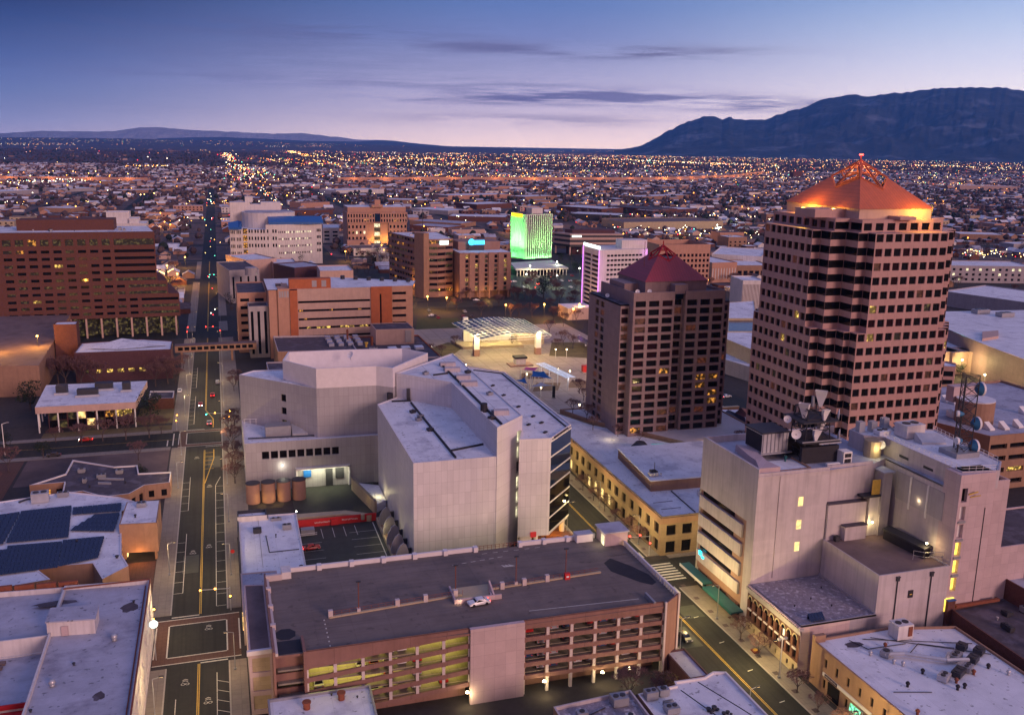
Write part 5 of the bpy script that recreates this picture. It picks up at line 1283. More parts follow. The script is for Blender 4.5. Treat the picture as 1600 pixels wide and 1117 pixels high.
for i in range(13): mb.box(113.09, 113.12, 140.5+i*.27, 140.62+i*.27, 4.22, 4.22+(.3 if i % 3 else .2))
mb.build('lettering', 'lilac_wall', t)
MB().box(113.2, 113.45, 139.5, 143.0, .3, 3.6).build('shopfront', 'glass_dark', t); MB().box(113.2, 113.45, 133, 136, .6, 3.2).build('shop_window', 'lit_green', t)
hvac(t, 132.4, 148.2 if False else 146.0, 9, 3.8, 3.0, 3.4, .0, 'white_wall', 'roof_cabin')
MB().box(133.0, 134.0, 144.35, 144.5, 9.9, 12).build('door', 'rust', t)
for x, y in ((121.5, 141.5), (126.5, 143.3), (124.0, 137.6), (125.2, 136.4), (127.0, 133.0), (131, 128.5), (129.5, 126.5), (131.2, 126.6), (136.5, 130), (141, 131), (121, 130), (143, 128), (138.5, 134), (116.5, 122)):
    MB().cyl(x, y, 9, 9.5, .25, 8).ball((x, y, 9.75), .42, 8, 5).build('turbine_vent', R.choice(('rust', 'tar', 'tar', 'galvanised')), t, True)
mb = MB()
for a, b in (((123.6, 139.9), (127.5, 138.9)), ((127.5, 138.9), (134.0, 134.6)), ((134.0, 134.6), (136.5, 136.6)), ((134, 134.6), (138.6, 133.6))): mb.tube((*a, 9.9), (*b, 9.9), .42, 6)
mb.build('roof_duct', 'galvanised', t)
for x, y, lx in ((124.4, 140.4, 2.2), (137.2, 135.6, 3), (139.8, 133.8, 2.6), (133.4, 130.6, 3.4), (136.2, 131.4, 2.4), (129.4, 130.0, 2.6), (143.4, 136, 2.2), (141.3, 138.4, 2.0)): hvac(t, x, y, 9, lx, 1.8, 1.3, .5, R.choice(('metal_grey', 'metal_dark', 'galvanised')))
for pts in ([(121, 147.5), (122.5, 143.5), (131.5, 143.2)], [(124, 147.2), (145, 139.5)], [(126, 147.3), (145.5, 135)], [(130, 140), (134, 142.5), (140, 139)], [(117, 129), (124, 127)]): pipe(t, pts, 9, .08, 'tar')
n = 12; MB().p([(121.0+2.0*math.cos(2*PI*i/n)*(1+.2*math.sin(3*i)), 146.0+1.1*math.sin(2*PI*i/n), 9.013) for i in range(n)]).build('water_stain', 'dark_roof', t)
w.done()
# red brick block with dark roof
t = thing('brick_block', 'red brick block with cluttered dark roof beside the snowy shop row', 'building', (160, 140, 0)); w = Win(t)
P = [(147.8, 112), (178, 112), (178, 150), (165.8, 154.6), (163.4, 152.8), (150.3, 152.0), (149.6, 148)]
bld('', '', P, 9.6, 'brown_brick', 'dark_roof', {5: dict(cols=lambda L: [(.6, 1.6)], rows=[(3, 5)]), 6: dict(cols=lambda L: cols_n(8, 1.7, L, 2, 2), rows=[(4.6, 6.6)], pick=lambda c, r: 'white_paint' if c % 2 else 'glass_dark')}, par=.7, root=t, win=w)
MB().box(149.0, 151.0, 151.2, 153.2, 0, 12.2).build('chimney', 'brown_brick', t); MB().box(148.9, 151.1, 151.1, 153.3, 12.2, 12.4).build('chimney_cap', 'blue_metal', t)
MB().box(151.4, 163.4, 151.2, 151.9, 10.3, 10.9).build('flashing', 'rust', t)
clutter(t, 154, 172, 132, 149, 9.6, 16, 12, .35); clutter(t, 153, 176, 118, 132, 9.6, 10, 14)
w.done()
bld('brick_penthouse', 'small brick block with blue roof at the edge behind the dark roof', [(166.4, 146), (176, 146), (176, 156), (166.4, 156)], 14, 'brown_brick', 'blue_grey_roof', par=.4)
t = thing('white_box_building', 'plain white walled block with large pale screen beside the stair tower', 'building', (180, 160, 0))
bld('', '', [(163.6, 153.2), (200, 153.2), (200, 172), (163.6, 172)], 22, 'garage_pink', 'dark_roof', par=.4, root=t)
MB().box(171.5, 199, 152.9, 153.2, 12, 21).build('screen_panel', 'white_panel', t)

# ================================================================= TWO STOREY ARCADE BUILDING on the far corner
t = thing('arcade_building', 'long buff two storey block with lamplit windows along the pavement and snowy roof', 'building', (125, 262, 0)); w = Win(t)
P = [(110.6, 213.6), (150, 213.6), (150, 250), (122, 318), (111.4, 318)]
rrk = random.Random(9)
bld('', '', [(110.5, 213.6), (150, 213.6), (150, 262), (124.5, 300), (118, 316), (112, 316)], 11.0, 'buff_stone', 'snow_roof', {
    'W': dict(cols=lambda L: cols_n(18, 2.9, L, 1.6), rows=[(.5, 3.9), (5.7, 8.6)], d=.5, pick=lambda c, r: (('lit_plain' if c in (3, 4, 5, 8, 9, 10, 11) else 'lit_shop' if c in (1, 2) else 'glass_dark') if r == 0 else 'glass_dark')),
    'S': dict(cols=lambda L: cols_n(8, 2.9, L, 1.6), rows=[(.5, 3.9), (5.7, 8.6)], d=.5)}, par=.25, root=t, win=w)
MB().prism([(110.2, 213.3), (150, 213.3), (150, 213.6), (110.5, 213.6)], 9.2, 10.9).prism([(110.2, 213.3), (110.5, 213.6), (112, 316), (111.7, 316)], 9.2, 10.9).build('cornice', 'tan_wall', t)
MB().prism([(116.2, 232.5), (150, 231.0), (150, 262), (131, 262.5), (119.0, 262.5)], 11, 14.2, top=False).build('upper_wall', 'tan_wall', t)
MB().prism([(115.8, 232.1), (150.3, 230.6), (150.3, 262.4), (131, 262.9), (118.6, 262.9)], 14.2, 14.5).build('upper_roof', 'snow_roof', t)
MB().tube((118.8, 236, 14.5), (118.8, 236, 18.5), .1, 5).build('mast', 'metal_dark', t); clutter(t, 117.5, 121, 234, 237, 14.5, 4, 3); clutter(t, 121.5, 132, 216, 228, 11, 7, 6)
for y in (224, 219): MB().box(113, 119, y, y+.2, 11, 11.1).build('seam', 'dark_roof', t)
pipe(t, [(122, 231), (121, 214.5)], 11, .15)
w.done()
# pool deck of the hotel
t = thing('hotel_podium', 'snow dusted podium with planters around the turquoise hotel pool', 'podium', (145, 275, 0))
bld('', '', [(125.2, 300), (150, 262.6), (178, 262.6), (178, 316), (119, 316.5)], 12, 'tan_wall', 'white_deck', par=.4, root=t)
MB().prism([(133.2, 264.6), (148.8, 264.6), (148.8, 268.2), (134.4, 270.2)], 12.05, 12.12).build('pool_water', 'pool_water', t)
MB().prism([(133.0, 264.3), (149.2, 264.3), (149.2, 264.6), (133.0, 264.6)], 12.0, 12.3).build('pool_edge', 'white_paint', t)
MB().cyl(129.8, 269, 12, 13.6, 3.0, 14, 1.5).build('tent', 'metal_dark', t)
point(140, 266.4, 13.4, 120, (.8, .95, .7)); point(153, 268, 13.2, 200, (1, .5, .12)); point(124.5, 281, 13.0, 200, (1, .75, .4))
for x, y, c in ((138.7, 267.0, 'lamp_warm'), (153.2, 267.6, 'lamp_sodium'), (151.0, 271.8, 'lamp_sodium'), (124.2, 281, 'lamp_warm'), (119.5, 272.5, 'lamp_warm')):
    pass

# ================================================================= HOTEL TOWER (mauve, red pyramid)
t = thing('hotel_tower', 'mauve concrete hotel tower with grid of dark windows and red pyramid roof', 'building', (149, 300, 0)); w = Win(t)
FLH = 2.93; nfl = 17
def hp(c, r, s=0):
    k = rrk.random()
    return 'lit_amber' if k < .006 else 'lit_dim_red' if k < .08 else 'glass_red' if k < .4 else 'glass_dark'
rows = rows_n(nfl, 9.2, FLH, 2.0)
mb = MB(); ZT = 60.1
fixed = {(0, 1): 1, (5, 7): 1, (6, 7): 1, (5, 6): 1, (6, 5): 1, (6, 4): 1, (2, 8): 1}
def hpick(off): return lambda c, r: 'lit_amber' if (c+off, r) in fixed else hp(c, r)
wallgrid(mb, w, (131.4, 282.6), (146.6, 282.6), 8, ZT, cols_n(3, 3.8, 15.2, .75), rows, .55, hpick(0))
mb.p([(146.6, 282.6, 8), (146.6, 284.2, 8), (146.6, 284.2, ZT), (146.6, 282.6, ZT)])
wallgrid(mb, w, (146.6, 284.4), (150.6, 284.4), 8, ZT-2.5, [(.35, 3.6)], rows, .5, hpick(3))
mb.p([(150.6, 284.2, 8), (150.6, 282.6, 8), (150.6, 282.6, ZT), (150.6, 284.2, ZT)])
wallgrid(mb, w, (150.6, 282.6), (165.8, 282.6), 8, ZT, cols_n(3, 3.8, 15.2, .75), rows, .55, hpick(4))
mb.p([(131.4, 286, 8), (131.4, 282.6, 8), (131.4, 282.6, ZT), (131.4, 286, ZT)]); mb.p([(165.8, 282.6, 8), (165.8, 286, 8), (165.8, 286, ZT), (165.8, 282.6, ZT)])
ZL = 56.6
wallgrid(mb, w, (128.3, 286), (131.4, 286), 8, ZL, [(.35, 2.9)], rows[:-1], .5, hp); wallgrid(mb, w, (165.8, 286), (169.6, 286), 8, ZL, [(.5, 3.2)], rows[:-1], .5, hpick(7))
L = 28.4
wallgrid(mb, w, (128.3, 314.4), (128.3, 286), 8, ZL, [(6.4, 9.6), (11.0, 14.4)], rows[:-1], .4, hp)
mb.p([(169.6, 286, 8), (169.6, 314.4, 8), (169.6, 314.4, ZL), (169.6, 286, ZL)]); mb.p([(169.6, 314.4, 8), (128.3, 314.4, 8), (128.3, 314.4, ZL), (169.6, 314.4, ZL)])
for i in range(nfl): mb.prism([(147.9, 282.9), (150.5, 284.1), (150.5, 284.4), (147.9, 283.4)], 9.2+i*FLH-.5, 9.2+i*FLH-.1)
mb.box(131.4, 131.9, 286.01, 311, ZL, ZT).box(165.3, 165.8, 286.01, 311, ZL, ZT); mb.build('wall', 'mauve_concrete', t)
MB().box(131.4, 165.8, 282.6, 311, ZT, ZT+.02).build('roof', 'dark_roof', t); MB().box(128.3, 169.6, 286, 314.4, ZL-.5, ZL).build('roof', 'dark_roof', t)
MB().box(131.4, 131.9, 282.62, 310.9, ZT, ZT+.9).box(165.3, 165.8, 282.62, 310.9, ZT, ZT+.9).box(131.9, 146.6, 282.6, 283.1, ZT, ZT+.9).box(150.6, 165.3, 282.6, 283.1, ZT, ZT+.9).build('parapet', 'mauve_concrete', t)
MB().box(137.6, 160.8, 287.2, 310, ZT, 63.9).box(146.8, 151.6, 283.2, 287.2, ZT, 63.2).box(132.5, 137.6, 293, 306, ZT, 62.6).build('drum', 'mauve_concrete', t)
def pyramid(x0, x1, y0, y1, z0, z1, m, root, fr=None, cut=.72):
    cx, cy = (x0+x1)/2, (y0+y1)/2; c = [(x0, y0), (x1, y0), (x1, y1), (x0, y1)]
    mb = MB()
    for i in range(4):
        a, b = Vector((*c[i], z0)), Vector((*c[(i+1) % 4], z0)); ap = Vector((cx, cy, z1))
        # each face is notched by an open diamond towards the top
        l0 = a.lerp(ap, cut); r0 = b.lerp(ap, cut); mid = (a+b)/2; low = mid.lerp(ap, cut-.17)
        a1, b1 = a.lerp(ap, cut+.02), b.lerp(ap, cut+.02)
        mb.p([a, b, r0, low, l0])
    mb.build('roof', m, root)
    mb = MB()
    for i in range(4):
        a, b = Vector((*c[i], z0)), Vector((*c[(i+1) % 4], z0)); ap = Vector((cx, cy, z1)); l0 = a.lerp(ap, cut-.02); r0 = b.lerp(ap, cut-.02); low = ((a+b)/2).lerp(ap, cut-.19); up = ((a+b)/2).lerp(ap, .93)
        for p, q in ((l0, ap), (low, l0), (low, r0), (low, up)): mb.tube(p, q, .26, 5)
        for f in (.85, .93): mb.tube(a.lerp(ap, f), b.lerp(ap, f), .2, 5)
    mb.tube((cx, cy, z1), (cx, cy, z1+1.5), .2, 5)
    mb.build('open_frame', fr or m, root)
    d = inset([*c], 1.5); mb = MB().prism(inset(ccw(c), (x1-x0)*.33), z0+(z1-z0)*.2, z0+(z1-z0)*.62); mb.build('core', 'mauve_concrete', root)
pyramid(137.2, 161.2, 286.8, 310.4, 63.9, 75.0, 'red_metal_roof', t, 'red_trim', .74)
for x, y in ((133.6, 284.6), (137.8, 284.2), (129.3, 300)): dish(t, x, y, ZT if y < 286 else ZL, .75, -2, .5, post=.5)
for x in (134, 140, 144): MB().box(x, x+.12, 296, 296.1, 75 if False else 64, 64.1).build('rod', 'rust', t) if False else None
MB().tube((141.4, 297, 64), (141.4, 297, 76.5), .09, 5).build('antenna', 'rust', t)
w.done()

# ================================================================= PLAZA OFFICE TOWER
t = thing('office_tower', 'tallest tower, pink granite with stepped corners under a floodlit orange pyramid roof', 'building', (189, 248, 0)); w = Win(t)
FL = 4.08; CX, CY = 189.3, 248.0
def plan(a, s):
    """stepped square: face half length a, steps of s"""
    q = [(-a, -26), (a, -26), (a, -22.6), (a+s, -22.6), (a+s, -18), (22.5, -18), (22.5, -a), (26, -a)]
    # complete by rotation
    one = [(-a, -26), (a, -26), (a, -22.8), (a+s, -22.8), (a+s, -(a+s)), (22.8, -(a+s)), (22.8, -a)]
    out = []
    for k in range(4):
        c, d = round(math.cos(k*PI/2)), round(math.sin(k*PI/2))
        out += [(CX+(x*c-y*d)*(.92 if x*c-y*d < -16 else 1), CY+x*d+y*c) for x, y in one]
    return out
def dedupe(P): return [p for i, p in enumerate(P) if math.dist(p, P[i-1]) > .05]
walls = MB(); rp = random.Random(21)
def pk_main(c, r):
    k = rp.random()
    return 'lit_yellow' if k < .018 else 'lit_dim' if k < .05 else 'lit_dim_red' if k < .09 else 'glass_red' if k < .3 else 'glass_dark'
nlow, ntot = 14, 21
for (a, s, f0, f1) in ((15.6, 3.6, 0, nlow), (12.6, 4.6, nlow, ntot)):
    P = dedupe(plan(a, s)); n = len(P); z0, z1 = f0*FL, f1*FL
    rws = [(k*FL+1.65, k*FL+3.85) for k in range(f0, f1)]
    for i in range(n):
        p0, p1 = P[i], P[(i+1) % n]; L = math.dist(p0, p1); sd = side_of(p0, p1)
        if sd == 'N' or (sd == 'E' and (p0[0] > CX+24)): walls.p([(*p0, z0), (*p1, z0), (*p1, z1), (*p0, z1)]); continue
        if L > 15: nw = 10 if a > 15 else 8; us = cols_n(nw, L/nw-.8, L, .4)
        elif L > 3.0: us = [(.0+.03, L-.03)]
        else: us = [(.03, L-.03)]
        wallgrid(walls, w, p0, p1, z0, z1, us, rws, .45 if L > 15 else .05, pk_main if L > 15 else (lambda c, r: 'lit_yellow' if rp.random() < .012 else 'glass_dark'))
    walls.p([(*q, z1) for q in P])
z1 = ntot*FL
# crown storeys
P2 = [(CX-14, CY-21.5), (CX+14, CY-21.5), (CX+14, CY-16), (CX+19, CY-16), (CX+19, CY+16), (CX+14, CY+16), (CX+14, CY+21), (CX-14, CY+21), (CX-14, CY+16), (CX-19, CY+16), (CX-19, CY-16), (CX-14, CY-16)]
n = len(P2)
for i in range(n):
    p0, p1 = P2[i], P2[(i+1) % n]; L = math.dist(p0, p1)
    wallgrid(walls, w, p0, p1, z1, z1+3.5, cols_n(max(1, int(L/3.6)), 2.7, L) if L > 6 else [(.05, L-.05)], [(z1+.4, z1+2.5)], .4, lambda c, r: 'lit_dim' if rp.random() < .2 else 'glass_dark')
walls.p([(*q, z1+3.5) for q in P2])
walls.build('wall', 'pink_granite', t)
zd = z1+3.5
dr = [(176.5, 229.8), (201.6, 229.8), (201.6, 266.4), (176.5, 266.4)]
MB().prism(dr, zd, 92.0).build('drum', 'pale_stucco', t)
MB().box(166, 176.5, 236, 246, zd, zd+2.4).box(186.5, 192, 224.5, 229.8, zd, zd+.9).build('crown_block', 'pink_granite', t)
def pyr2(x0, x1, y0, y1, z0, ap, m, root):
    c = [(x0, y0), (x1, y0), (x1, y1), (x0, y1)]; ap = Vector(ap); mb = MB(); cut = .63
    for i in range(4):
        a, b = Vector((*c[i], z0)), Vector((*c[(i+1) % 4], z0))
        k0, k1 = a.lerp(ap, .80), b.lerp(ap, .80)
        m_ = (a+b)/2; n1, n2 = a.lerp(b, .34).lerp(ap, .0), 0
        # facet with a notch: edges run high beside the ridges, the middle is cut away
        q1 = a.lerp(ap, .64); q2 = b.lerp(ap, .64); s1 = a.lerp(b, .5).lerp(ap, .40)
        mb.p([a, b, q2, s1, q1])
    mb.build('roof', m, root)
    fr = MB()
    for i in range(4):
        a, b = Vector((*c[i], z0)), Vector((*c[(i+1) % 4], z0)); s1 = a.lerp(b, .5).lerp(ap, .39); q1, q2 = a.lerp(ap, .63), b.lerp(ap, .63); up = a.lerp(b, .5).lerp(ap, .93)
        for p, q in ((q1, ap), (s1, q1), (s1, q2), (s1, up), (q1, up), (q2, up)): fr.tube(p, q, .3, 5)
        for f in (.72, .82, .9): fr.tube(a.lerp(ap, f), b.lerp(ap, f), .2, 4)
        s2 = s1.lerp(up, .4); fr.tube(s2, q1.lerp(ap, .3), .22, 5); fr.tube(s2, q2.lerp(ap, .3), .22, 5)
    fr.tube(ap, ap+Vector((0, 0, 1.3)), .22, 5); fr.build('open_frame', 'copper_roof', root)
    MB().box(ap.x-5, ap.x+5, ap.y-6.5, ap.y+6.5, z0+1, z0+4.5).build('core', 'metal_dark', root)
pyr2(176.0, 202.1, 229.3, 266.9, 92.0, (189.3, 248.2, 105.6), 'copper_roof', t)
MB().box(188.8, 189.8, 247.9, 248.5, 107.0, 107.4).build('beacon', 'sig_red', t)
MB().tube((198.5, 226.0, zd), (198.5, 226.0, zd+4.0), .09, 5).box(198.1, 198.9, 225.7, 226.3, zd+4.0, zd+4.3).build('roof_lamp', 'metal_dark', t)
w.done()
point(196.2, 225.6, 92.0, 5000, (1, .52, .06), .3); point(172.8, 252, 92.2, 5200, (1, .50, .06), .3); point(173.6, 238, 91.6, 1500, (1, .50, .06), .3); point(189.3, 248.2, 101.5, 2600, (1, .72, .35), .3)
# podium wings right of the tower
bld('plaza_side_block', 'pink granite side block with wide bays tucked behind the tallest tower', [(216, 250), (228, 250), (228, 280), (216, 280)], 22, 'pink_granite', 'blue_grey_roof', {'S': dict(cols=lambda L: [(1.5, L-1.2)], rows=[(2, 5), (7, 10), (12, 15), (17, 20.4)])}, par=.4)
# ================================================================= MIDDLE DISTANCE BUILDINGS
OCC = []
def occ(poly, m=6):
    xs = [p[0] for p in poly]; ys = [p[1] for p in poly]; OCC.append((min(xs)-m, max(xs)+m, min(ys)-m, max(ys)+m))
def rg(a, b, z, depth):
    """a block whose front roof edge was measured from a to b at height z, running depth metres back"""
    P, Q = Vector(G(*a, z)), Vector(G(*b, z)); d = (Q-P).normalized(); n = Vector((-d.y, d.x))
    if n.y < 0: n = -n
    r = [tuple(P), tuple(Q), tuple(Q+n*depth), tuple(P+n*depth)]; occ(r); return r
def even(n, w_frac=.6, m0=0.0):
    return lambda L: cols_n(n, (L-2*m0)/n*w_frac, L, m0+(L-2*m0)/n*(1-w_frac)/2)

# ---- banded orange building
t = thing('banded_office', 'orange and pink office with long dark ribbons and orange piers behind the white wing', 'building', (60, 500, 0)); w = Win(t)
YO = 481
lp = lambda c, r: 'lit_yellow' if r == 2 and rrk.random() < .55 else ('lit_amber' if rrk.random() < .05 else 'glass_dark')
mb = MB()
nseg = 16; us = [(i*37.3/nseg+.02, (i+1)*37.3/nseg-.02) for i in range(nseg)]
wallgrid(mb, w, (37, YO), (74.3, YO), 0, 35.6, [(.3, 37.0)], [(6.0+i*4.45, 7.15+i*4.45) for i in range(6)], .8, lambda c, r: 'glass_dark')
for i in range(14):
    if i in (1, 3, 4, 5, 8, 9, 10, 12, 13, 14): w.add((39+i*2.45, YO+.72), (1, 0), 2.0, 14.95, 16.0, 'lit_yellow')
for x, k in ((38, 4), (53, 4), (68, 4), (38, 0), (40, 3)): w.add((x, YO+.72), (1, 0), 1.6, 6.0+k*4.45+.1, 7.1+k*4.45, 'lit_amber')
mb.build('wall', 'pale_stucco', t)
mb = MB(); wallgrid(mb, w, (74.3, YO-.6), (85.3, YO-.6), 0, 35.9, [(4.6, 5.5)], [(3, 32)], .8); mb.p([(74.3, YO-.6, 0), (74.3, YO, 0), (74.3, YO, 35.9), (74.3, YO-.6, 35.9)])
mb.p([(37, YO, 0), (37, YO-1, 0), (37, YO-1, 34.6), (37, YO, 34.6)]); mb.p([(33.2, YO-1, 0), (37, YO-1, 0), (37, YO-1, 35.2), (33.2, YO-1, 35.2)]); mb.build('pier', 'orange_stucco', t); MB().box(33.2, 54, YO+.3, YO+6, 35.6, 40.6).build('penthouse', 'orange_stucco', t)
mb = MB(); wallgrid(mb, w, (85.3, YO), (96.4, YO), 0, 35.8, [(.3, 7.6)], [(3.6+i*3.95, 5.0+i*3.95) for i in range(8)], 1.2); mb.p([(96.4, YO, 5), (96.4, YO+26, 5), (96.4, YO+26, 35.8), (96.4, YO, 35.8)])
mb.build('wall', 'salmon_stucco', t)
mb = MB().box(27.4, 33.2, YO-.4, YO+20, 0, 36).box(23, 27.4, YO+1, YO+20, 0, 35.2); mb.build('side_wing', 'salmon_stucco', t)
for i in range(4): w.add((27.9+i*1.3, YO-.45), (1, 0), 1.0, 31.6, 34.8, 'grey_wall')
for x in (44.5, 49.3): w.add((x, YO+.25), (1, 0), 2.4, 36.4, 39.8, 'grey_wall')
MB().p([(22.5, YO, 35.65), (96.4, YO, 35.65), (101.5, YO+18, 35.65), (60, YO+40, 35.65), (22.5, YO+40, 35.65)]).build('roof', 'snow_roof', t)
for i in range(6): MB().cyl(64+i*6.6, YO+32-i*3.4, 35.65, 37.6, 1.2, 10).build('roof_vent', 'metal_dark', t)
clutter(t, 28, 60, YO+8, YO+30, 35.65, 8, 31)
bld('', '', [(8, 500), (22.8, 500), (22.8, 540), (8, 540)], 31, 'salmon_stucco', 'dark_roof', {'S': dict(cols=even(2, .6), rows=rows_n(7, 3, 4, 1.6))}, root=t, win=w)
bld('', '', [(13, 486), (22.8, 486), (22.8, 500), (13, 500)], 26, 'grey_wall', 'dark_roof', {'S': dict(cols=even(3, .4), rows=[(2, 24)])}, root=t, win=w)
w.done(); occ([(8, 480), (100, 540)])
# cluttered low roofs in front of it
t = thing('plant_roof_building', 'low dark roofed building crowded with skylights and plant before the banded office', 'building', (50, 440, 0))
bld('', '', [(24, 437), (60, 434), (60, 470), (24, 474)], 12.5, 'tan_wall', 'dark_roof', par=.8, cap='lilac_wall', root=t)
bld('', '', [(50, 408), (97, 404), (97, 470), (60, 472), (50, 440)], 11, 'tan_wall', 'dark_roof', par=.6, cap='orange_stucco', root=t)
for i in range(4):
    for j in range(3): MB().box(50.5+i*4.6-2, 53+i*4.6-2, 446+j*8, 450+j*8, 12.6, 14.0).build('skylight', 'blue_grey_roof', t)
bld('', '', [(72, 452), (91, 451), (91, 468), (72, 469)], 18.5, 'pale_stucco', 'dark_roof', par=.3, root=t)
MB().box(86.5, 89.5, 450.8, 451.2, 12, 18).build('louvre', 'grey_wall', t); MB().cyl(70, 452, 11, 15.5, .7, 8).build('flue', 'rust', t)
for i in range(3): MB().box(76+i*6.5, 80+i*6.5, 437, 442, 11, 12.2).build('skylight', 'snow_roof', t)
clutter(t, 52, 72, 412, 440, 11.2, 18, 17, .7); vent(t, 66, 444, 12, .9, 2.4, 'road_yellow'); MB().tube((58.5, 455, 12), (58.5, 455, 19), .5, 6).build('flue', 'rust', t)
t = thing('long_low_building', 'long low building with dark glass strip directly behind the white folded screen', 'building', (55, 380, 0)); w = Win(t)
bld('', '', [(17, 372), (84, 368), (92, 396), (17, 402)], 16, 'dark_brick', 'dark_roof', {'S': dict(cols=even(20, .92), rows=[(10.5, 15.5)], pick=lambda c, r: 'glass_blue')}, par=.6, cap='lilac_wall', root=t, win=w)
for i in range(5): MB().box(26+i*12, 29+i*12, 388, 391, 16, 16.8).build('skylight', 'snow_roof', t)
w.done()

# ---- courthouse with blue roofs
t = thing('curved_courthouse', 'pale curved courthouse with bright blue metal roofs and glowing stair window', 'building', (50, 880, 0)); w = Win(t)
def arcpts(x0, x1, y, sag, n=10): return [(x0+(x1-x0)*i/n, y-sag*math.sin(PI*i/n)) for i in range(n+1)]
fr = arcpts(10.5, 82, 872, 7, 14)
mb = MB(); ZK = 36.2
colz = [(9.4+i*6.1, 12.6+i*6.1) for i in range(4)]
for i in range(14):
    p0, p1 = fr[i], fr[i+1]; L = math.dist(p0, p1)
    if i == 2: wallgrid(mb, w, p0, p1, 0, ZK-4.5, [(.8, L-.6)], [(9+k*6.3, 14+k*6.3) for k in range(4)], .3, lambda c, r: 'lit_amber')
    elif i < 2: wallgrid(mb, w, p0, p1, 0, ZK-4.5, [(.6+1.4*k, 1.5+1.4*k) for k in range(3)], [(9+k*6.3, 12+k*6.3) for k in range(4)], .3)
    elif i < 8: wallgrid(mb, w, p0, p1, 0, ZK if i > 5 else ZK-4.5, [(.5, 1.9), (2.9, 4.2)] if i != 6 else [(1, 2.2)], [(10+k*6.3, 13+k*6.3) for k in range(1, 4)], .3)
    else: wallgrid(mb, w, p0, p1, 0, ZK, [(.7+1.6*k, 1.5+1.6*k) for k in range(3)], [(10+k*6.2, 11.7+k*6.2) for k in range(4)], .3, lambda c, r: 'lit_white' if rrk.random() < .3 else 'glass_dark')
mb.box(82, 91, 872, 890, 0, 36); mb.p([(10.5, 900, 0), (10.5, 872, 0), (10.5, 872, 31.5), (10.5, 900, 31.5)]); mb.build('wall', 'white_wall', t)
for k in range(4):
    for q in range(3): w.add((86.4+q*1.3, 871.9), (1, 0), .9, 11+k*6, 13.6+k*6, 'glass_dark')
MB().p([(*q, 31.5) for q in fr]+[(82, 900, 31.5), (10.5, 900, 31.5)]).build('roof', 'snow_roof', t)
MB().prism([(44, 866), (78, 867), (92.5, 871), (92.5, 886), (78, 884), (44, 882)], [36.2]*6, [38.2, 38.2, 37.4, 42, 42.4, 42.4]).build('blue_roof', 'blue_metal', t)
MB().prism([(9.5, 871), (18, 868), (21, 874), (18, 884), (9.5, 884)], [31.6]*5, [33.5, 33.5, 38.5, 38.5, 37]).build('blue_roof', 'blue_metal', t)
MB().cyl(46, 905, 30, 45, 24, 28).build('rotunda', 'white_wall', t); MB().cyl(46, 905, 45, 45.8, 21, 28).build('rotunda_roof', 'blue_grey_roof', t)
MB().box(12, 30, 915, 930, 30, 53).box(40, 58, 915, 930, 30, 53).box(30, 40, 915, 930, 30, 51).build('penthouse', 'white_wall', t); MB().box(26, 33, 918, 930, 53, 58).build('penthouse', 'white_wall', t)
w.done(); occ([(5, 860), (95, 935)])
bld('courthouse_forebuilding', 'lower buff building with curved corner just in front of the blue roofed courthouse', rg((432, 418), (470, 417), 20, 50), 20, 'pale_stucco', 'snow_roof', {'S': dict(cols=even(3, .5), rows=[(3, 6)])})
t = bld('stepped_civic_block', 'stepped sandy civic block with orange lit wall beside the courthouse', rg((385, 408), (432, 405), 22, 40), 22, 'pale_stucco', 'snow_roof')
t = bld('grey_corner_block', 'dull grey corner building with round tank near the far junction', rg((358, 424), (405, 422), 22, 50), 22, 'grey_wall', 'dark_roof', {'S': dict(cols=even(4, .25), rows=[(3, 18)])})
MB().cyl(20, 640, 22, 27, 4, 12).build('tank', 'grey_wall', t)
bld('barrel_roof_hall', 'dark barrel roofed hall with white pipes above the banded office', rg((460, 420), (508, 416), 22, 30), 22, 'dark_brick', 'blue_grey_roof')
bld('arched_block', 'sandy block with three tall arches left of the brown banded tower', rg((500, 425), (552, 424), 24, 30), 24, 'pale_stucco', 'snow_roof', {'S': dict(cols=lambda L: cols_n(4, 2.0, L, L*.5, 1), rows=[(9, 19)], pick=lambda c, r: 'glass_red')})
bld('white_garage_far', 'small white parking block just right of the blue roof', rg((504, 357), (530, 357), 16, 50), 16, 'white_wall', 'snow_roof', {'S': dict(cols=even(2, .6), rows=rows_n(3, 3, 4, 2))})

# ---- federal courthouse
t = thing('federal_courthouse', 'sand coloured courthouse with double window rows and glowing orange centre', 'building', (162, 1020, 0)); w = Win(t)
x0, x1, yq = 131, 195, 1000
mb = MB()
wallgrid(mb, w, (x0, yq), (x0+20, yq), 0, 26, even(5, .5)(20), rows_n(4, 2.5, 6, 3), .5, lit_pick(.15, ('lit_white',), seed=4))
wallgrid(mb, w, (x1-20, yq), (x1, yq), 0, 26, even(5, .5)(20), rows_n(4, 2.5, 6, 3), .5, lit_pick(.1, ('lit_white',), seed=6))
mb.box(x0+20, x0+28.5, yq+2, yq+20, 0, 26).box(x1-28.5, x1-20, yq+2, yq+20, 0, 26)
wallgrid(mb, w, (x0, yq-1), (x1, yq-1), 26, 37, even(22, .5)(x1-x0), [(27, 30), (32, 35.4)], .5, lit_pick(.06, ('lit_amber',), seed=7))
mb.box(x0, x1, yq-.4, yq+36, 26, 26.2).box(x0, x0+.5, yq, yq+36, 0, 37).box(x1-.5, x1, yq, yq+36, 0, 37).box(x0+1, x1-1, yq+3, yq+36, 37, 42.5).box(x0+26, x1-26, yq, yq+20, 42.5, 45).box(x0+30, x0+36, yq+4, yq+12, 45, 50)
mb.build('wall', 'salmon_stucco', t)
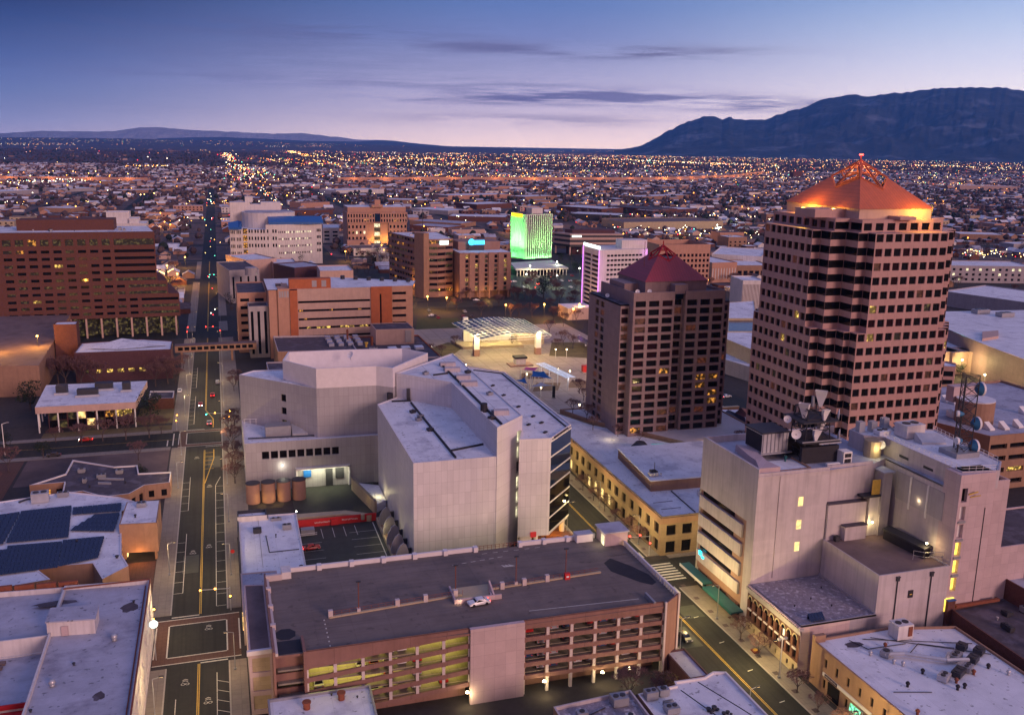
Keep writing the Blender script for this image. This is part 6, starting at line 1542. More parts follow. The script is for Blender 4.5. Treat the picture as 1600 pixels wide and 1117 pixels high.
wallgrid(mb := MB(), w, (x0+28.5, yq+3), (x1-28.5, yq+3), 0, 26, [(.4, 6.6)], rows_n(5, 3, 4.6, 3.6), .4, lambda c, r: 'lit_dim' if r % 2 else 'lit_white'); mb.build('wall', 'cream_stone', t)
w.add((x0+29, yq-1.1), (1, 0), 6, 27, 36, 'glass_blue')
MB().box(x0+1, x1-1, yq+3, yq+36, 42.5, 42.6).build('roof', 'snow_roof', t); w.done(); occ([(x0, yq), (x1, yq+40)])
MB().box(x0-2, x0+20, yq-12, yq-2, 0, 9).build('podium', 'salmon_stucco', t)
for x in (150, 158, 168, 176): point(x, yq-3, 8, 3200, (1, .52, .08), .5)
# ---- brown ribbon tower
t = thing('ribbon_tower', 'brown office block with wrapping ribbon windows and a pale corner stair tower', 'building', (140, 700, 0)); w = Win(t)
A, Bp, C, D = (126, 720), (138.5, 660.5), (150.5, 659), (163, 664)
mb = MB()
rw = [(4+i*4.35, 6.1+i*4.35) for i in range(9)]
rpk = lambda c, r: rrk.choice(('lit_dim_red', 'lit_amber', 'glass_red', 'glass_dark', 'glass_dark', 'glass_dark', 'lit_dim'))
for P_, Q_ in ((A, Bp), (Bp, C), (C, D)):
    L = math.dist(P_, Q_); n_ = max(2, int(L/5)); wallgrid(mb, w, P_, Q_, 0, 42, [(k*L/n_+.05, (k+1)*L/n_-.05) for k in range(n_)], rw, .6, rpk)
mb.p([(*D, 0), (163, 720, 0), (163, 720, 42), (*D, 42)]); mb.p([(163, 720, 0), (*A, 0), (*A, 42), (163, 720, 42)]); mb.build('wall', 'brown_ribbon', t)
MB().p([(*q, 41.5) for q in (A, Bp, C, D, (163, 720))]).build('roof', 'snow_roof', t)
MB().prism([(134.5, 664), (139.5, 655.5), (144, 658.5), (140, 668)], 0, 46.5).build('stair_tower', 'tan_wall', t)
MB().box(152, 158.5, 658.8, 659.1, 38, 41).build('sign', 'sign_white', t)
MB().tube((144, 680, 42), (144, 680, 62), .25, 4).build('mast', 'metal_dark', t); clutter(t, 132, 158, 675, 710, 41.5, 8, 3)
w.done(); occ([(124, 650), (168, 725)])
point(160, 655, 4, 1400, (1, .42, .06), .4)
# ---- finned block
t = thing('finned_block', 'brown block with five vertical window slots and a bright blue rooftop sign', 'building', (184, 665, 0)); w = Win(t)
mb = MB(); L = 38.2
wallgrid(mb, w, (164.3, 648), (202.5, 648), 5.5, 33, [(4.0+i*7.2, 6.2+i*7.2) for i in range(5)], rows_n(8, 6.0, 3.3, 2.4), 1.0, lambda c, r: 'lit_dim' if rrk.random() < .35 else ('lit_yellow' if rrk.random() < .3 else 'glass_dark'))
for i in range(6): mb.box(164.3+i*7.2, 165.3+i*7.2, 648.2, 649.4, 0, 5.5)
mb.p([(164.3, 680, 0), (164.3, 648, 0), (164.3, 648, 33), (164.3, 680, 33)]); mb.p([(202.5, 648, 0), (202.5, 680, 0), (202.5, 680, 33), (202.5, 648, 33)])
mb.box(165.5, 201.5, 653, 679, 0, 5.4); mb.build('wall', 'brown_ribbon', t); MB().p([(164.3, 648, 32.9), (202.5, 648, 32.9), (202.5, 680, 32.9), (164.3, 680, 32.9)]).build('roof', 'snow_roof', t)
for i in range(6): MB().box(163.9+i*7.2+(0 if i else 0), 167.5+i*7.2, 647.1, 648, 5.5, 33.2).build('fin', 'brown_ribbon', t) if i < 5 else None
MB().box(168, 200, 668, 690, 33, 39).build('penthouse', 'brown_ribbon', t)
MB().tube((177.2, 664.6, 39), (177.2, 664.9, 39), 2.3, 14).box(179, 187, 664.6, 664.9, 37.2, 40.2).build('sign', 'sign_cyan', t); MB().box(175, 187, 665, 665.3, 33, 38).build('sign_frame', 'metal_dark', t)
w.done(); occ([(160, 640), (206, 692)]); point(184, 643, 4, 1300, (1, .5, .1), .4)
# ---- green lit tower
c0 = Vector((271, 825)); s_ = Vector((.97, .24)); n_ = Vector((-.24, .97))
P = [tuple(c0), tuple(c0+s_*30), tuple(c0+s_*30+n_*26), tuple(c0+n_*26)]
t = thing('green_lit_tower', 'white ribbed tower washed in bright green light with yellow roof sign', 'building', (280, 838, 0)); w = Win(t)
MB().prism(P, 6, 47, top=False).build('wall', 'white_wall', t); MB().p([(*q, 46.8) for q in P]).build('roof', 'dark_roof', t)
mb = MB()
for i in range(13):
    q = c0+s_*(1+i*2.3); mb.prism([tuple(q-n_*.9), tuple(q-n_*.9+s_*.7), tuple(q+s_*.7), tuple(q)], 6, 47)
for i in range(10):
    q = c0+n_*(1.2+i*2.6)-s_*.35; mb.prism([tuple(q), tuple(q+s_*.35), tuple(q+s_*.35+n_*.8), tuple(q+n_*.8)], 6, 47)
mb.build('rib', 'white_paint', t)
mb = MB()
for i in range(13):
    q = c0+s_*(1.8+i*2.3)-n_*.02; mb.prism([tuple(q), tuple(q+s_*1.3), tuple(q+s_*1.3+n_*.02), tuple(q+n_*.02)], 8, 46)
mb.build('window_strip', 'glass_dark', t)
q = c0+n_*4-s_*1.1; MB().prism([tuple(q), tuple(q+s_*.3), tuple(q+s_*.3+n_*19), tuple(q+n_*19)], 44.2, 47.2).build('sign', 'sign_yellow', t)
MB().prism([tuple(c0+s_*12+n_*8), tuple(c0+s_*24+n_*8), tuple(c0+s_*24+n_*18), tuple(c0+s_*12+n_*18)], 46.8, 52).build('penthouse', 'white_wall', t)
pod = [G(806, 421, 6), G(888, 419, 6), G(862, 407, 6), G(797, 411, 6)]
mb = MB().prism(pod, 5, 6.4); a, b_ = Vector(pod[0]), Vector(pod[1])
for i in range(16): q = a.lerp(b_, (i+.5)/16); mb.box(q.x-.3, q.x+.3, q.y+.5, q.y+1.1, 0, 5)
mb.build('podium', 'white_wall', t)
MB().prism(inset(ccw(pod), 4), 0, 5).build('lobby', 'glass_dark', t)
for i in range(5):
    q = c0+s_*(2+i*6.5)-n_*4; point(q.x, q.y, 7.6, 2300, (.12, 1, .16), .3)
for i in range(4):
    q = c0+n_*(2+i*7)-s_*4; point(q.x, q.y, 7.6, 2600, (.12, 1, .16), .3); q = c0+n_*(2+i*7)-s_*13; spot(q.x, q.y, 7.5, 95000, (q.x+12, q.y+3, 30), 1.25, (.16, 1, .16))
for i in range(3): q = c0+s_*(4+i*11)-n_*10; spot(q.x, q.y, 7.5, 34000, (q.x+2, q.y+12, 30), 1.1, (.3, 1, .2))
for i in range(4): q = a.lerp(b_, .15+.23*i); point(q.x, q.y-2, 4, 380, (1, .75, .35))
occ([(240, 755), (310, 860)]); w.done()
# ---- dark banded low office behind
t = thing('dark_banded_office', 'low dark office with two pale bands standing on tall columns', 'building', (362, 915, 0))
P = [(334, 922), (344, 900), (400, 893), (404, 930)]
occ(P)
for za, zb, m in ((8, 10.5, 'metal_dark'), (10.5, 12.8, 'pale_stucco'), (12.8, 15.4, 'metal_dark'), (15.4, 17.8, 'pale_stucco'), (17.8, 20, 'metal_dark'), (20, 21.4, 'pale_stucco')):
    MB().prism(P if m == 'pale_stucco' else inset(ccw(P), .5), za, zb).build('band' if m == 'pale_stucco' else 'window_band', m, t)
MB().prism(inset(ccw(P), 8), 0, 8).prism(inset(ccw(P), 7), 21.4, 25).build('core', 'dark_brick', t)
for x, y in ((336, 920), (345, 902), (358, 900), (372, 898), (386, 896), (399, 895)): MB().box(x-.8, x+.8, y-.8, y+.8, 0, 8).build('column', 'pale_stucco', t)
MB().prism([(346, 899.5), (356, 898.2), (356, 898.5), (346, 899.8)], 18.1, 20).build('sign', 'sign_white', t)
# ---- violet edged hotel
t = thing('violet_edged_hotel', 'white slab hotel edged in violet neon with dark balcony rows', 'hotel', (255, 580, 0)); w = Win(t)
A = Vector(G(937, 391, 44)); Bq = Vector(G(1012, 389, 44)); W_ = Vector(G(912, 384, 44)); 
P = [tuple(A), tuple(Bq), tuple(Bq+(W_-A)), tuple(W_)]
mb = MB(); occ(P)
L = (Bq-A).length
wallgrid(mb, w, A, Bq, 0, 44, [(5.5+i*2.6, 7.6+i*2.6) for i in range(int((L-7)/2.6))], [(6+i*3.05, 7.3+i*3.05) for i in range(12)], .4, lit_pick(.03, ('lit_amber',), seed=8))
L2 = (W_-A).length
wallgrid(mb, w, W_, A, 0, 44, [(1.5, L2*.48), (L2*.52, L2-1.5)], [(3+i*2.95, 4.7+i*2.95) for i in range(13)], .6)
mb.p([(*Bq, 0), (*P[2], 0), (*P[2], 44), (*Bq, 44)]); mb.p([(*P[2], 0), (*W_, 0), (*W_, 44), (*P[2], 44)]); mb.p([(*q, 44) for q in P]); mb.build('wall', 'white_wall', t)
for q in (A, W_): MB().box(q.x-.6, q.x-.2, q.y-.6, q.y-.2, 2, 44.5).build('neon_tube', 'neon_violet', t)
MB().prism([tuple(A+Vector((-.2, -.3))), tuple(W_+Vector((-.2, -.3))), tuple(W_+Vector((.8, .6))), tuple(A+Vector((.8, .6)))], 44.6, 46.2).build('neon_edge', 'neon_white', t)
for z in (12, 24, 36): point(A.x-3, A.y-4, z, 700, (.75, .2, 1), .3)
point(Bq.x, Bq.y-3, 42, 500, (.75, .2, 1)); MB().box(A.x+18, A.x+36, A.y+6, A.y+16, 44, 49.5).build('penthouse', 'white_wall', t)
MB().box(A.x-22, A.x-4, A.y-4, A.y+14, 0, 7.5).build('annex', 'pale_stucco', t); MB().box(A.x-22, A.x-4, A.y-4, A.y+14, 7.6, 7.8).build('annex_roof', 'snow_roof', t)
point(A.x-24, A.y-6, 4, 1000, (1, .62, .16)); w.done()
# ---- tan office with deep window grid
t = bld('tan_grid_office', 'tan office with deep square window grid behind the red hotel pyramid', rg((1030, 390), (1110, 389), 36, 36), 36, 'salmon_stucco', 'dark_roof', {'S': dict(cols=even(13, .6), rows=rows_n(8, 3, 3.9, 2.2), d=.9, pick=lambda c, r: 'glass_red'), 'E': dict(cols=even(6, .5), rows=rows_n(8, 3, 3.9, 2.2))}, par=3.5)
# ---- white & orange low blocks to the right
bld('snow_roof_civic', 'white roofed hall with ribbed orange wall right of the tan office', rg((1113, 412), (1152, 411), 16, 60), 16, 'salmon_stucco', 'snow_roof', {'S': dict(cols=even(9, .4), rows=[(3, 12)], pick=lambda c, r: 'white_wall')}, group=None)
bld('low_school', 'long low orange building with broad white roof between the two pyramids', rg((1152, 416), (1206, 416), 10, 40), 10, 'tan_wall', 'snow_roof', {'S': dict(cols=even(6, .7), rows=[(2, 6)])})
bld('white_warehouse', 'angular white warehouse roof above the ribbed orange wall', rg((1112, 398), (1190, 402), 14, 70), 14, 'white_wall', 'snow_roof')
bld('ribbed_white_block', 'small windowless block with white vertical ribs beside the tallest tower', rg((1161, 440), (1196, 440), 22, 24), 22, 'white_wall', 'snow_roof', {'S': dict(cols=even(16, .45), rows=[(.5, 20)], pick=lambda c, r: 'garage_brown')})
t = thing('gallery_building', 'stepped white and blue roofed exhibition building between the two pyramid towers', 'building', (235, 400, 0))
bld('', '', [G(1138, 498, 14), G(1182, 498, 14), G(1178, 470, 14), G(1139, 473, 14)], 14, 'cream_stone', 'snow_roof', par=.2, root=t)
bld('', '', [G(1137, 518, 13), G(1179, 518, 13), G(1182, 499, 13), G(1138, 499, 13)], 13, 'cream_stone', 'solar_blue', par=.1, root=t)
bld('', '', [G(1133, 530, 14), G(1177, 548, 14), G(1180, 519, 14), G(1135, 519, 14)], 14, 'cream_stone', 'snow_roof', par=.3, root=t)
occ([G(1130, 560), G(1190, 470)])
bld('striped_canopy_building', 'low wing with blue and white striped roof strip by the hotel', [G(1132, 562, 7), G(1172, 574, 7), G(1174, 564, 7), G(1133, 551, 7)], 7, 'grey_wall', 'snow_roof', par=.2)
t = thing('red_pyramid_pavilion', 'small pavilion with red pyramid roof and purple hipped roof between towers', 'pavilion', (185, 300, 0))
mb = MB(); q = [G(1128, 655, 8), G(1168, 655, 8), G(1168, 640, 8), G(1138, 640, 8)]
mb.p([(*G(1142, 650, 6), 6), (*G(1172, 652, 6), 6), (*G(1158, 637, 12), 12)]); mb.p([(*G(1172, 652, 6), 6), (*G(1175, 640, 6), 6), (*G(1158, 637, 12), 12)]); mb.build('roof', 'red_metal_roof', t)
MB().p([(*G(1123, 664, 10), 10), (*G(1166, 664, 10), 10), (*G(1164, 652, 12), 12), (*G(1138, 640, 12), 12), (*G(1124, 650, 11), 11)]).build('roof', 'purple_roof', t)
MB().p([(*G(1124, 668, 8), 8), (*G(1170, 690, 8), 8), (*G(1168, 664, 8), 8), (*G(1125, 664, 8), 8)]).p([(*G(1126, 655, 5), 5), (*G(1172, 662, 5), 5), (*G(1172, 640, 5), 5), (*G(1124, 640, 5), 5)]).build('terrace', 'snow_roof', t)

# ---- convention centre and blocks at the right edge
t = thing('convention_hall', 'huge convention hall with flat snowy roof and pale buttressed walls', 'convention hall', (410, 430, 0))
P = [G(1466, 507, 18), G(1545, 540, 18), G(1680, 590, 18), G(1700, 482, 18), G(1466, 486, 18)]; occ(P)
MB().prism(P, 0, 17.6, top=False).build('wall', 'mauve_concrete', t); MB().p([(*q, 17.7) for q in ccw(P)]).build('roof', 'snow_roof_seamed', t)
P = [G(1520, 518, 18), G(1547, 519, 18), G(1547, 540, 18), G(1538, 548, 18)]
MB().prism([G(1535, 518, 19), G(1560, 516, 19), G(1560, 525, 19), G(1535, 529, 19)], 8, 19).build('block', 'pale_stucco', t)
hvac(t, *G(1532, 489, 18), 17.7, 9, 5, 2.5); hvac(t, *G(1570, 494, 18), 17.7, 9, 5, 2.5)
P = [G(1455, 540, 11), G(1530, 546, 11), G(1560, 543, 11), G(1680, 552, 11), G(1660, 530, 11), G(1530, 525, 11), G(1455, 512, 11)]
MB().prism(P, 0, 11).build('foyer', 'cream_stone', t); MB().p([(*q, 11.1) for q in ccw(P)]).build('foyer_roof', 'snow_roof', t)
for px in (1474, 1498, 1528, 1556, 1580, 1604): x, y = G(px, 583); MB().box(x-7, x+7, y-2, y+9, 0, 11.5).build('buttress', 'pale_stucco', t)
for px, py in ((1506, 520), (1480, 530)): x, y = G(px, py, 12); point(x, y, 15, 1200, (.3, 1, .75))
bld('grey_box_building', 'long dark sided building with cluttered snow roof beyond the convention hall', rg((1473, 456), (1660, 482), 10, 60), 10, 'grey_wall', 'snow_roof')
bld('pale_mill_building', 'pale three storey building with green glazed middle at the right edge', rg((1476, 416), (1620, 418), 14, 40), 14, 'grey_wall', 'snow_roof', {'S': dict(cols=even(14, .4), rows=rows_n(3, 2, 4.2, 2), pick=lit_pick(.15, ('lit_white',), seed=9))})
t = thing('convention_parking', 'tan parking deck with round stair drum and rooftop light boxes', 'parking garage', (245, 235, 0)); w = Win(t)
P = [G(1546, 683, 18), G(1700, 655, 18), G(1620, 610, 18), G(1462, 606, 18), G(1457, 655, 18)]
bld('', '', [(236, 231), (300, 231), (300, 292), (250, 292), (232, 268), (228, 254)], 18, 'tan_wall', 'blue_grey_roof', {'S': dict(cols=even(8, .85), rows=rows_n(4, 1.8, 4.1, 1.7), d=1.0, pick=lit_pick(.1, ('lit_yellow',), seed=2))}, par=.9, root=t, win=w)
MB().cyl(245.5, 248.5, 10, 26, 6.2, 28).build('stair_drum', 'tan_wall', t); MB().cyl(245.5, 248.5, 26, 26.3, 6.2, 28).build('drum_roof', 'snow_roof', t); MB().box(240, 251.5, 253, 256.5, 24, 29.5).build('lift_head', 'garage_pink', t)
for px, py in ((1545, 671), (1568, 670), (1590, 667), (1478, 628), (1490, 631), (1486, 651), (1495, 654), (1599, 646)):
    x, y = G(px, py, 18); MB().prism([(x-1, y-1.6), (x+1, y-1.6), (x+1, y+1.4), (x-1, y+1.4)], 18.1, [18.6, 18.6, 20.4, 20.4]).build('light_box', 'white_paint', t)
w.done(); occ([(225, 225), (310, 300)])
bld('pink_corner_garage', 'small pink open deck block squeezed right of the tallest tower', [G(1469, 574, 14), G(1493, 575, 14), G(1494, 570, 14), G(1470, 565, 14)], 14, 'pink_granite', 'snow_roof', {'S': dict(cols=even(1, .8), rows=rows_n(3, 2, 4, 2.4))})

# ================================================================= CIVIC PLAZA
sheet('plaza_floor', [(84, 336), (205, 336), (205, 543), (84, 543)], .03, 'plaza_paving')
sheet('plaza_lawn', [G(660, 548), G(700, 535), G(728, 540), G(700, 560)], .06, 'lawn_dry'); sheet('plaza_lawn', [G(858, 556), G(925, 560), G(920, 535), G(862, 535)], .06, 'lawn_dry')
sheet('plaza_lawn', [G(650, 515), G(730, 512), G(715, 497), G(652, 497)], .06, 'lawn')
t = thing('stage_canopy', 'large space frame stage canopy with blue panels on four stout pillars', 'canopy', (142, 475, 0))
CA, CB, CC_, CD = Vector((*G(706, 502, 13.5), 13.5)), Vector((*G(818, 496, 13.5), 13.5)), Vector((*G(862, 521, 13.5), 13.5)), Vector((*G(752, 528, 13.5), 13.5))
mb = MB(); pn = MB(); pn2 = MB(); nx, ny = 14, 9
def cp(i, j): return CD.lerp(CC_, i/nx).lerp(CA.lerp(CB, i/nx), j/ny)+Vector((0, 0, 2.2*math.sin(PI*i/nx)-1))
for j in range(ny+1):
    mb.tube(cp(0, j), cp(nx, j), .13, 4); mb.tube(cp(.5, j)-Vector((0, 0, 1.6)), cp(nx-.5, j)-Vector((0, 0, 1.6)), .1, 4)
for i in range(nx+1): mb.tube(cp(i, 0), cp(i, ny), .13, 4)
for i in range(nx):
    for j in range(0, ny+1, 1):
        q = cp(i+.5, j)-Vector((0, 0, 1.6)); mb.tube(cp(i, j), q, .07, 4); mb.tube(q, cp(i+1, j), .07, 4)
mb.build('space_frame', 'white_paint', t)
for i in range(nx):
    for j in range(ny):
        z = Vector((0, 0, .15)); a, b, c, d = cp(i+.08, j+.1), cp(i+.8, j+.1), cp(i+.8, j+.9), cp(i+.08, j+.9)
        (pn2 if (j > 5 or (j > 4 and (i < 4 or i > 10))) else pn).p([a+z, b+z, c+z, d+z])
pn.build('panel', 'canopy_panel', t); pn2.build('panel', 'solar_blue', t)
for px, py, s in ((744, 556, 1.4), (840, 553, 1.4), (727, 529, 1.3)):
    x, y = G(px, py); MB().box(x-s, x+s, y-s, y+s, 3.6, 12.4).build('pillar', 'white_paint', t); MB().box(x-s-.1, x+s+.1, y-s-.1, y+s+.1, 0, 3.6).build('pillar_base', 'brown_ribbon', t)
st = thing('stage', 'raised white stage with lit back wall under the space frame canopy', 'stage', (142, 485, 0))
MB().prism([(124, 482), (158, 480), (160, 500), (122, 502)], 0, 1.3).build('platform', 'cream_stone', st); MB().prism([(128, 496), (155, 495), (155, 496.5), (128, 497.5)], 1.3, 9).build('back_wall', 'white_wall', st)
MB().prism([(157, 488), (172, 486), (172, 498), (157, 500)], 0, 5.5).build('side_room', 'cream_stone', st)
for x in (130, 140, 150, 160): point(x, 487, 9.0, 3600, (1, .80, .32), .4)
for x in (126, 144, 160): point(x, 460, 12.0, 6500, (1, .78, .33), .4)
point(150, 440, 11, 6500, (1, .70, .30)); point(128, 432, 11, 5500, (1, .70, .28)); point(176, 400, 10, 4500, (1, .60, .25)); point(168, 380, 9, 3800, (1, .58, .22)); point(184, 430, 11, 4500, (1, .58, .3)); point(184, 470, 11, 2200, (1, .7, .3))
# solar pergola
t = thing('solar_pergola', 'long pale glazed pergola on white masts crossing the plaza', 'pergola', (165, 385, 0))
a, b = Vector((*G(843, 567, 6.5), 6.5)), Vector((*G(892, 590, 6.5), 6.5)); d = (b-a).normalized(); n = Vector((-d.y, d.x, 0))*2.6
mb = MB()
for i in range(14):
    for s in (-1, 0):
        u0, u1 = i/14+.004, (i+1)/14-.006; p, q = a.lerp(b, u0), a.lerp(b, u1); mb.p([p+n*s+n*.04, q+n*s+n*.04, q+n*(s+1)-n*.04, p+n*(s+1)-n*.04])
mb.build('glass_panel', 'pergola_glow', t)  # self-glowing panels stand in for lamplight shining through the glazing
for u in (.06, .33, .6, .92): p = a.lerp(b, u); MB().tube((p.x, p.y, 0), tuple(p), .22, 6).build('mast', 'white_paint', t)
mb = MB().tube(a+n, b+n, .1, 4).tube(a-n, b-n, .1, 4).build('rail', 'white_paint', t)
for u in (.1, .4, .7, .95): p = a.lerp(b, u); point(p.x, p.y, 5.2, 130, (.8, .85, 1))
def sail(name, label, pts, m, posts=True):
    t = thing(name, label, 'shade sail', (pts[0][0], pts[0][1], 0)); c = sum((Vector(p) for p in pts), Vector())/len(pts); c.z -= .9; mb = MB(); n = len(pts); K = 5
    for i in range(n):
        A_, B_ = Vector(pts[i]), Vector(pts[(i+1) % n])
        for k in range(K):
            p, q = A_.lerp(B_, k/K), A_.lerp(B_, (k+1)/K); s0, s1 = math.sin(PI*k/K)*.16, math.sin(PI*(k+1)/K)*.16
            mb.p([c, p.lerp(c, s0), q.lerp(c, s1)])
    mb.build('canvas', m, t)
    for p in pts: MB().tube((p[0], p[1], 0), p, .14, 6).build('post', 'white_paint', t)
gp_ = lambda x, y, z: (*G(x, y, z), z)
sail('shade_sail', 'large deep blue shade sail on white posts in the playground', [gp_(829, 588, 6), gp_(832, 579, 7.5), gp_(850, 580, 7.5), gp_(864, 592, 6)], 'sail_blue')
sail('shade_sail', 'smaller blue shade sail peeping over the wedge roof', [gp_(806, 594, 5), gp_(825, 600, 5), gp_(820, 590, 6)], 'sail_blue')
sail('shade_sail', 'pink shade sail at the far side of the playground', [gp_(814, 577, 5), gp_(836, 579, 5), gp_(842, 574, 6), gp_(822, 573, 6)], 'sail_pink')
sail('shade_sail', 'pale grey shade sail nearest the playground gate', [gp_(826, 604, 5), gp_(864, 602, 5), gp_(845, 597, 6)], 'sail_grey')
sheet('playground_sand', [G(832, 612), G(872, 610), G(876, 598), G(838, 598)], .07, 'dirty_sand'); sheet('playground_sand', [G(886, 606), G(918, 606), G(918, 596), G(892, 595)], .07, 'dirty_sand')
sheet('playground_floor', [G(812, 592), G(850, 592), G(862, 583), G(815, 583)], .065, 'brick_paving')
t = thing('kiosk', 'small white kiosk with dark roof on a square planter in the plaza', 'kiosk', (*G(812, 570), 0)); x, y = G(812, 570)
MB().box(x-2.6, x+2.6, y-2, y+2, .6, 3.6).build('booth', 'white_wall', t); MB().box(x-3.2, x+3.2, y-2.6, y+2.6, 3.6, 4.6).build('roof', 'tar', t); MB().box(x-6, x+6, y-4, y+3.5, 0, .6).build('planter', 'brown_ribbon', t)
t = thing('plaza_wall', 'low brown wall closing the plaza towards the white wedge', 'wall', (150, 338, 0)); MB().prism([(96, 334), (206, 334), (206, 335), (96, 335)], 0, 2.6).build('wall', 'tan_wall', t); MB().prism([(96, 333.8), (206, 333.8), (206, 335.2), (96, 335.2)], 2.6, 2.9).build('coping', 'cream_stone', t)
t = thing('bollard_tower', 'slim black totem standing by the playground path', 'totem', (*G(865, 622), 0)); x, y = G(865, 622); MB().box(x-.5, x+.5, y-.5, y+.5, 0, 5.5).build('column', 'tar', t); MB().box(x-.8, x+.8, y-.8, y+.8, 0, .4).build('base', 'kerb', t)
t = thing('red_sculpture', 'red cube shaped sculpture at the plaza edge by the hotel', 'sculpture', (*G(914, 582), 0)); x, y = G(914, 582); MB().box(x-1.4, x+1.4, y-1.4, y+1.4, .5, 3.6).build('block', 'red_paint', t); MB().box(x-1.8, x+1.8, y-1.8, y+1.8, 0, .5).build('base', 'kerb', t)
t = thing('glass_walkway', 'low dark blue roofed walkway left of the hotel tower', 'walkway', (*G(910, 540), 0)); MB().p([(*G(900, 528, 4), 4), (*G(925, 545, 4), 4), (*G(925, 535, 4), 4), (*G(905, 524, 4), 4)]).build('roof', 'solar_blue', t)
for px, py in ((905, 534), (915, 541)): x, y = G(px, py); MB().box(x-.3, x+.3, y-.3, y+.3, 0, 4).build('post', 'white_paint', t)
occ([(80, 300), (206, 560)]); OCC.append((70, 345, 560, 765))
sheet('parking_lot', [(112, 614), (200, 614), (200, 638), (112, 638)], .02, 'lot_asphalt'); sheet('parking_lot', [(225, 614), (325, 614), (325, 765), (225, 765)], .02, 'lot_asphalt')
# ================================================================= CARS
def car(name, label, x, y, rz, body, z=.03, tails=True, heads=True, group=None, suv=False):
    t = thing(name, label, 'car', (x, y, z), group)
    L2, W2, h = 2.3, .9, .78
    prof = [(-2.3, .35), (-2.32, .72), (-2.1, .86), (-1.55, .92), (-.95, 1.40 if not suv else 1.62), (.35, 1.42 if not suv else 1.66), (1.05, .95), (2.05, .84), (2.3, .66), (2.3, .35)]
    if suv: prof[3] = (-2.1, 1.0); prof[4] = (-1.9, 1.6)
    mb = MB(); n = len(prof)
    def wid(zz): return W2 if zz < .95 else W2-.16
    for s in (-1, 1): mb.p([(x+a, y+s*wid(b), z+b) for a, b in prof])
    for i in range(n):
        a, b = prof[i], prof[(i+1) % n]; mb.p([(x+a[0], y-wid(a[1]), z+a[1]), (x+b[0], y-wid(b[1]), z+b[1]), (x+b[0], y+wid(b[1]), z+b[1]), (x+a[0], y+wid(a[1]), z+a[1])])
    mb.build('body', body, t)
    g = MB(); top = 1.36 if not suv else 1.58
    for s in (-1, 1): g.p([(x-1.35, y+s*.86, z+.95), (x+.85, y+s*.86, z+.95), (x+.3, y+s*.76, z+top), (x-.9, y+s*.76, z+top)])
    g.p([(x+.42, y-.66, z+top), (x+1.02, y-.76, z+.99), (x+1.02, y+.76, z+.99), (x+.42, y+.66, z+top)]); g.p([(x-1.0, y-.66, z+top), (x-1.52, y-.76, z+.98), (x-1.52, y+.76, z+.98), (x-1.0, y+.66, z+top)])
    g.build('window', 'car_glass', t)
    for a in (-1.45, 1.4):
        for s in (-1, 1): MB().tube((x+a, y+s*.72, z+.33), (x+a, y+s*.93, z+.33), .33, 12).build('wheel', 'rubber', t)
    for s in (-1, 1):
        MB().box(x+2.24, x+2.34, y+s*.62-.17, y+s*.62+.17, z+.58, z+.74).build('headlight', 'head_white' if heads else 'white_paint', t)
        MB().box(x-2.36, x-2.27, y+s*.66-.14, y+s*.66+.14, z+.62, z+.78).build('tail_light', 'tail_red' if tails else 'red_paint', t)
    t.rotation_euler = (0, 0, rz); return t
N_, S_, E_, W__ = PI/2, -PI/2, 0, PI
car('parked_car', 'white saloon parked alone beside the ramp wall on the garage deck', *G(748, 944, 15.4), .12+PI, 'car_white', 15.42, True, False)
car('car', 'red car with glowing tail lights driving past the bridge shadow', -5.6, 414, N_, 'car_red')
car('car', 'silver car stopped with red brake lights at the nearer junction line', -6.8, 371, N_, 'car_silver')
car('car', 'car with bright headlights coming down the street towards the pavilion', -10.4, 399, S_, 'car_red')
car('parked_car', 'pale van shaped car parked at the east kerb under the bridge', -3.4, 436, N_, 'car_silver', suv=True, tails=False, heads=False)
car('parked_car', 'white car in the drive by the low brick entrance block', *G(281, 612), N_, 'car_white', tails=False, heads=False)
car('car', 'dark red car driving along the cross street left of the trees', *G(134, 689), PI, 'car_red')
car('parked_car', 'small car beside the dark bush on the cross street', *G(84, 713), PI, 'car_dark', tails=False, heads=False)
car('parked_car', 'red car parked in the court below the red wall', *G(487, 858), .05, 'car_red', tails=True, heads=False)
car('parked_car', 'long dark car parked tight behind the garage corner', *G(1070, 998), S_, 'car_dark', tails=False, heads=False)
car('car', 'silver car with lights on waiting by the distant civic plaza junction', *G(668, 544), 0.2, 'car_silver')
car('parked_car', 'white car alone in the orange lit lot beyond the banded office', *G(675, 494), 0.1, 'car_white', tails=False, heads=False)
car('parked_car', 'white car below the finned block entrance', *G(744, 470), 0.1, 'car_white', tails=False, heads=False)
car('car', 'white car crossing the big lot beneath the green tower', *G(893, 440), 0.1, 'car_white')
for px, py, c, lab in ((830, 438, 'car_silver', 'silver car near the green lit podium edge'), (865, 434, 'car_dark', 'dark car on the lot road right of the green podium'), (803, 441, 'car_white', 'white car at the left edge of the green lit lot'),
                       (1523, 609, 'car_red', 'red car in the yellow lit street behind the lattice mast'), (1495, 617, 'car_red', 'red car beside the pink corner garage'), (1594, 625, 'car_white', 'white car at the street corner right of the round drum'),
                       (1135, 621, 'car_white', 'white car waiting between the hotel and the tallest tower'), (1520, 483, 'car_white', 'white car by the long dark building wall'), (1530, 482, 'car_dark', 'dark car next to the white one by the long dark wall')):
    car('parked_car', lab, *G(px, py), R.choice((0, N_, .2)), c, heads=False)
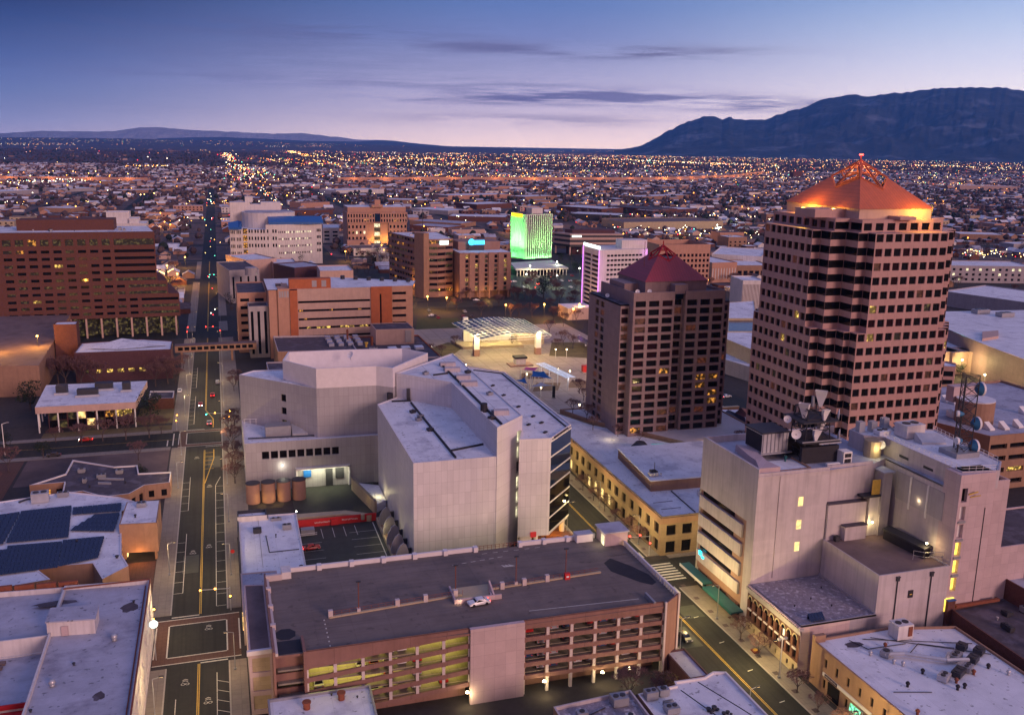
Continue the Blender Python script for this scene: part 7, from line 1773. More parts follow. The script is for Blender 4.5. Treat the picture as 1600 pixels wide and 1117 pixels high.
# the big lots: small cars, one mesh each
proto = car('parked_car', 'parked car in the lots behind the green tower', 352, 848, 0, 'car_silver', tails=False, heads=False, group='cars in the lots behind the green tower')
protos = [proto]
for b_ in ('car_white', 'car_dark', 'car_red', 'car_blue'):
    protos.append(car('parked_car', 'parked car in the lots behind the green tower', 352+6*len(protos), 848, N_, b_, tails=False, heads=False, group='cars in the lots behind the green tower'))
def lotcars(px0, px1, py0, py1, n, seed):
    rr = random.Random(seed)
    for i in range(n):
        x, y = G(rr.uniform(px0, px1), rr.uniform(py0, py1)); dup(rr.choice(protos), (round(x/2.8)*2.8, round(y/9)*9, .03), N_+rr.choice((0, PI)))
for k in range(4):
    for i in range(10):
        if R.random() < .55: dup(R.choice(protos), ((14+i*2.7 if i < 10 else 0)+R.uniform(-.2, .2), 165.2, 15.4-.47-2.78*(k+1)), N_, 1, 'car parked nose out inside the garage', 'cars parked inside the garage')
    for i in range(10):
        if R.random() < .5: dup(R.choice(protos), (56+i*2.7, 165.2, 15.4-.47-2.78*(k+1)), N_, 1, 'car parked nose out inside the garage', 'cars parked inside the garage')
lotcars(985, 1190, 345, 380, 60, 3); lotcars(1100, 1165, 435, 455, 14, 4); lotcars(800, 905, 430, 455, 12, 5); lotcars(665, 740, 482, 500, 8, 6)

# ================================================================= LAMP POSTS AND TRAFFIC SIGNALS
def lamp_post(x, y, side, m='lamp_lens', h=8.6, label='tall street lamp with curved arm standing at the kerb', group='street lamps along the kerbs'):
    t = thing('street_lamp', label, 'street lamp', (x, y, .13), group)
    MB().tube((x, y, .13), (x, y, h), .11, 6, .07).tube((x, y, h), (x+side*1.6, y, h+.35), .06, 5).build('pole', 'metal_grey', t)
    MB().box(x-.25, x+.25, y-.25, y+.25, .13, .5).build('base', 'metal_grey', t)
    hd = MB().box(x+side*1.6-.45, x+side*1.6+.45, y-.16, y+.16, h+.25, h+.45).build('lamp_head', 'metal_dark', t)
    MB().box(x+side*1.6-.3, x+side*1.6+.3, y-.13, y+.13, h+.2, h+.25).build('lens', m, hd)
    return t
LP = lamp_post(-16.0, 236, 1); RP = lamp_post(-1.0, 268, -1)
WARM = (1, .70, .30)
for i, y in enumerate((104, 138, 172, 300, 334, 384, 420, 456, 500, 532, 580, 640, 700)): dup(LP, (-16.0, y, .13))
for i, y in enumerate((120, 154, 186, 232, 300, 372, 404, 440, 470, 516, 590, 650, 730)): dup(RP, (-1.0, y, .13))
for y, pw in ((104, 350), (138, 420), (172, 420), (205, 500), (236, 520), (300, 560), (334, 560), (384, 650), (420, 650), (456, 560), (500, 350), (532, 300)): point(-13.4, y, 8.2, pw*4.3, WARM)
for y, pw in ((120, 350), (154, 420), (186, 500), (232, 450), (268, 480), (300, 560), (334, 600), (372, 650), (404, 650), (440, 560), (516, 300)): point(-3.2, y, 8.2, pw*4.3, WARM)
for y in (126, 152, 178, 222, 250, 278, 306): dup(RP, (107.9, y, .13)); 
for y in (138, 166, 236, 264, 292): dup(LP, (92.0, y, .13))
for y, pw in ((126, 900), (157, 1000), (183, 950), (222, 900), (250, 800), (278, 800), (306, 700)): point(103.8, y, 8.4, pw*(6.5 if y < 200 else 4.0), (1, .74, .28))
for y, pw in ((205, 700), (236, 450), (264, 450)): point(94.8, y, 8.2, pw*4.5, (1, .72, .28))
for x in (109, 124, 145, 170): point(x, 206, 8.5, 1800, (1, .72, .3))
for i, y in enumerate((222, 229, 236, 244, 252)): point(109.6, y, 3.6, 45, (1, .72, .28))
def signal(label, x, y, ax, ay, cols, pole=True):
    t = thing('traffic_signal', label, 'traffic signal', (x, y, .13))
    mb = MB().tube((x, y, .13), (x, y, 6.0), .12, 6); mb.tube((x, y, 5.7), (x+ax, y+ay, 6.1), .08, 5); mb.build('mast', 'galvanised', t)
    for k, c in enumerate(cols):
        u = (k+1)/len(cols); qx, qy = x+ax*u, y+ay*u
        hd = MB().box(qx-.22, qx+.22, qy-.16, qy+.16, 5.5, 6.7).build('signal_head', 'metal_dark', t)
        for j, (zz, cc) in enumerate(((6.45, 'sig_red'), (6.1, 'sig_amber'), (5.75, 'sig_green'))):
            MB().ball((qx, qy-.2, zz), .15 if cc != c else .2, 8, 5).build('lens', cc if cc == c else 'tar', hd)
    hd = MB().box(x-.22, x+.22, y-.3, y-.05, 3.2, 4.3).build('signal_head', 'metal_dark', t); MB().ball((x, y-.35, 3.9), .2, 8, 5).build('lens', cols[0], hd)
    return t
signal('traffic signal with amber light on a long arm over the nearest lanes', -1.4, 212.8, -6.6, 0, ('sig_amber', 'sig_amber'))
signal('traffic signal with amber hand beside the white corner building', -18.0, 206.0, .3, 0, ('sig_amber',))
signal('traffic signal on the round lit sign pole beside the near junction', -16.6, 191.5, 4, 0, ('sig_amber',)) if False else None
signal('traffic signal with green lens over the junction before the silver car', -1.2, 364.8, -6.4, 0, ('sig_amber', 'sig_green'))
signal('traffic signal glowing orange at the lawn corner by the pavilion', -18.6, 365.2, .4, 0, ('sig_amber',))
signal('traffic signal glowing orange beside the bare tree at the junction', .8, 366.2, .3, 0, ('sig_amber',))
signal('traffic signal showing red beyond the pedestrian bridge on the right', -1.4, 543.6, -7.5, 0, ('sig_red', 'sig_red'))
signal('traffic signal showing red beyond the pedestrian bridge on the left', -19, 544.2, .5, 0, ('sig_red',))
signal('traffic signal with red lights at the far corner of the garage street', 107.6, 214.4, -6, 0, ('sig_red', 'sig_red'))
signal('traffic signal with green light over the dark far block of the street', -1.4, 768.4, -6, 0, ('sig_green', 'sig_green'))
signal('traffic signal showing red at the plaza end of the street lined with lots', *G(836, 457), 3, 0, ('sig_red', 'sig_red'))
t = thing('round_sign', 'round glowing white sign on a pole by the white corner building', 'sign', (-17.0, 194.2, 0)); MB().tube((-17.0, 194.2, .13), (-17.0, 194.2, 7.6), .1, 6).build('pole', 'metal_grey', t)
MB().tube((-17.0, 194.5, 8.4), (-17.0, 194.2, 8.4), .85, 20).build('disc', 'sign_white', t)
t = thing('stop_sign', 'red octagonal sign on a pole outside the corner shop', 'sign', (-.4, 240, 0)); MB().tube((-.4, 240, .13), (-.4, 240, 3.4), .06, 6).build('pole', 'metal_grey', t); MB().tube((-.4, 240, 3.0), (-.4, 239.9, 3.0), .55, 8).build('plate', 'red_paint', t)
t = thing('corner_floodlight', 'very bright star like lamp on the pavement behind the white corner building', 'street lamp', (-21.5, 214.8, .1)); MB().tube((-21.5, 214.8, .1), (-21.5, 214.8, 7.6), .1, 6).build('pole', 'metal_grey', t); MB().ball((-21.5, 214.8, 7.9), .3, 10, 6).build('globe', 'lamp_warm', t); point(-21.5, 213.9, 8.2, 900, (1, .72, .34))
t = thing('tall_lamp', 'tall white curved lamp at the far left of the cross street', 'street lamp', (*G(8, 712), 0)); x, y = G(8, 712); MB().tube((x, y, 0), (x, y, 11.5), .14, 6).tube((x, y, 11.5), (x+1.8, y, 12), .09, 5).build('pole', 'white_paint', t); MB().box(x+1.5, x+2.3, y-.2, y+.2, 11.85, 12.05).build('lamp_head', 'metal_grey', t)
t = thing('twin_lamp', 'white twin armed signal lamp on the tree lined pavement, lower one', 'street lamp', (108.0, 152, .13)); MB().tube((108, 152, .13), (108, 152, 9.5), .13, 6).tube((107.2, 152, 9.0), (108.8, 152, 9.0), .08, 5).build('pole', 'white_paint', t); MB().box(106.9, 107.5, 151.8, 152.2, 8.9, 9.3).box(108.5, 109.1, 151.8, 152.2, 8.9, 9.3).build('lamp_head', 'galvanised', t)
mb = MB()
for y in range(118, 196, 7): mb.box(107.7, 108.9, y, y+1.3, .132, .15)
for y in range(218, 310, 8): mb.box(107.6, 108.6, y, y+1.3, .132, .15)
struct(mb.build('tree_pit', 'earth'))
t = thing('flower_bed', 'small bright orange planter at a lamp foot outside the arched hall', 'planter', (108.6, 162.5, .13)); MB().box(108, 109.4, 161.7, 163.3, .13, .5).build('tub', 'rust', t); MB().ball((108.7, 162.5, .6), .55, 7, 4, .5).build('flowers', 'road_yellow', t)
# plaza lamps and other poles
PL = None
for px, py in ((728, 585), (872, 592), (885, 560), (918, 562), (890, 595), (845, 622), (823, 600), (905, 650), (868, 560)):
    x, y = G(px, py)
    if PL is None:
        PL = thing('plaza_lamp', 'short globe lamp standing on the plaza paving', 'street lamp', (x, y, 0), 'globe lamps on the civic plaza'); MB().tube((x, y, 0), (x, y, 4.6), .09, 6).build('pole', 'white_paint', PL); MB().ball((x, y, 4.8), .32, 8, 5).build('globe', 'lamp_warm', PL)
    else: dup(PL, (x, y, 0))
    point(x, y-.6, 4.9, 130, (1, .72, .36))

# ================================================================= TREES
def bare_tree(x, y, h, seed, label, name='bare_tree'):
    rr = random.Random(seed); t = thing(name, label, 'tree', (x, y, 0)); mb = MB(); tw = MB()
    mb.tube((x, y, 0), (x, y, h*.3), h*.028, 6, h*.02); tips = []
    def grow(p, d, L, r, k):
        q = p+d*L; (mb if k < 2 else tw).tube(p, q, r, 4, r*.6)
        if k >= 4: tips.append(q); return
        for _ in range(3 if k < 3 else 2):
            a = Vector((rr.uniform(-1, 1), rr.uniform(-1, 1), rr.uniform(-.1, .7))); grow(q, (d*.8+a*.75).normalized(), L*rr.uniform(.62, .8), r*.6, k+1)
    for i in range(5):
        an = i*2*PI/5+rr.uniform(-.3, .3); grow(Vector((x, y, h*.28)), Vector((math.cos(an)*.6, math.sin(an)*.6, .9)).normalized(), h*.26, h*.013, 0)
    for q in tips:
        for _ in range(5):
            e = q+Vector((rr.uniform(-1, 1), rr.uniform(-1, 1), rr.uniform(-.5, 1)))*h*.075; s = h*.006; tw.p([q+Vector((s, 0, 0)), q-Vector((s, 0, 0)), e]); tw.p([q+Vector((0, s, s)), q-Vector((0, s, 0)), e+Vector((s*3, 0, s*3))])
    mb.build('trunk', 'bark', t); tw.build('crown', 'twigs', t); return t
def green_tree(x, y, h, seed, label, name='evergreen_tree', wide=.36, n=900, m='evergreen'):
    rr = random.Random(seed); t = thing(name, label, 'tree', (x, y, 0)); MB().tube((x, y, 0), (x, y, h*.6), h*.03, 6, h*.012).tube((x, y, h*.3), (x+h*.1, y, h*.5), h*.012, 5).tube((x, y, h*.35), (x-h*.1, y+h*.05, h*.55), h*.012, 5).build('trunk', 'bark', t); mb = MB()
    lob = [(Vector((rr.uniform(-1, 1)*h*wide*.55, rr.uniform(-1, 1)*h*wide*.55, h*rr.uniform(.35, .85))), h*wide*rr.uniform(.35, .6)) for _ in range(9)]
    for _ in range(n):
        c, r = rr.choice(lob); d = Vector((rr.gauss(0, 1), rr.gauss(0, 1), rr.gauss(0, 1))).normalized(); p = c+d*r*rr.uniform(.65, 1.08)+Vector((x, y, 0)); s = h*rr.uniform(.014, .032)
        a = Vector((rr.uniform(-1, 1), rr.uniform(-1, 1), rr.uniform(-1, 1)))*s; b = Vector((rr.uniform(-1, 1), rr.uniform(-1, 1), rr.uniform(-1, 1)))*s; mb.p([p-a, p+b, p+a, p-b])
    mb.build('crown', m, t); return t
B1 = bare_tree(-36, 357.5, 9.5, 1, 'bare purple grey tree spreading by the cross street, one of a line'); B1['group'] = 'bare trees by the cross street and lawn'
B2 = bare_tree(.8, 352, 8.5, 2, 'bare street tree beside the white wing kerb'); B2['group'] = 'bare street trees beside the white wing'
B3 = bare_tree(108.6, 131, 5.5, 3, 'young bare tree in a pavement pit on the lamplit side'); B3['group'] = 'young bare trees in pavement pits'
for x, y, s in ((-44, 358, .85), (-51, 357.5, .75), (-28, 358, .9), (-24, 362, .7), (-60, 360, .6), (-70, 330, .9), (-78, 322, 1.0), (-72, 312, .8), (-85, 335, .8), (-30, 332, .7)): dup(B1, (x, y, 0), R.uniform(0, 6), s)
for x, y, s in ((1.2, 336, 1), (.9, 320, .95), (1.6, 309, .9), (1.4, 300, .8), (2.6, 366, .8), (3.5, 420, .8), (4.5, 432, .8), (-19, 470, .8), (-21.5, 440, .85), (-20.8, 455, .9)): dup(B2, (x, y, 0), R.uniform(0, 6), s)
for y in (118.5, 139, 146, 160.5, 168, 222.5, 230, 239, 247, 256, 265): dup(B3, (108.3, y, 0), R.uniform(0, 6), R.uniform(.7, 1.1))
for x, y, s in ((-61, 441, 1.5), (-68, 446, 1.4), (-55, 438, 1.3), (-72, 452, 1.3), (-25, 441, 1.3), (-30, 437, 1.1)): dup(B1, (x, y, 0), R.uniform(0, 6), s, 'tall bare tree against the dark brick hall', 'tall bare trees by the dark brick hall')
for px, py, s in ((905, 615, .7), (912, 626, .6), (668, 556, .7), (690, 556, .6), (880, 540, .9), (895, 545, .8), (870, 548, .7), (712, 540, .6), (800, 540, .5), (858, 520, .8), (880, 510, .9), (900, 505, .9)): dup(B1, (*G(px, py), 0), R.uniform(0, 6), s, 'small bare tree on the civic plaza edge', 'bare trees around the civic plaza')
E1 = green_tree(*G(236, 660), 12.5, 5, 'broad dark evergreen at the right end of the pavilion', wide=.4)
E2 = green_tree(*G(68, 716), 6.5, 6, 'rounded dark bush tree by the small car on the cross street', wide=.42)
E3 = green_tree(*G(48, 640), 14, 7, 'dark evergreen in the shade left of the pavilion', wide=.4)
E4 = green_tree(*G(224, 745), 5, 8, 'dark shrub in the court behind the zigzag roof', wide=.4)
E5 = green_tree(82.5, 152.0, 6.0, 9, 'round leafy tree lit orange at the garage corner', wide=.42, m='lawn_dry')
for px, py, s, lab in ((849, 466, 1.25, 'dark evergreen left of the violet hotel in the big lot'), (900, 428, .9, 'rounded evergreen right of the green lit podium'), (876, 408, .6, 'small evergreen near the dark banded office'), (10, 700, .5, 'low dark shrub under the tall curved lamp')):
    dup(E1, (*G(px, py), 0), R.uniform(0, 6), s, lab)
E5b = bare_tree(74, 153, 7, 15, 'bare tree in the dark between garage and snowy shop roof')
dup(E5b, (80, 150.5, 0), 2, .9, 'bare tree just left of the orange lit garage tree'); 
rr = random.Random(3)
for i in range(34):
    px, py = (rr.uniform(655, 900), rr.uniform(466, 500)) if i < 16 else (rr.uniform(800, 910), rr.uniform(440, 475)); dup(B1, (*G(px, py), 0), rr.uniform(0, 6), rr.uniform(.7, 1.0), 'bare tree among the lots north of the civic plaza', 'bare trees among the lots north of the civic plaza')
for x, y, s in ((121.5, 290, .9), (124, 302, 1.1), (127, 281, .8), (131, 272.5, .7), (172, 268, .9), (165, 266, .7), (122, 311, 1)): dup(B3, (x, y, 12), rr.uniform(0, 6), s, 'bare planter tree on the snowy hotel podium', 'bare planter trees on the hotel podium')
DT = green_tree(*G(1478, 590), 7, 10, 'dark bushy tree before the convention foyer, left one'); dup(DT, (*G(1500, 588), 0), 1, 1, 'dark bushy tree in the lamplight before the buttresses'); dup(DT, (*G(1548, 582), 0), 2, 1.0, 'dark bushy tree between two pale buttresses')
for px, py in ((560, 400), (575, 403), (590, 401), (548, 398), (606, 402), (532, 396), (566, 410), (585, 412)): dup(E1, (*G(px, py), 0), R.uniform(0, 6), R.uniform(.55, .8), 'dark tree in orange light before the sand coloured courthouse', 'trees before the sand coloured courthouse')
for px, py in ((510, 345), (520, 350), (500, 372), (512, 395)): point(*G(px, py), 6, 500, (1, .6, .2))
# blocks of shadowy warm light further out, from real lamps
def far_lamp(px, py, pw, c=(1, .5, .12), h=9, m='lamp_sodium', r=.7):
    x, y = G(px, py); t = thing('lot_lamp', 'distant lamp post glowing over a parking lot', 'street lamp', (x, y, 0), 'distant lot lamps'); MB().tube((x, y, 0), (x, y, h), .15, 5).build('pole', 'metal_dark', t); MB().ball((x, y, h), r, 8, 5).build('globe', m, t); point(x, y-1.5, h-.5, pw, c, .5)
for a in ((668, 484, 4200), (698, 486, 2200), (895, 505, 1200), (850, 497, 3200), (790, 498, 1500), (262, 432, 6500), (278, 446, 6500), (250, 452, 5000), (352, 446, 5500), (372, 452, 3500), (290, 418, 3000), (905, 497, 1600), (1105, 455, 1200), (1530, 410, 1400),
          (540, 408, 2500), (600, 405, 2200), (640, 462, 1500), (1452, 605, 1200), (1500, 590, 3200), (1560, 605, 2600), (1585, 590, 2600), (1535, 615, 1800)):
    far_lamp(a[0], a[1], a[2]*3, c=(1, .74, .28) if a[0] > 1400 else (1, .46, .08), m='lamp_warm' if a[0] > 1400 else 'lamp_sodium', r=.45 if a[0] > 1400 else .6)
for a in ((828, 432, 1800), (870, 448, 2200), (905, 436, 1500), (822, 446, 1500), (870, 425, 1200), (1030, 356, 3500), (1080, 352, 3500), (1120, 362, 3500), (1150, 352, 3000), (930, 375, 1200), (1000, 352, 2500), (1060, 372, 2500)):
    far_lamp(a[0], a[1], a[2]*2.2, c=(.95, 1, .55), m='lamp_white', r=.55)
# ================================================================= THE CITY BEYOND
def in_view(x, y, m=30):
    px, py = pr(x, y, 0); return -m < px < 1600+m and py < 1150
STREETX = [(-15, -2), (93, 107), (206, 220), (330, 342), (470, 482), (-140, -130), (-270, -260), (620, 631), (800, 811)]
STREETY = [(545, 562), (596, 612), (770, 786)]+[(yy, yy+11) for yy in (905, 1040, 1180, 1330, 1500, 1700, 1950)]
OCC += [(-145, 110, 60, 470), (-150, 0, 470, 600), (206, 330, 200, 310), (60, 230, 60, 560), (-200, -70, 1115, 1185)]
def free(x0, x1, y0, y1):
    for a, b in STREETX:
        if x1 > a-2 and x0 < b+2 and y0 < 2300: return False
    for a, b in STREETY:
        if y1 > a-2 and y0 < b+2: return False
    for o in OCC:
        if x1 > o[0] and x0 < o[1] and y1 > o[2] and y0 < o[3]: return False
    return True
rc = random.Random(77)
roofs = ('snow_roof', 'blue_grey_roof', 'blue_grey_roof', 'dark_roof', 'brown_roof')
wallsm = ('pale_stucco', 'salmon_stucco', 'tan_wall', 'white_wall', 'grey_wall', 'brown_brick', 'cream_stone')
def flat_block(name, x, y, lx, ly, h, wm, rm, label, group, lit=True):
    """a plain flat roofed city block with a parapet, door and a row of windows"""
    t = thing(name, label, 'building', (x, y, 0), group)
    mb = MB().box(x-lx/2, x+lx/2, y-ly/2, y+ly/2, 0, h)
    P = rect(x-lx/2, x+lx/2, y-ly/2, y+ly/2); inn = inset(P, .4)
    for i in range(4):
        j = (i+1) % 4; mb.p([(*P[i], h), (*P[j], h), (*P[j], h+.6), (*P[i], h+.6)]); mb.p([(*P[i], h+.6), (*P[j], h+.6), (*inn[j], h+.6), (*inn[i], h+.6)])
    mb.build('wall', wm, t); MB().p([(*q, h+.25) for q in inn]).build('roof', rm, t)
    wb = MB(); n = max(2, int(lx/5)); fl = max(1, int(h/4))
    for k in range(fl):
        for i in range(n):
            u = x-lx/2+(i+.5)*lx/n; wb.box(u-1.1, u+1.1, y-ly/2-.06, y-ly/2, 1.2+k*3.8, 3+k*3.8)
    wb.build('window', rc.choice(('glass_dark', 'glass_dark', 'lit_dim', 'lit_amber' if lit and rc.random() < .3 else 'glass_dark')), t)
    if lx > 14:
        ac = MB()
        for _ in range(rc.randint(1, 4)): u, v = x+rc.uniform(-.35, .35)*lx, y+rc.uniform(-.35, .35)*ly; ac.box(u-1.2, u+1.2, v-1, v+1, h+.25, h+1.7)
        ac.build('roof_unit', 'metal_grey', t)
    return t
def house_mesh(mb, x, y, lx, ly, h, rz, gable, mw, mr):
    c, s = math.cos(rz), math.sin(rz)
    def T(a, b, z): return (x+a*c-b*s, y+a*s+b*c, z)
    X, Y = lx/2, ly/2; mb.cur = mw
    for a, b in (((-X, -Y), (X, -Y)), ((X, -Y), (X, Y)), ((X, Y), (-X, Y)), ((-X, Y), (-X, -Y))): mb.p([T(*a, 0), T(*b, 0), T(*b, h), T(*a, h)])
    if gable:
        r = ly*.28; mb.p([T(-X, -Y, h), T(-X, Y, h), T(-X, 0, h+r)]); mb.p([T(X, Y, h), T(X, -Y, h), T(X, 0, h+r)]); mb.cur = mr
        mb.p([T(-X-.4, -Y-.4, h-.1), T(X+.4, -Y-.4, h-.1), T(X+.4, 0, h+r), T(-X-.4, 0, h+r)]); mb.p([T(X+.4, Y+.4, h-.1), T(-X-.4, Y+.4, h-.1), T(-X-.4, 0, h+r), T(X+.4, 0, h+r)])
    else: mb.cur = mr; mb.p([T(-X, -Y, h), T(X, -Y, h), T(X, Y, h), T(-X, Y, h)])
# hand placed large sheds seen between the towers: roof front edge a-b in the photo, depth
SHEDS = [((745, 320), (800, 318), 8, 60, 'brown_brick', 'snow_roof'), ((700, 338), (790, 340), 7, 50, 'brown_brick', 'snow_roof'), ((640, 352), (700, 356), 6, 40, 'brown_brick', 'blue_grey_roof'),
         ((870, 322), (940, 327), 9, 60, 'brown_brick', 'snow_roof'), ((890, 334), (965, 337), 9, 50, 'metal_dark', 'snow_roof'), ((950, 322), (1020, 328), 9, 60, 'brown_brick', 'dark_roof'), ((975, 348), (1130, 346), 10, 70, 'cream_stone', 'brown_roof'),
         ((700, 306), (800, 304), 8, 60, 'salmon_stucco', 'snow_roof'), ((1020, 330), (1090, 326), 8, 40, 'brown_brick', 'snow_roof'), ((450, 330), (520, 328), 7, 40, 'brown_brick', 'brown_roof'), ((470, 318), (515, 316), 8, 30, 'salmon_stucco', 'brown_roof'),
         ((525, 298), (600, 296), 9, 60, 'white_wall', 'snow_roof'), ((600, 312), (680, 314), 7, 50, 'tan_wall', 'snow_roof'), ((405, 322), (440, 320), 12, 20, 'pale_stucco', 'snow_roof'), ((640, 326), (700, 330), 6, 50, 'grey_wall', 'snow_roof'), ((1000, 308), (1080, 305), 7, 50, 'tan_wall', 'snow_roof'),
         ((0, 300), (60, 297), 7, 60, 'grey_wall', 'snow_roof'), ((90, 296), (150, 294), 6, 50, 'grey_wall', 'snow_roof'), ((190, 298), (270, 296), 6, 40, 'tan_wall', 'snow_roof'), ((1500, 366), (1570, 368), 6, 40, 'tan_wall', 'snow_roof'), ((1500, 290), (1590, 292), 14, 50, 'pale_stucco', 'snow_roof'), ((1240, 268), (1254, 268), 26, 20, 'brown_brick', 'brown_roof'),
         ((640, 345), (720, 350), 5, 40, 'tan_wall', 'blue_grey_roof'), ((1430, 395), (1475, 396), 8, 40, 'tan_wall', 'snow_roof'), ((820, 308), (870, 306), 8, 50, 'tan_wall', 'snow_roof'), ((60, 325), (110, 326), 6, 40, 'tan_wall', 'snow_roof')]
for i, (a, b, z, dep, wm, rm) in enumerate(SHEDS):
    P = rg(a, b, z, dep); bld('warehouse', 'broad low warehouse roof in the city beyond the towers', P, z, wm, rm, par=.5, group='warehouses beyond the downtown towers')
# near blocks that fill downtown behind the tall buildings
NB_ = 0
cand = []
for _ in range(34000):
    y = rc.uniform(560, 4600); k = (y-560)/4040
    if rc.random() > .35+.65*k: pass
    x = rc.uniform(-.42, 1.05)*y*1.0+rc.uniform(-50, 50)
    if not in_view(x, y): continue
    big = rc.random() < (.34 if x > 60 and y < 3200 else .16 if y < 1600 else .08)
    lx, ly = (rc.uniform(18, 46), rc.uniform(14, 34)) if big else (rc.uniform(9, 16), rc.uniform(8, 12))
    x = round(x/6)*6; 
    if not free(x-lx/2-2, x+lx/2+2, y-ly/2-2, y+ly/2+2): continue
    OCCc = False
    cand.append((y, x, lx, ly, big))
cand.sort()
grid = {}
placed = []
for y, x, lx, ly, big in cand:
    gx, gy = int(x//30), int(y//30); ok = True
    for i in (-2, -1, 0, 1, 2):
        for j in (-2, -1, 0, 1, 2):
            for (a, b, c, d) in grid.get((gx+i, gy+j), ()):
                if abs(a-x) < (c+lx)/2+3 and abs(b-y) < (d+ly)/2+3: ok = False
    if not ok: continue
    grid.setdefault((gx, gy), []).append((x, y, lx, ly)); placed.append((y, x, lx, ly, big))
NIND = 190
hs = MB(); hm = ['tan_wall', 'pale_stucco', 'white_wall', 'brown_brick', 'snow_roof', 'blue_grey_roof', 'dark_roof', 'brown_roof', 'salmon_stucco']
ni = 0; nh = 0
for y, x, lx, ly, big in placed:
    if big and ni < 90 and y < 1900:
        h = rc.choice((4.5, 5.5, 7, 8, 11 if y < 1300 else 6)); ni += 1
        flat_block('city_block', x, y, lx, ly, h, rc.choice(wallsm), rc.choice(roofs), 'flat roofed block standing among the streets behind downtown', 'flat roofed blocks behind downtown')
    elif not big and nh < 200:
        nh += 1; g_ = rc.random() < .6; mb = MB(); wm = rc.choice(hm[:4]); rm = rc.choice(hm[4:8])
        t = thing('house', 'small house among the winter trees behind downtown', 'house', (x, y, 0), 'small houses behind downtown')
        a, b = MB(), MB(); q = MB(); house_mesh(q, x, y, lx, ly, 3.2, rc.choice((0, PI/2)), g_, 0, 1)
        for f, m_ in zip(q.f, q.m): (b if m_ else a).p([q.v[i] for i in f])
        a.build('wall', wm, t); b.build('roof', rm, t)
    else:
        h = rc.choice((5, 6, 8)) if big else 3.3
        house_mesh(hs, x, y, lx, ly, h, rc.choice((0, PI/2)), (not big) and rc.random() < .6, rc.choice((0, 1, 2, 3, 3, 8, 0)), rc.choice((4, 4, 5, 5, 6, 7)))
for _ in range(5200):
    y = rc.uniform(4400, 16000); x = rc.uniform(-.45, 1.1)*y
    if not in_view(x, y): continue
    if x < 500 and y > 4400 and rc.random() < .8: continue
    lx, ly = rc.uniform(15, 60), rc.uniform(12, 40); house_mesh(hs, x, y, lx, ly, rc.choice((4, 5, 7, 9)), 0, False, rc.choice((0, 1, 3, 3, 8)), rc.choice((4, 5, 6, 6, 7)))
o = hs.build('distant_houses', hm); o['kind'] = 'stuff'; o['label'] = 'endless small roofs of the far city fading towards the mountains'
print('houses', nh, ni, len(placed))
# trees of the far city
FT = []
def clump(mb, x, y, h, rr, mi):
    mb.cur = mi; w_ = h*rr.uniform(.35, .6); n = 6
    ring = [[(x+w_*f*rr.uniform(.75, 1.2)*math.cos(2*PI*i/n), y+w_*f*rr.uniform(.75, 1.2)*math.sin(2*PI*i/n), z*h) for i in range(n)] for f, z in ((.55, .18), (1.0, .5), (.6, .85))]
    for k in range(2):
        for i in range(n): j = (i+1) % n; mb.p([ring[k][i], ring[k][j], ring[k+1][j], ring[k+1][i]])
    for i in range(n): j = (i+1) % n; mb.p([ring[2][i], ring[2][j], (x, y, h)])
protoT = [bare_tree(-60, 640, 9, 41, 'bare winter tree between the buildings behind downtown', 'city_tree'), bare_tree(40, 620, 8, 43, 'bare winter tree between the buildings behind downtown', 'city_tree'), green_tree(-40, 650, 10, 44, 'dark evergreen between the buildings behind downtown', 'city_tree', n=260)]
for p_ in protoT: p_['group'] = 'trees behind downtown' if p_ is not protoT[2] else 'evergreens behind downtown'
tr = []
for _ in range(2600):
    y = rc.uniform(580, 1500); x = rc.uniform(-.42, 1.05)*y
    if in_view(x, y, 0) and free(x-3, x+3, y-3, y+3): tr.append((y, x))
tr.sort(); nt = 0; ts = MB()
for y, x in tr:
    gx, gy = int(x//30), int(y//30); ok = True
    for i in (-1, 0, 1):
        for j in (-1, 0, 1):
            for (a, b, c, d) in grid.get((gx+i, gy+j), ()):
                if abs(a-x) < c/2+1 and abs(b-y) < d/2+1: ok = False
    if not ok: continue
    if nt < 250: nt += 1; dup(rc.choice(protoT), (x, y, 0), rc.uniform(0, 6), rc.uniform(.7, 1.3))
    else:
        clump(ts, x, y, rc.uniform(5, 10), rc, rc.choice((0, 0, 0, 1)))
nd = 0
while nd < 21000:
    y = 1300+9000*rc.random()**1.15; x = rc.uniform(-.45, 1.08)*y
    if not in_view(x, y, 0): nd += .3; continue
    v = noise.noise(Vector((x/420, y/420, 3)))
    if v < -.12 and y < 7000: nd += .2; continue
    gx, gy = int(x//30), int(y//30)
    if any(abs(a-x) < c/2 and abs(b-y) < d/2 for (a, b, c, d) in grid.get((gx, gy), ())): continue
    if y < 2300 and any(a-3 < x < b+3 for a, b in STREETX): continue
    clump(ts, x, y, rc.uniform(6, 11)*(1 if y < 4000 else 1.3), rc, rc.choice((0, 0, 0, 1))); nd += 1
o = ts.build('distant_trees', ['far_tree', 'far_evergreen']); o['kind'] = 'stuff'; o['label'] = 'dark purple winter trees filling the far city'

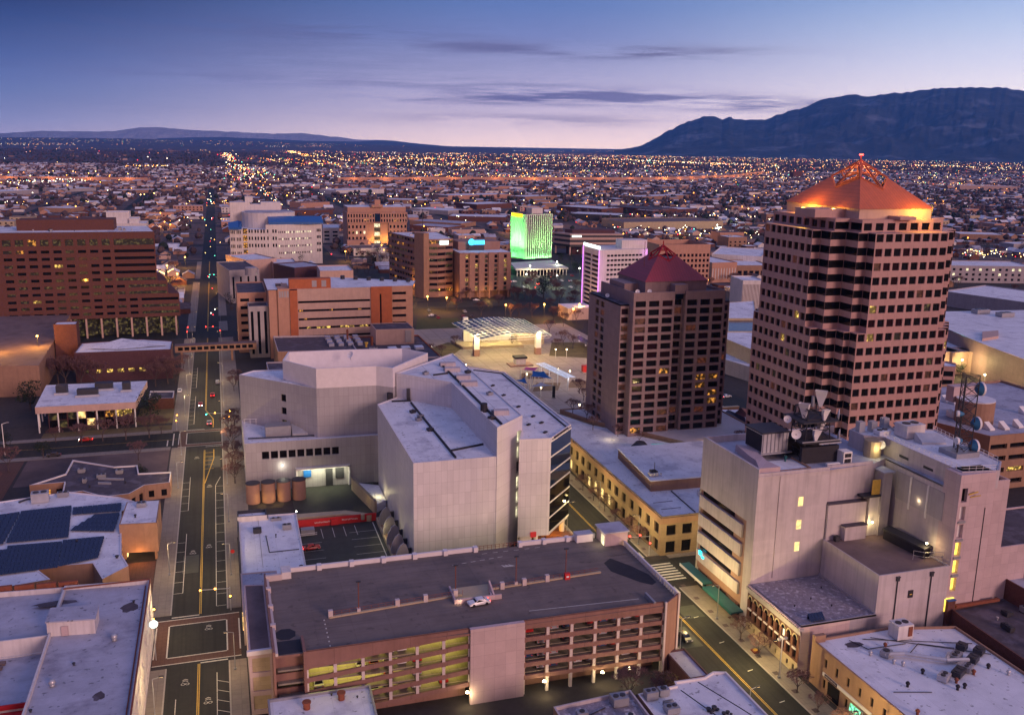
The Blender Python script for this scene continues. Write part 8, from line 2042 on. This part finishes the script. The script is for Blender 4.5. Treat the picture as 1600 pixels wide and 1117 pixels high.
# ---------------------------------------------------------------- freeway: an embankment lit orange by its own lamps
def freeway(pts, h, label):
    t = thing('freeway', label, 'freeway', (*pts[0], 0)); mb = MB(); rd = MB(); lm = MB()
    for (a, b) in zip(pts, pts[1:]):
        a, b = Vector(a), Vector(b); d = (b-a).normalized(); n = Vector((-d.y, d.x))
        if n.y < 0: n = -n
        q = [tuple(a), tuple(b), tuple(b+n*32), tuple(a+n*32)]; mb.prism(q, 0, h)
        mb.prism([tuple(a), tuple(b), tuple(b+n*.6), tuple(a+n*.6)], h, h+1.3); rd.p([(*q[0], h+.05), (*q[1], h+.05), (*q[2], h+.05), (*q[3], h+.05)])
        L = (b-a).length; k = int(L/95)
        for i in range(k):
            p = a+d*(i+.5)*L/k; lm.ball((p.x, p.y+8, h+11), 1.0, 6, 4); point(p.x, p.y-14, h+5, 17000, (1, .42, .12), 1.0)
    mb.build('embankment', 'salmon_stucco', t); rd.build('carriageway', 'old_asphalt', t); lm.build('lamp_row', 'lamp_sodium', t)
freeway([(330, 2700), (620, 2780), (900, 2830), (1250, 2860), (1500, 2950), (1900, 3250), (2450, 3900)], 13, 'raised freeway glowing orange across the city in front of the far lights')
freeway([(-1100, 2850), (-560, 2760), (-170, 2700)], 9, 'lower orange lit freeway stretch west of the straight street')

# ---------------------------------------------------------------- lights of the far city
lc = ['cl_warm', 'cl_white', 'cl_orange', 'cl_red', 'cl_green', 'cl_pink']
for nm, c, s in (('cl_warm', (1, .62, .20), 9), ('cl_white', (1, .90, .66), 8), ('cl_orange', (1, .33, .04), 10), ('cl_red', (1, .03, .05), 7), ('cl_green', (.15, 1, .6), 6), ('cl_pink', (1, .5, .45), 7)): emat(nm, c, s, 0)
cl = MB()
def light_at(x, y, z, r, m):
    cl.cur = m; i = len(cl.v); cl.v += [(x+r, y, z), (x-r, y, z), (x, y+r, z), (x, y-r, z), (x, y, z+r), (x, y, z-r)]
    for f in ((0, 2, 4), (2, 1, 4), (1, 3, 4), (3, 0, 4), (2, 0, 5), (1, 2, 5), (3, 1, 5), (0, 3, 5)): cl.f.append([i+k for k in f]); cl.m.append(m)
def rad(y, k=1.0): return k*(.34+min(y, 8000)*.00024)
def pickc(wt=(34, 18, 34, 5, 3, 6)): return rc.choices(range(6), wt)[0]
# scattered lights: dense east of the river, sparse over the dark woods in the west
for _ in range(9500):
    y = 700+11800*rc.random()**.8; x = rc.uniform(-.45, 1.12)*y
    if not in_view(x, y, 0): continue
    dens = .12 if y < 2700 else .45
    if x/y < .10 and y > 2800: dens = .05
    if y > 3000 and x/y > .3: dens = .85
    if x/y > .70 and 2500 < y < 6000: dens = .25
    v = noise.noise(Vector((x/500, y/700, 9)))
    dens *= max(.12, min(2.2, 1+v*4.5))
    if rc.random() > dens: continue
    light_at(x, y, rc.uniform(3, 9), rad(y, rc.uniform(.6, 1.5)), pickc())
# straight arterials seen as strings of light, given by plan end points
def string(a, b, n, sp, k, wt):
    for _ in range(n):
        u = rc.random(); light_at(a[0]+(b[0]-a[0])*u+rc.gauss(0, sp), a[1]+(b[1]-a[1])*u+rc.gauss(0, sp), rc.uniform(3, 9), rad(a[1]+(b[1]-a[1])*u, k*rc.uniform(.6, 1.4)), pickc(wt))
string(G(352, 240), G(392, 286), 210, 30, 1.1, (30, 22, 24, 24, 4, 6)); string(G(380, 262), G(402, 292), 110, 44, 1.0, (24, 26, 16, 18, 10, 4)); string(G(402, 292), G(440, 330), 26, 5, .9, (20, 30, 20, 10, 10, 0))
string(G(452, 237), G(488, 246), 150, 30, 1.2, (30, 10, 60, 0, 0, 0)); string(G(440, 250), G(520, 262), 150, 120, 1.0, (20, 10, 30, 25, 2, 4)); string(G(570, 254), G(660, 248), 170, 110, 1.0, (30, 14, 40, 2, 1, 3)); string(G(600, 260), G(760, 256), 160, 130, .9, (30, 14, 30, 2, 1, 3))
string(G(0, 226), G(110, 227), 110, 60, 1.2, (20, 60, 6, 6, 6, 4)); string(G(0, 222), G(100, 223), 70, 90, 1.1, (50, 20, 20, 0, 0, 10)); string(G(400, 227), G(520, 232), 60, 60, 1.1, (20, 70, 4, 0, 0, 4))
string(G(0, 290), G(130, 284), 70, 30, .9, (20, 60, 10, 4, 4, 2)); string(G(200, 262), G(262, 262), 40, 16, 1.0, (30, 10, 50, 0, 0, 0))
string(G(900, 248), G(1240, 262), 380, 130, 1.0, (30, 40, 16, 5, 3, 4)); string(G(1000, 240), G(1240, 246), 230, 300, 1.0, (40, 20, 20, 3, 2, 4)); string(G(720, 236), G(1000, 237), 200, 400, 1.0, (40, 20, 25, 2, 2, 6)); string(G(1190, 240), G(1330, 250), 160, 160, 1.0, (30, 30, 20, 5, 3, 4))
string(G(1420, 258), G(1600, 266), 230, 120, 1.0, (40, 40, 10, 3, 3, 3)); string(G(1440, 241), G(1540, 243), 90, 120, 1.1, (30, 10, 50, 0, 0, 6)); string(G(1480, 402), G(1600, 408), 70, 14, .9, (50, 30, 4, 12, 2, 0)); string(G(1380, 285), G(1600, 300), 90, 50, .9, (30, 40, 20, 3, 3, 0))
string(G(1250, 237), G(1420, 240), 110, 300, 1.1, (40, 20, 20, 5, 0, 4)); string(G(970, 345), G(1125, 342), 16, 6, 1.0, (20, 60, 10, 0, 0, 0)); string(G(970, 365), G(1195, 372), 60, 25, .9, (20, 60, 6, 12, 6, 0)); string(G(1200, 330), G(1230, 420), 30, 20, .8, (30, 40, 10, 5, 5, 0))
for yy in (3050, 3900, 4900, 6200, 7800, 9800): string((200, yy), (yy*1.05, yy+300), int(90+yy*.007), 9, .9, (44, 30, 20, 4, 3, 0))
for xx, y0, y1 in ((700, 2400, 9000), (1500, 2200, 9500), (2300, 2800, 10000), (3200, 3500, 10000)): string((xx, y0), (xx*1.25, y1), 80, 9, .9, (40, 30, 20, 6, 4, 0))
for yy in (1040, 1330, 1700, 1950): string((-350, yy), (900, yy), 60, 4, .8, (40, 30, 30, 2, 1, 0))
for a, b in STREETX:
    if a > -50: string(((a+b)/2, 800), ((a+b)/2, 2200), 16, 4, .7, (30, 36, 20, 8, 8, 0))
# car lamps on the straight street beyond the bridge
for y, m in ((590, 3), (618, 1), (632, 1), (760, 4), (764, 3), (905, 4), (1040, 3), (1180, 4), (1330, 3), (700, 3)): light_at(-6+rc.uniform(-3, 3), y, 5 if m in (3, 4) else 1.2, .34, m)
for _ in range(110):
    y = rc.uniform(900, 3600); x = rc.uniform(-.4, 1.0)*y; light_at(x, y, 9, rc.uniform(.6, 1.2)*(.6+y/3600), rc.choice((2, 2, 2, 0)))
for _ in range(46):
    y = rc.uniform(1000, 3300); x = rc.uniform(-.4, 1.0)*y
    if in_view(x, y, 0): light_at(x, y, 9, .9, 2); point(x, y, 12, 16000, (1, .42, .08), 1)


# ---------------------------------------------------------------- mountains
def interp(tab, x):
    if x <= tab[0][0]: return tab[0][1]
    for (a, b), (c, d) in zip(tab, tab[1:]):
        if x <= c: return b+(d-b)*(x-a)/(c-a)
    return tab[-1][1]
def ridge(name, label, tab, D, depth, m, seed, px0, px1, nU=360, nV=44, rough=.16):
    """a range whose skyline has the photographed profile at distance D; real relief in front of and behind the crest"""
    def ang(px, py):
        d = CW+CR*((px-800)/F)-CU*((py-558.5)/F); hl = math.hypot(d.x, d.y); return math.atan2(d.x, d.y), d.z/hl
    vs = []; fs = []
    for i in range(nU+1):
        px = px0+(px1-px0)*i/nU; py = interp(tab, px); az, el = ang(px, py)
        hc = max(0, H+el*D)
        for j in range(nV+1):
            v = j/nV; dist = D-depth*.62+depth*v; t = (v-.62)/.62 if v < .62 else (v-.62)/.38
            shape = (1-abs(t))**(1.25 if v < .62 else 1.0)
            x, y = dist*math.sin(az), dist*math.cos(az)
            s = seed; nz = 0; amp = 1; fq = 1/(depth*.16)
            for _ in range(5):
                nz += amp*(1-abs(noise.noise(Vector((x*fq*1.0+s, y*fq, s))))*2); amp *= .5; fq *= 2.05
            rel = (nz/1.9-.45)*rough*4*abs(t)*(1-abs(t))
            vs.append((x, y, max(-5, hc*(shape+rel)-3*(1-shape))))
    for i in range(nU):
        for j in range(nV): a = i*(nV+1)+j; fs.append((a, a+1, a+nV+2, a+nV+1))
    me = bpy.data.meshes.new(name); me.from_pydata(vs, [], fs); me.materials.append(MATS[m]); me.update()
    o = bpy.data.objects.new(name, me); col.objects.link(o); o['kind'] = 'structure'; o['label'] = label
def jag(tab, a, st, seed):
    rr = random.Random(seed); out = []; x = tab[0][0]
    while x <= tab[-1][0]: out.append((x, interp(tab, x)+(rr.uniform(-a, a) if interp(tab, x) < 226 else 0))); x += st
    return out
TABR = [(925, 236), (965, 234), (985, 231.3), (1000, 228.5), (1009, 224.5), (1022, 217), (1040, 207), (1056, 199), (1072, 190), (1085, 187), (1100, 182), (1112, 180.5), (1122, 183), (1130, 187), (1138, 184), (1141, 181.5), (1147, 186), (1160, 187.5), (1178, 186), (1200, 186), (1212, 179), (1228, 175), (1244, 171), (1262, 166), (1280, 157), (1296, 152), (1312, 150), (1326, 146), (1340, 148), (1362, 150), (1378, 147), (1400, 145), (1425, 143), (1450, 139), (1480, 137), (1500, 135), (1520, 136.5), (1545, 137), (1570, 136), (1590, 139), (1620, 145), (1680, 152), (1760, 170)]
ridge('mountain', 'long blue mountain range with faint snow along its flat crest', jag(TABR, 1.3, 6, 3), 19500, 9500, 'mountain', 5.3, 960, 1760, rough=.3)
TABL = [(-60, 208), (0, 208), (40, 206.5), (80, 204), (110, 205.5), (140, 205), (170, 205.5), (200, 202), (222, 199), (240, 198), (262, 200), (280, 201), (300, 203), (320, 204), (350, 205.5), (400, 208), (440, 209), (470, 208), (500, 211), (540, 216), (570, 219), (600, 219), (640, 225), (700, 229), (760, 231.5)]
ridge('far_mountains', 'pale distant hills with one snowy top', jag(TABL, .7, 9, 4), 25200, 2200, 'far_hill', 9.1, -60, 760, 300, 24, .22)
TABP = [(-80, 213.5), (0, 214.5), (100, 215.2), (200, 216.4), (330, 219), (450, 222), (600, 226.4), (700, 229.2), (800, 231.4)]
ridge('plain_rise', 'dark plain rising gently towards the distant hills', TABP, 20500, 14000, 'desert', 7.7, -80, 800, 160, 30, .0)
def rise_light(px, py):
    d = CW+CR*((px-800)/F)-CU*((py-558.5)/F); hl = math.hypot(d.x, d.y); el = d.z/hl; e0 = CW+CR*((px-800)/F)-CU*((interp(TABP, px)-558.5)/F); hc = H+e0.z/math.hypot(e0.x, e0.y)*20500; D = 12500
    while D < 20400 and H+el*D > hc*max(0, 1-(20500-D)/(14000*.62))**1.25: D += 60
    light_at(d.x/hl*D, d.y/hl*D, H+el*D+3, rc.uniform(1.3, 2.6), pickc((40, 26, 24, 3, 2, 8)))
for _ in range(420):
    px = rc.uniform(0, 640); py = interp(TABP, px)+abs(rc.gauss(0, 1))*4+1.2
    if py < 229: rise_light(px, py)
for _ in range(70): rise_light(rc.uniform(0, 120), 225.5+rc.uniform(-1.6, 1.6))
for _ in range(60): rise_light(rc.uniform(415, 520), 227.5+(rc.uniform(0, 3)))
TABM = [(250, 216), (300, 214.5), (350, 214), (420, 217), (480, 220), (560, 221), (590, 219), (615, 219.5), (640, 223), (700, 228.5), (800, 231.5)]
ridge('mesa', 'low dark mesa in front of the distant hills', TABM, 23200, 1600, 'mesa_rock', 2.1, 245, 800, 160, 20, .1)

o = cl.build('city_lights', lc); o['kind'] = 'stuff'; o['label'] = 'thousands of lamps, signs and windows glittering across the far city'
# ================================================================= CAMERA, SKY, LIGHT, AIR
from mathutils import Matrix
cam = bpy.data.cameras.new('camera'); co = bpy.data.objects.new('camera', cam); col.objects.link(co)
cam.sensor_width = 36; cam.lens = F/1600*36; cam.clip_start = 1; cam.clip_end = 160000
M = Matrix(((CR.x, CU.x, -CW.x, 0), (CR.y, CU.y, -CW.y, 0), (CR.z, CU.z, -CW.z, H), (0, 0, 0, 1))); co.matrix_world = M
sc.camera = co

W = bpy.data.worlds.new('World'); sc.world = W; W.use_nodes = True
nt = W.node_tree; N = nt.nodes; L = nt.links; N.clear()
out = N.new('ShaderNodeOutputWorld'); bg = N.new('ShaderNodeBackground'); L.new(bg.outputs[0], out.inputs[0])
tc = N.new('ShaderNodeTexCoord'); sep = N.new('ShaderNodeSeparateXYZ'); L.new(tc.outputs['Generated'], sep.inputs[0])
def mth(op, a, b=None, c=None):
    n = N.new('ShaderNodeMath'); n.operation = op
    for i, q in enumerate((a, b, c)):
        if q is None: continue
        if isinstance(q, (int, float)): n.inputs[i].default_value = q
        else: L.new(q, n.inputs[i])
    return n.outputs[0]
def ramp(fac, st):
    r = N.new('ShaderNodeValToRGB'); L.new(fac, r.inputs[0]); e = r.color_ramp.elements
    e[0].position, e[0].color = st[0][0], (*st[0][1], 1); e[1].position, e[1].color = st[-1][0], (*st[-1][1], 1)
    for p, c in st[1:-1]: q = e.new(p); q.color = (*c, 1)
    return r.outputs[0]
def mixc(f, a, b, mode='MIX'):
    m = N.new('ShaderNodeMix'); m.data_type = 'RGBA'; m.blend_type = mode
    if isinstance(f, (int, float)): m.inputs[0].default_value = f
    else: L.new(f, m.inputs[0])
    for i, q in ((6, a), (7, b)):
        if isinstance(q, tuple): m.inputs[i].default_value = (*q, 1)
        else: L.new(q, m.inputs[i])
    return m.outputs[2]
X_, Y_, Z_ = sep.outputs
az = mth('ARCTAN2', X_, Y_); el = mth('ARCSINE', Z_)          # radians; azimuth from the street direction towards the east
e1 = mth('MULTIPLY', el, 1/.30)
# colours by elevation: 0 .. 0.30 rad mapped to 0..1
def s2l(c): return tuple((v/255/12.92 if v <= 10 else ((v/255+.055)/1.055)**2.4) for v in c)
SKL = [(0, (146, 140, 180)), (.06, (122, 128, 174)), (.14, (98, 112, 162)), (.25, (72, 92, 150)), (.36, (50, 74, 134)), (.45, (36, 54, 112)), (.6, (40, 52, 112)), (1, (70, 84, 150))]
SKM = [(0, (228, 198, 198)), (.05, (210, 186, 196)), (.12, (182, 168, 192)), (.25, (146, 145, 184)), (.36, (112, 124, 178)), (.46, (92, 116, 176)), (.6, (90, 112, 176)), (1, (100, 120, 185))]
SKR = [(0, (242, 212, 205)), (.07, (236, 210, 206)), (.16, (222, 208, 212)), (.28, (196, 196, 218)), (.38, (172, 184, 216)), (.46, (150, 170, 212)), (.7, (140, 155, 205)), (1, (120, 138, 196))]
def lin(st, k=1.0): return [(p, tuple(v*k for v in s2l(c))) for p, c in st]
cL, cM, cR = ramp(e1, lin(SKL, 1.1)), ramp(e1, lin(SKM, 1.22)), ramp(e1, lin(SKR, 1.28))
azn = mth('ADD', mth('MULTIPLY', mth('SUBTRACT', az, YAW), 1/1.0), .5)     # 0 at the left edge, 1 at the right edge of what the photo shows
f1 = N.new('ShaderNodeMapRange'); f1.interpolation_type = 'SMOOTHSTEP'; L.new(azn, f1.inputs[0]); f1.inputs[1].default_value = -.05; f1.inputs[2].default_value = .55
f2 = N.new('ShaderNodeMapRange'); f2.interpolation_type = 'SMOOTHSTEP'; L.new(azn, f2.inputs[0]); f2.inputs[1].default_value = .5; f2.inputs[2].default_value = 1.05
front = mixc(f2.outputs[0], mixc(f1.outputs[0], cL, cM), cR)
# cloud streaks: long thin bands given by azimuth, elevation, half widths
def ae(px, py): d = CW+CR*((px-800)/F)-CU*((py-558.5)/F); return math.atan2(d.x, d.y), math.asin(d.z/d.length)
cmb = N.new('ShaderNodeCombineXYZ'); L.new(mth('MULTIPLY', az, 9), cmb.inputs[0]); L.new(mth('MULTIPLY', el, 150), cmb.inputs[1])
nz = N.new('ShaderNodeTexNoise'); nz.inputs['Scale'].default_value = 1.0; nz.inputs['Detail'].default_value = 8; nz.inputs['Roughness'].default_value = .62; L.new(cmb.outputs[0], nz.inputs['Vector'])
tot = None
for px, py, hw, hh, amt, tilt in ((900, 79, .17, .006, .7, -.01), (1010, 84, .10, .006, .45, 0), (610, 130, .20, .006, .3, 0), (1070, 156, .19, .0075, 1.0, -.03), (880, 150, .12, .006, .6, .02), (830, 187, .16, .006, .5, 0), (560, 55, .14, .009, .3, -.03), (380, 60, .25, .02, .2, 0), (250, 118, .3, .010, .15, 0), (740, 158, .14, .005, .5, 0), (1180, 168, .09, .004, .5, 0), (150, 165, .2, .008, .12, 0), (480, 100, .2, .010, .15, 0)):
    a0, e0 = ae(px, py); da = mth('MULTIPLY', mth('SUBTRACT', az, a0), 1/hw); de = mth('MULTIPLY', mth('SUBTRACT', mth('SUBTRACT', el, e0), mth('MULTIPLY', mth('SUBTRACT', az, a0), tilt)), 1/hh)
    g_ = mth('EXPONENT', mth('MULTIPLY', mth('ADD', mth('POWER', mth('ABSOLUTE', da), 2.5), mth('MULTIPLY', de, de)), -1)); g_ = mth('MULTIPLY', g_, amt)
    tot = g_ if tot is None else mth('ADD', tot, g_)
nr = N.new('ShaderNodeMapRange'); nr.inputs[1].default_value = .40; nr.inputs[2].default_value = .58; L.new(nz.outputs['Fac'], nr.inputs[0])
cf = mth('MINIMUM', mth('MULTIPLY', tot, nr.outputs[0]), .9)
front = mixc(cf, front, mixc(f2.outputs[0], s2l((94, 94, 146)), s2l((150, 140, 174))))
# the opposite sky: pink belt low in the south, lavender above; soft violet zenith
e2 = N.new('ShaderNodeMapRange'); L.new(el, e2.inputs[0]); e2.inputs[1].default_value = 0; e2.inputs[2].default_value = 1.57
back = ramp(e2.outputs[0], [(0, (.30, .15, .19)), (.18, (.50, .27, .32)), (.36, (.46, .32, .46)), (.62, (.30, .34, .68)), (1, (.26, .34, .80))])
zen = ramp(e2.outputs[0], [(0, (.3, .3, .5)), (.15, (.10, .13, .34)), (.5, (.17, .23, .58)), (1, (.26, .34, .80))])
fz = N.new('ShaderNodeMapRange'); L.new(el, fz.inputs[0]); fz.inputs[1].default_value = .17; fz.inputs[2].default_value = .5; fz.interpolation_type = 'SMOOTHSTEP'
front = mixc(fz.outputs[0], front, zen)
# azimuth weight: 1 looking away from the camera's view direction; the south-east glows most
dx = mth('MULTIPLY', X_, math.sin(2.75)); dy = mth('MULTIPLY', Y_, math.cos(2.75)); dot = mth('ADD', dx, dy)
fb = N.new('ShaderNodeMapRange'); L.new(dot, fb.inputs[0]); fb.inputs[1].default_value = -.35; fb.inputs[2].default_value = .75; fb.interpolation_type = 'SMOOTHSTEP'
full = mixc(fb.outputs[0], front, back)
# below the horizon: dim earth
fg = N.new('ShaderNodeMapRange'); L.new(el, fg.inputs[0]); fg.inputs[1].default_value = -.02; fg.inputs[2].default_value = -.004
full = mixc(fg.outputs[0], (.06, .05, .09), full)
# a trace of the physical twilight sky keeps the colours from being a plain ramp
sky = N.new('ShaderNodeTexSky'); sky.sky_type = 'NISHITA'; sky.sun_disc = False; sky.sun_elevation = math.radians(-2.5); sky.sun_rotation = math.radians(75); sky.altitude = 1600; sky.air_density = 1.0; sky.dust_density = 1.5
tint = mixc(1.0, sky.outputs[0], (.06, .06, .06), 'MULTIPLY')
# the camera looks at the sky through the haze box: allow for what that air takes away
ph = mth('DIVIDE', 27000, mth('MAXIMUM', mth('ABSOLUTE', mth('COSINE', az)), mth('ABSOLUTE', mth('SINE', az)))); pv = mth('DIVIDE', 1540, mth('MAXIMUM', Z_, .002))
gain = mth('EXPONENT', mth('MULTIPLY', mth('MINIMUM', ph, pv), HAZE*GAIN)); vm = N.new('ShaderNodeVectorMath'); vm.operation = 'SCALE'; L.new(full, vm.inputs[0]); L.new(gain, vm.inputs[3]); 
sb = mixc(1.0, full, (.012, .03, .115), 'SUBTRACT'); vm2 = N.new('ShaderNodeVectorMath'); vm2.operation = 'SCALE'; L.new(sb, vm2.inputs[0]); L.new(gain, vm2.inputs[3]); vm3 = N.new('ShaderNodeVectorMath'); vm3.operation = 'MAXIMUM'; L.new(vm2.outputs[0], vm3.inputs[0]); vm3.inputs[1].default_value = (.008, .01, .03); full = mixc(fg.outputs[0], full, vm3.outputs[0])
L.new(mixc(1.0, full, tint, 'ADD'), bg.inputs[0]); bg.inputs[1].default_value = SKYS

sl = bpy.data.lights.new('sun', 'SUN'); sl.energy = SUNE; sl.color = (1.0, .62, .56); sl.angle = math.radians(18)
so = bpy.data.objects.new('sun', sl); col.objects.link(so)
sd = Vector((.45, -1.0, .30)).normalized(); so.rotation_euler = sd.to_track_quat('Z', 'Y').to_euler()

# the air
if HAZE > 0:
    hz_ = MB().box(-27000, 27000, -2500, 27000, -12, 1640).build('haze', 'tar'); hz_['kind'] = 'stuff'; hz_['label'] = 'thin evening haze over the whole city'
    m = bpy.data.materials.new('haze'); m.use_nodes = True; n2 = m.node_tree.nodes; n2.clear(); o2 = n2.new('ShaderNodeOutputMaterial'); v2 = n2.new('ShaderNodeVolumePrincipled')
    v2.inputs['Color'].default_value = (.10, .36, 1.0, 1); v2.inputs['Density'].default_value = HAZE; v2.inputs['Anisotropy'].default_value = .1
    m.node_tree.links.new(v2.outputs[0], o2.inputs['Volume']); hz_.data.materials.clear(); hz_.data.materials.append(m)
    hz_.display_type = 'WIRE'
vs_ = sc.view_settings; vs_.view_transform = 'Standard'; vs_.look = 'None'; vs_.exposure = EXPO; vs_.gamma = 1; vs_.use_curve_mapping = False
sc.display_settings.display_device = 'sRGB'
sc.render.engine = 'CYCLES'; c_ = sc.cycles
c_.use_denoising = True; c_.max_bounces = 5; c_.diffuse_bounces = 3; c_.glossy_bounces = 2; c_.transmission_bounces = 2; c_.volume_bounces = 0; c_.transparent_max_bounces = 4
c_.caustics_reflective = False; c_.caustics_refractive = False; c_.sample_clamp_indirect = 4; c_.use_light_tree = True; c_.use_adaptive_sampling = True; c_.adaptive_threshold = .015
sc.render.use_persistent_data = False
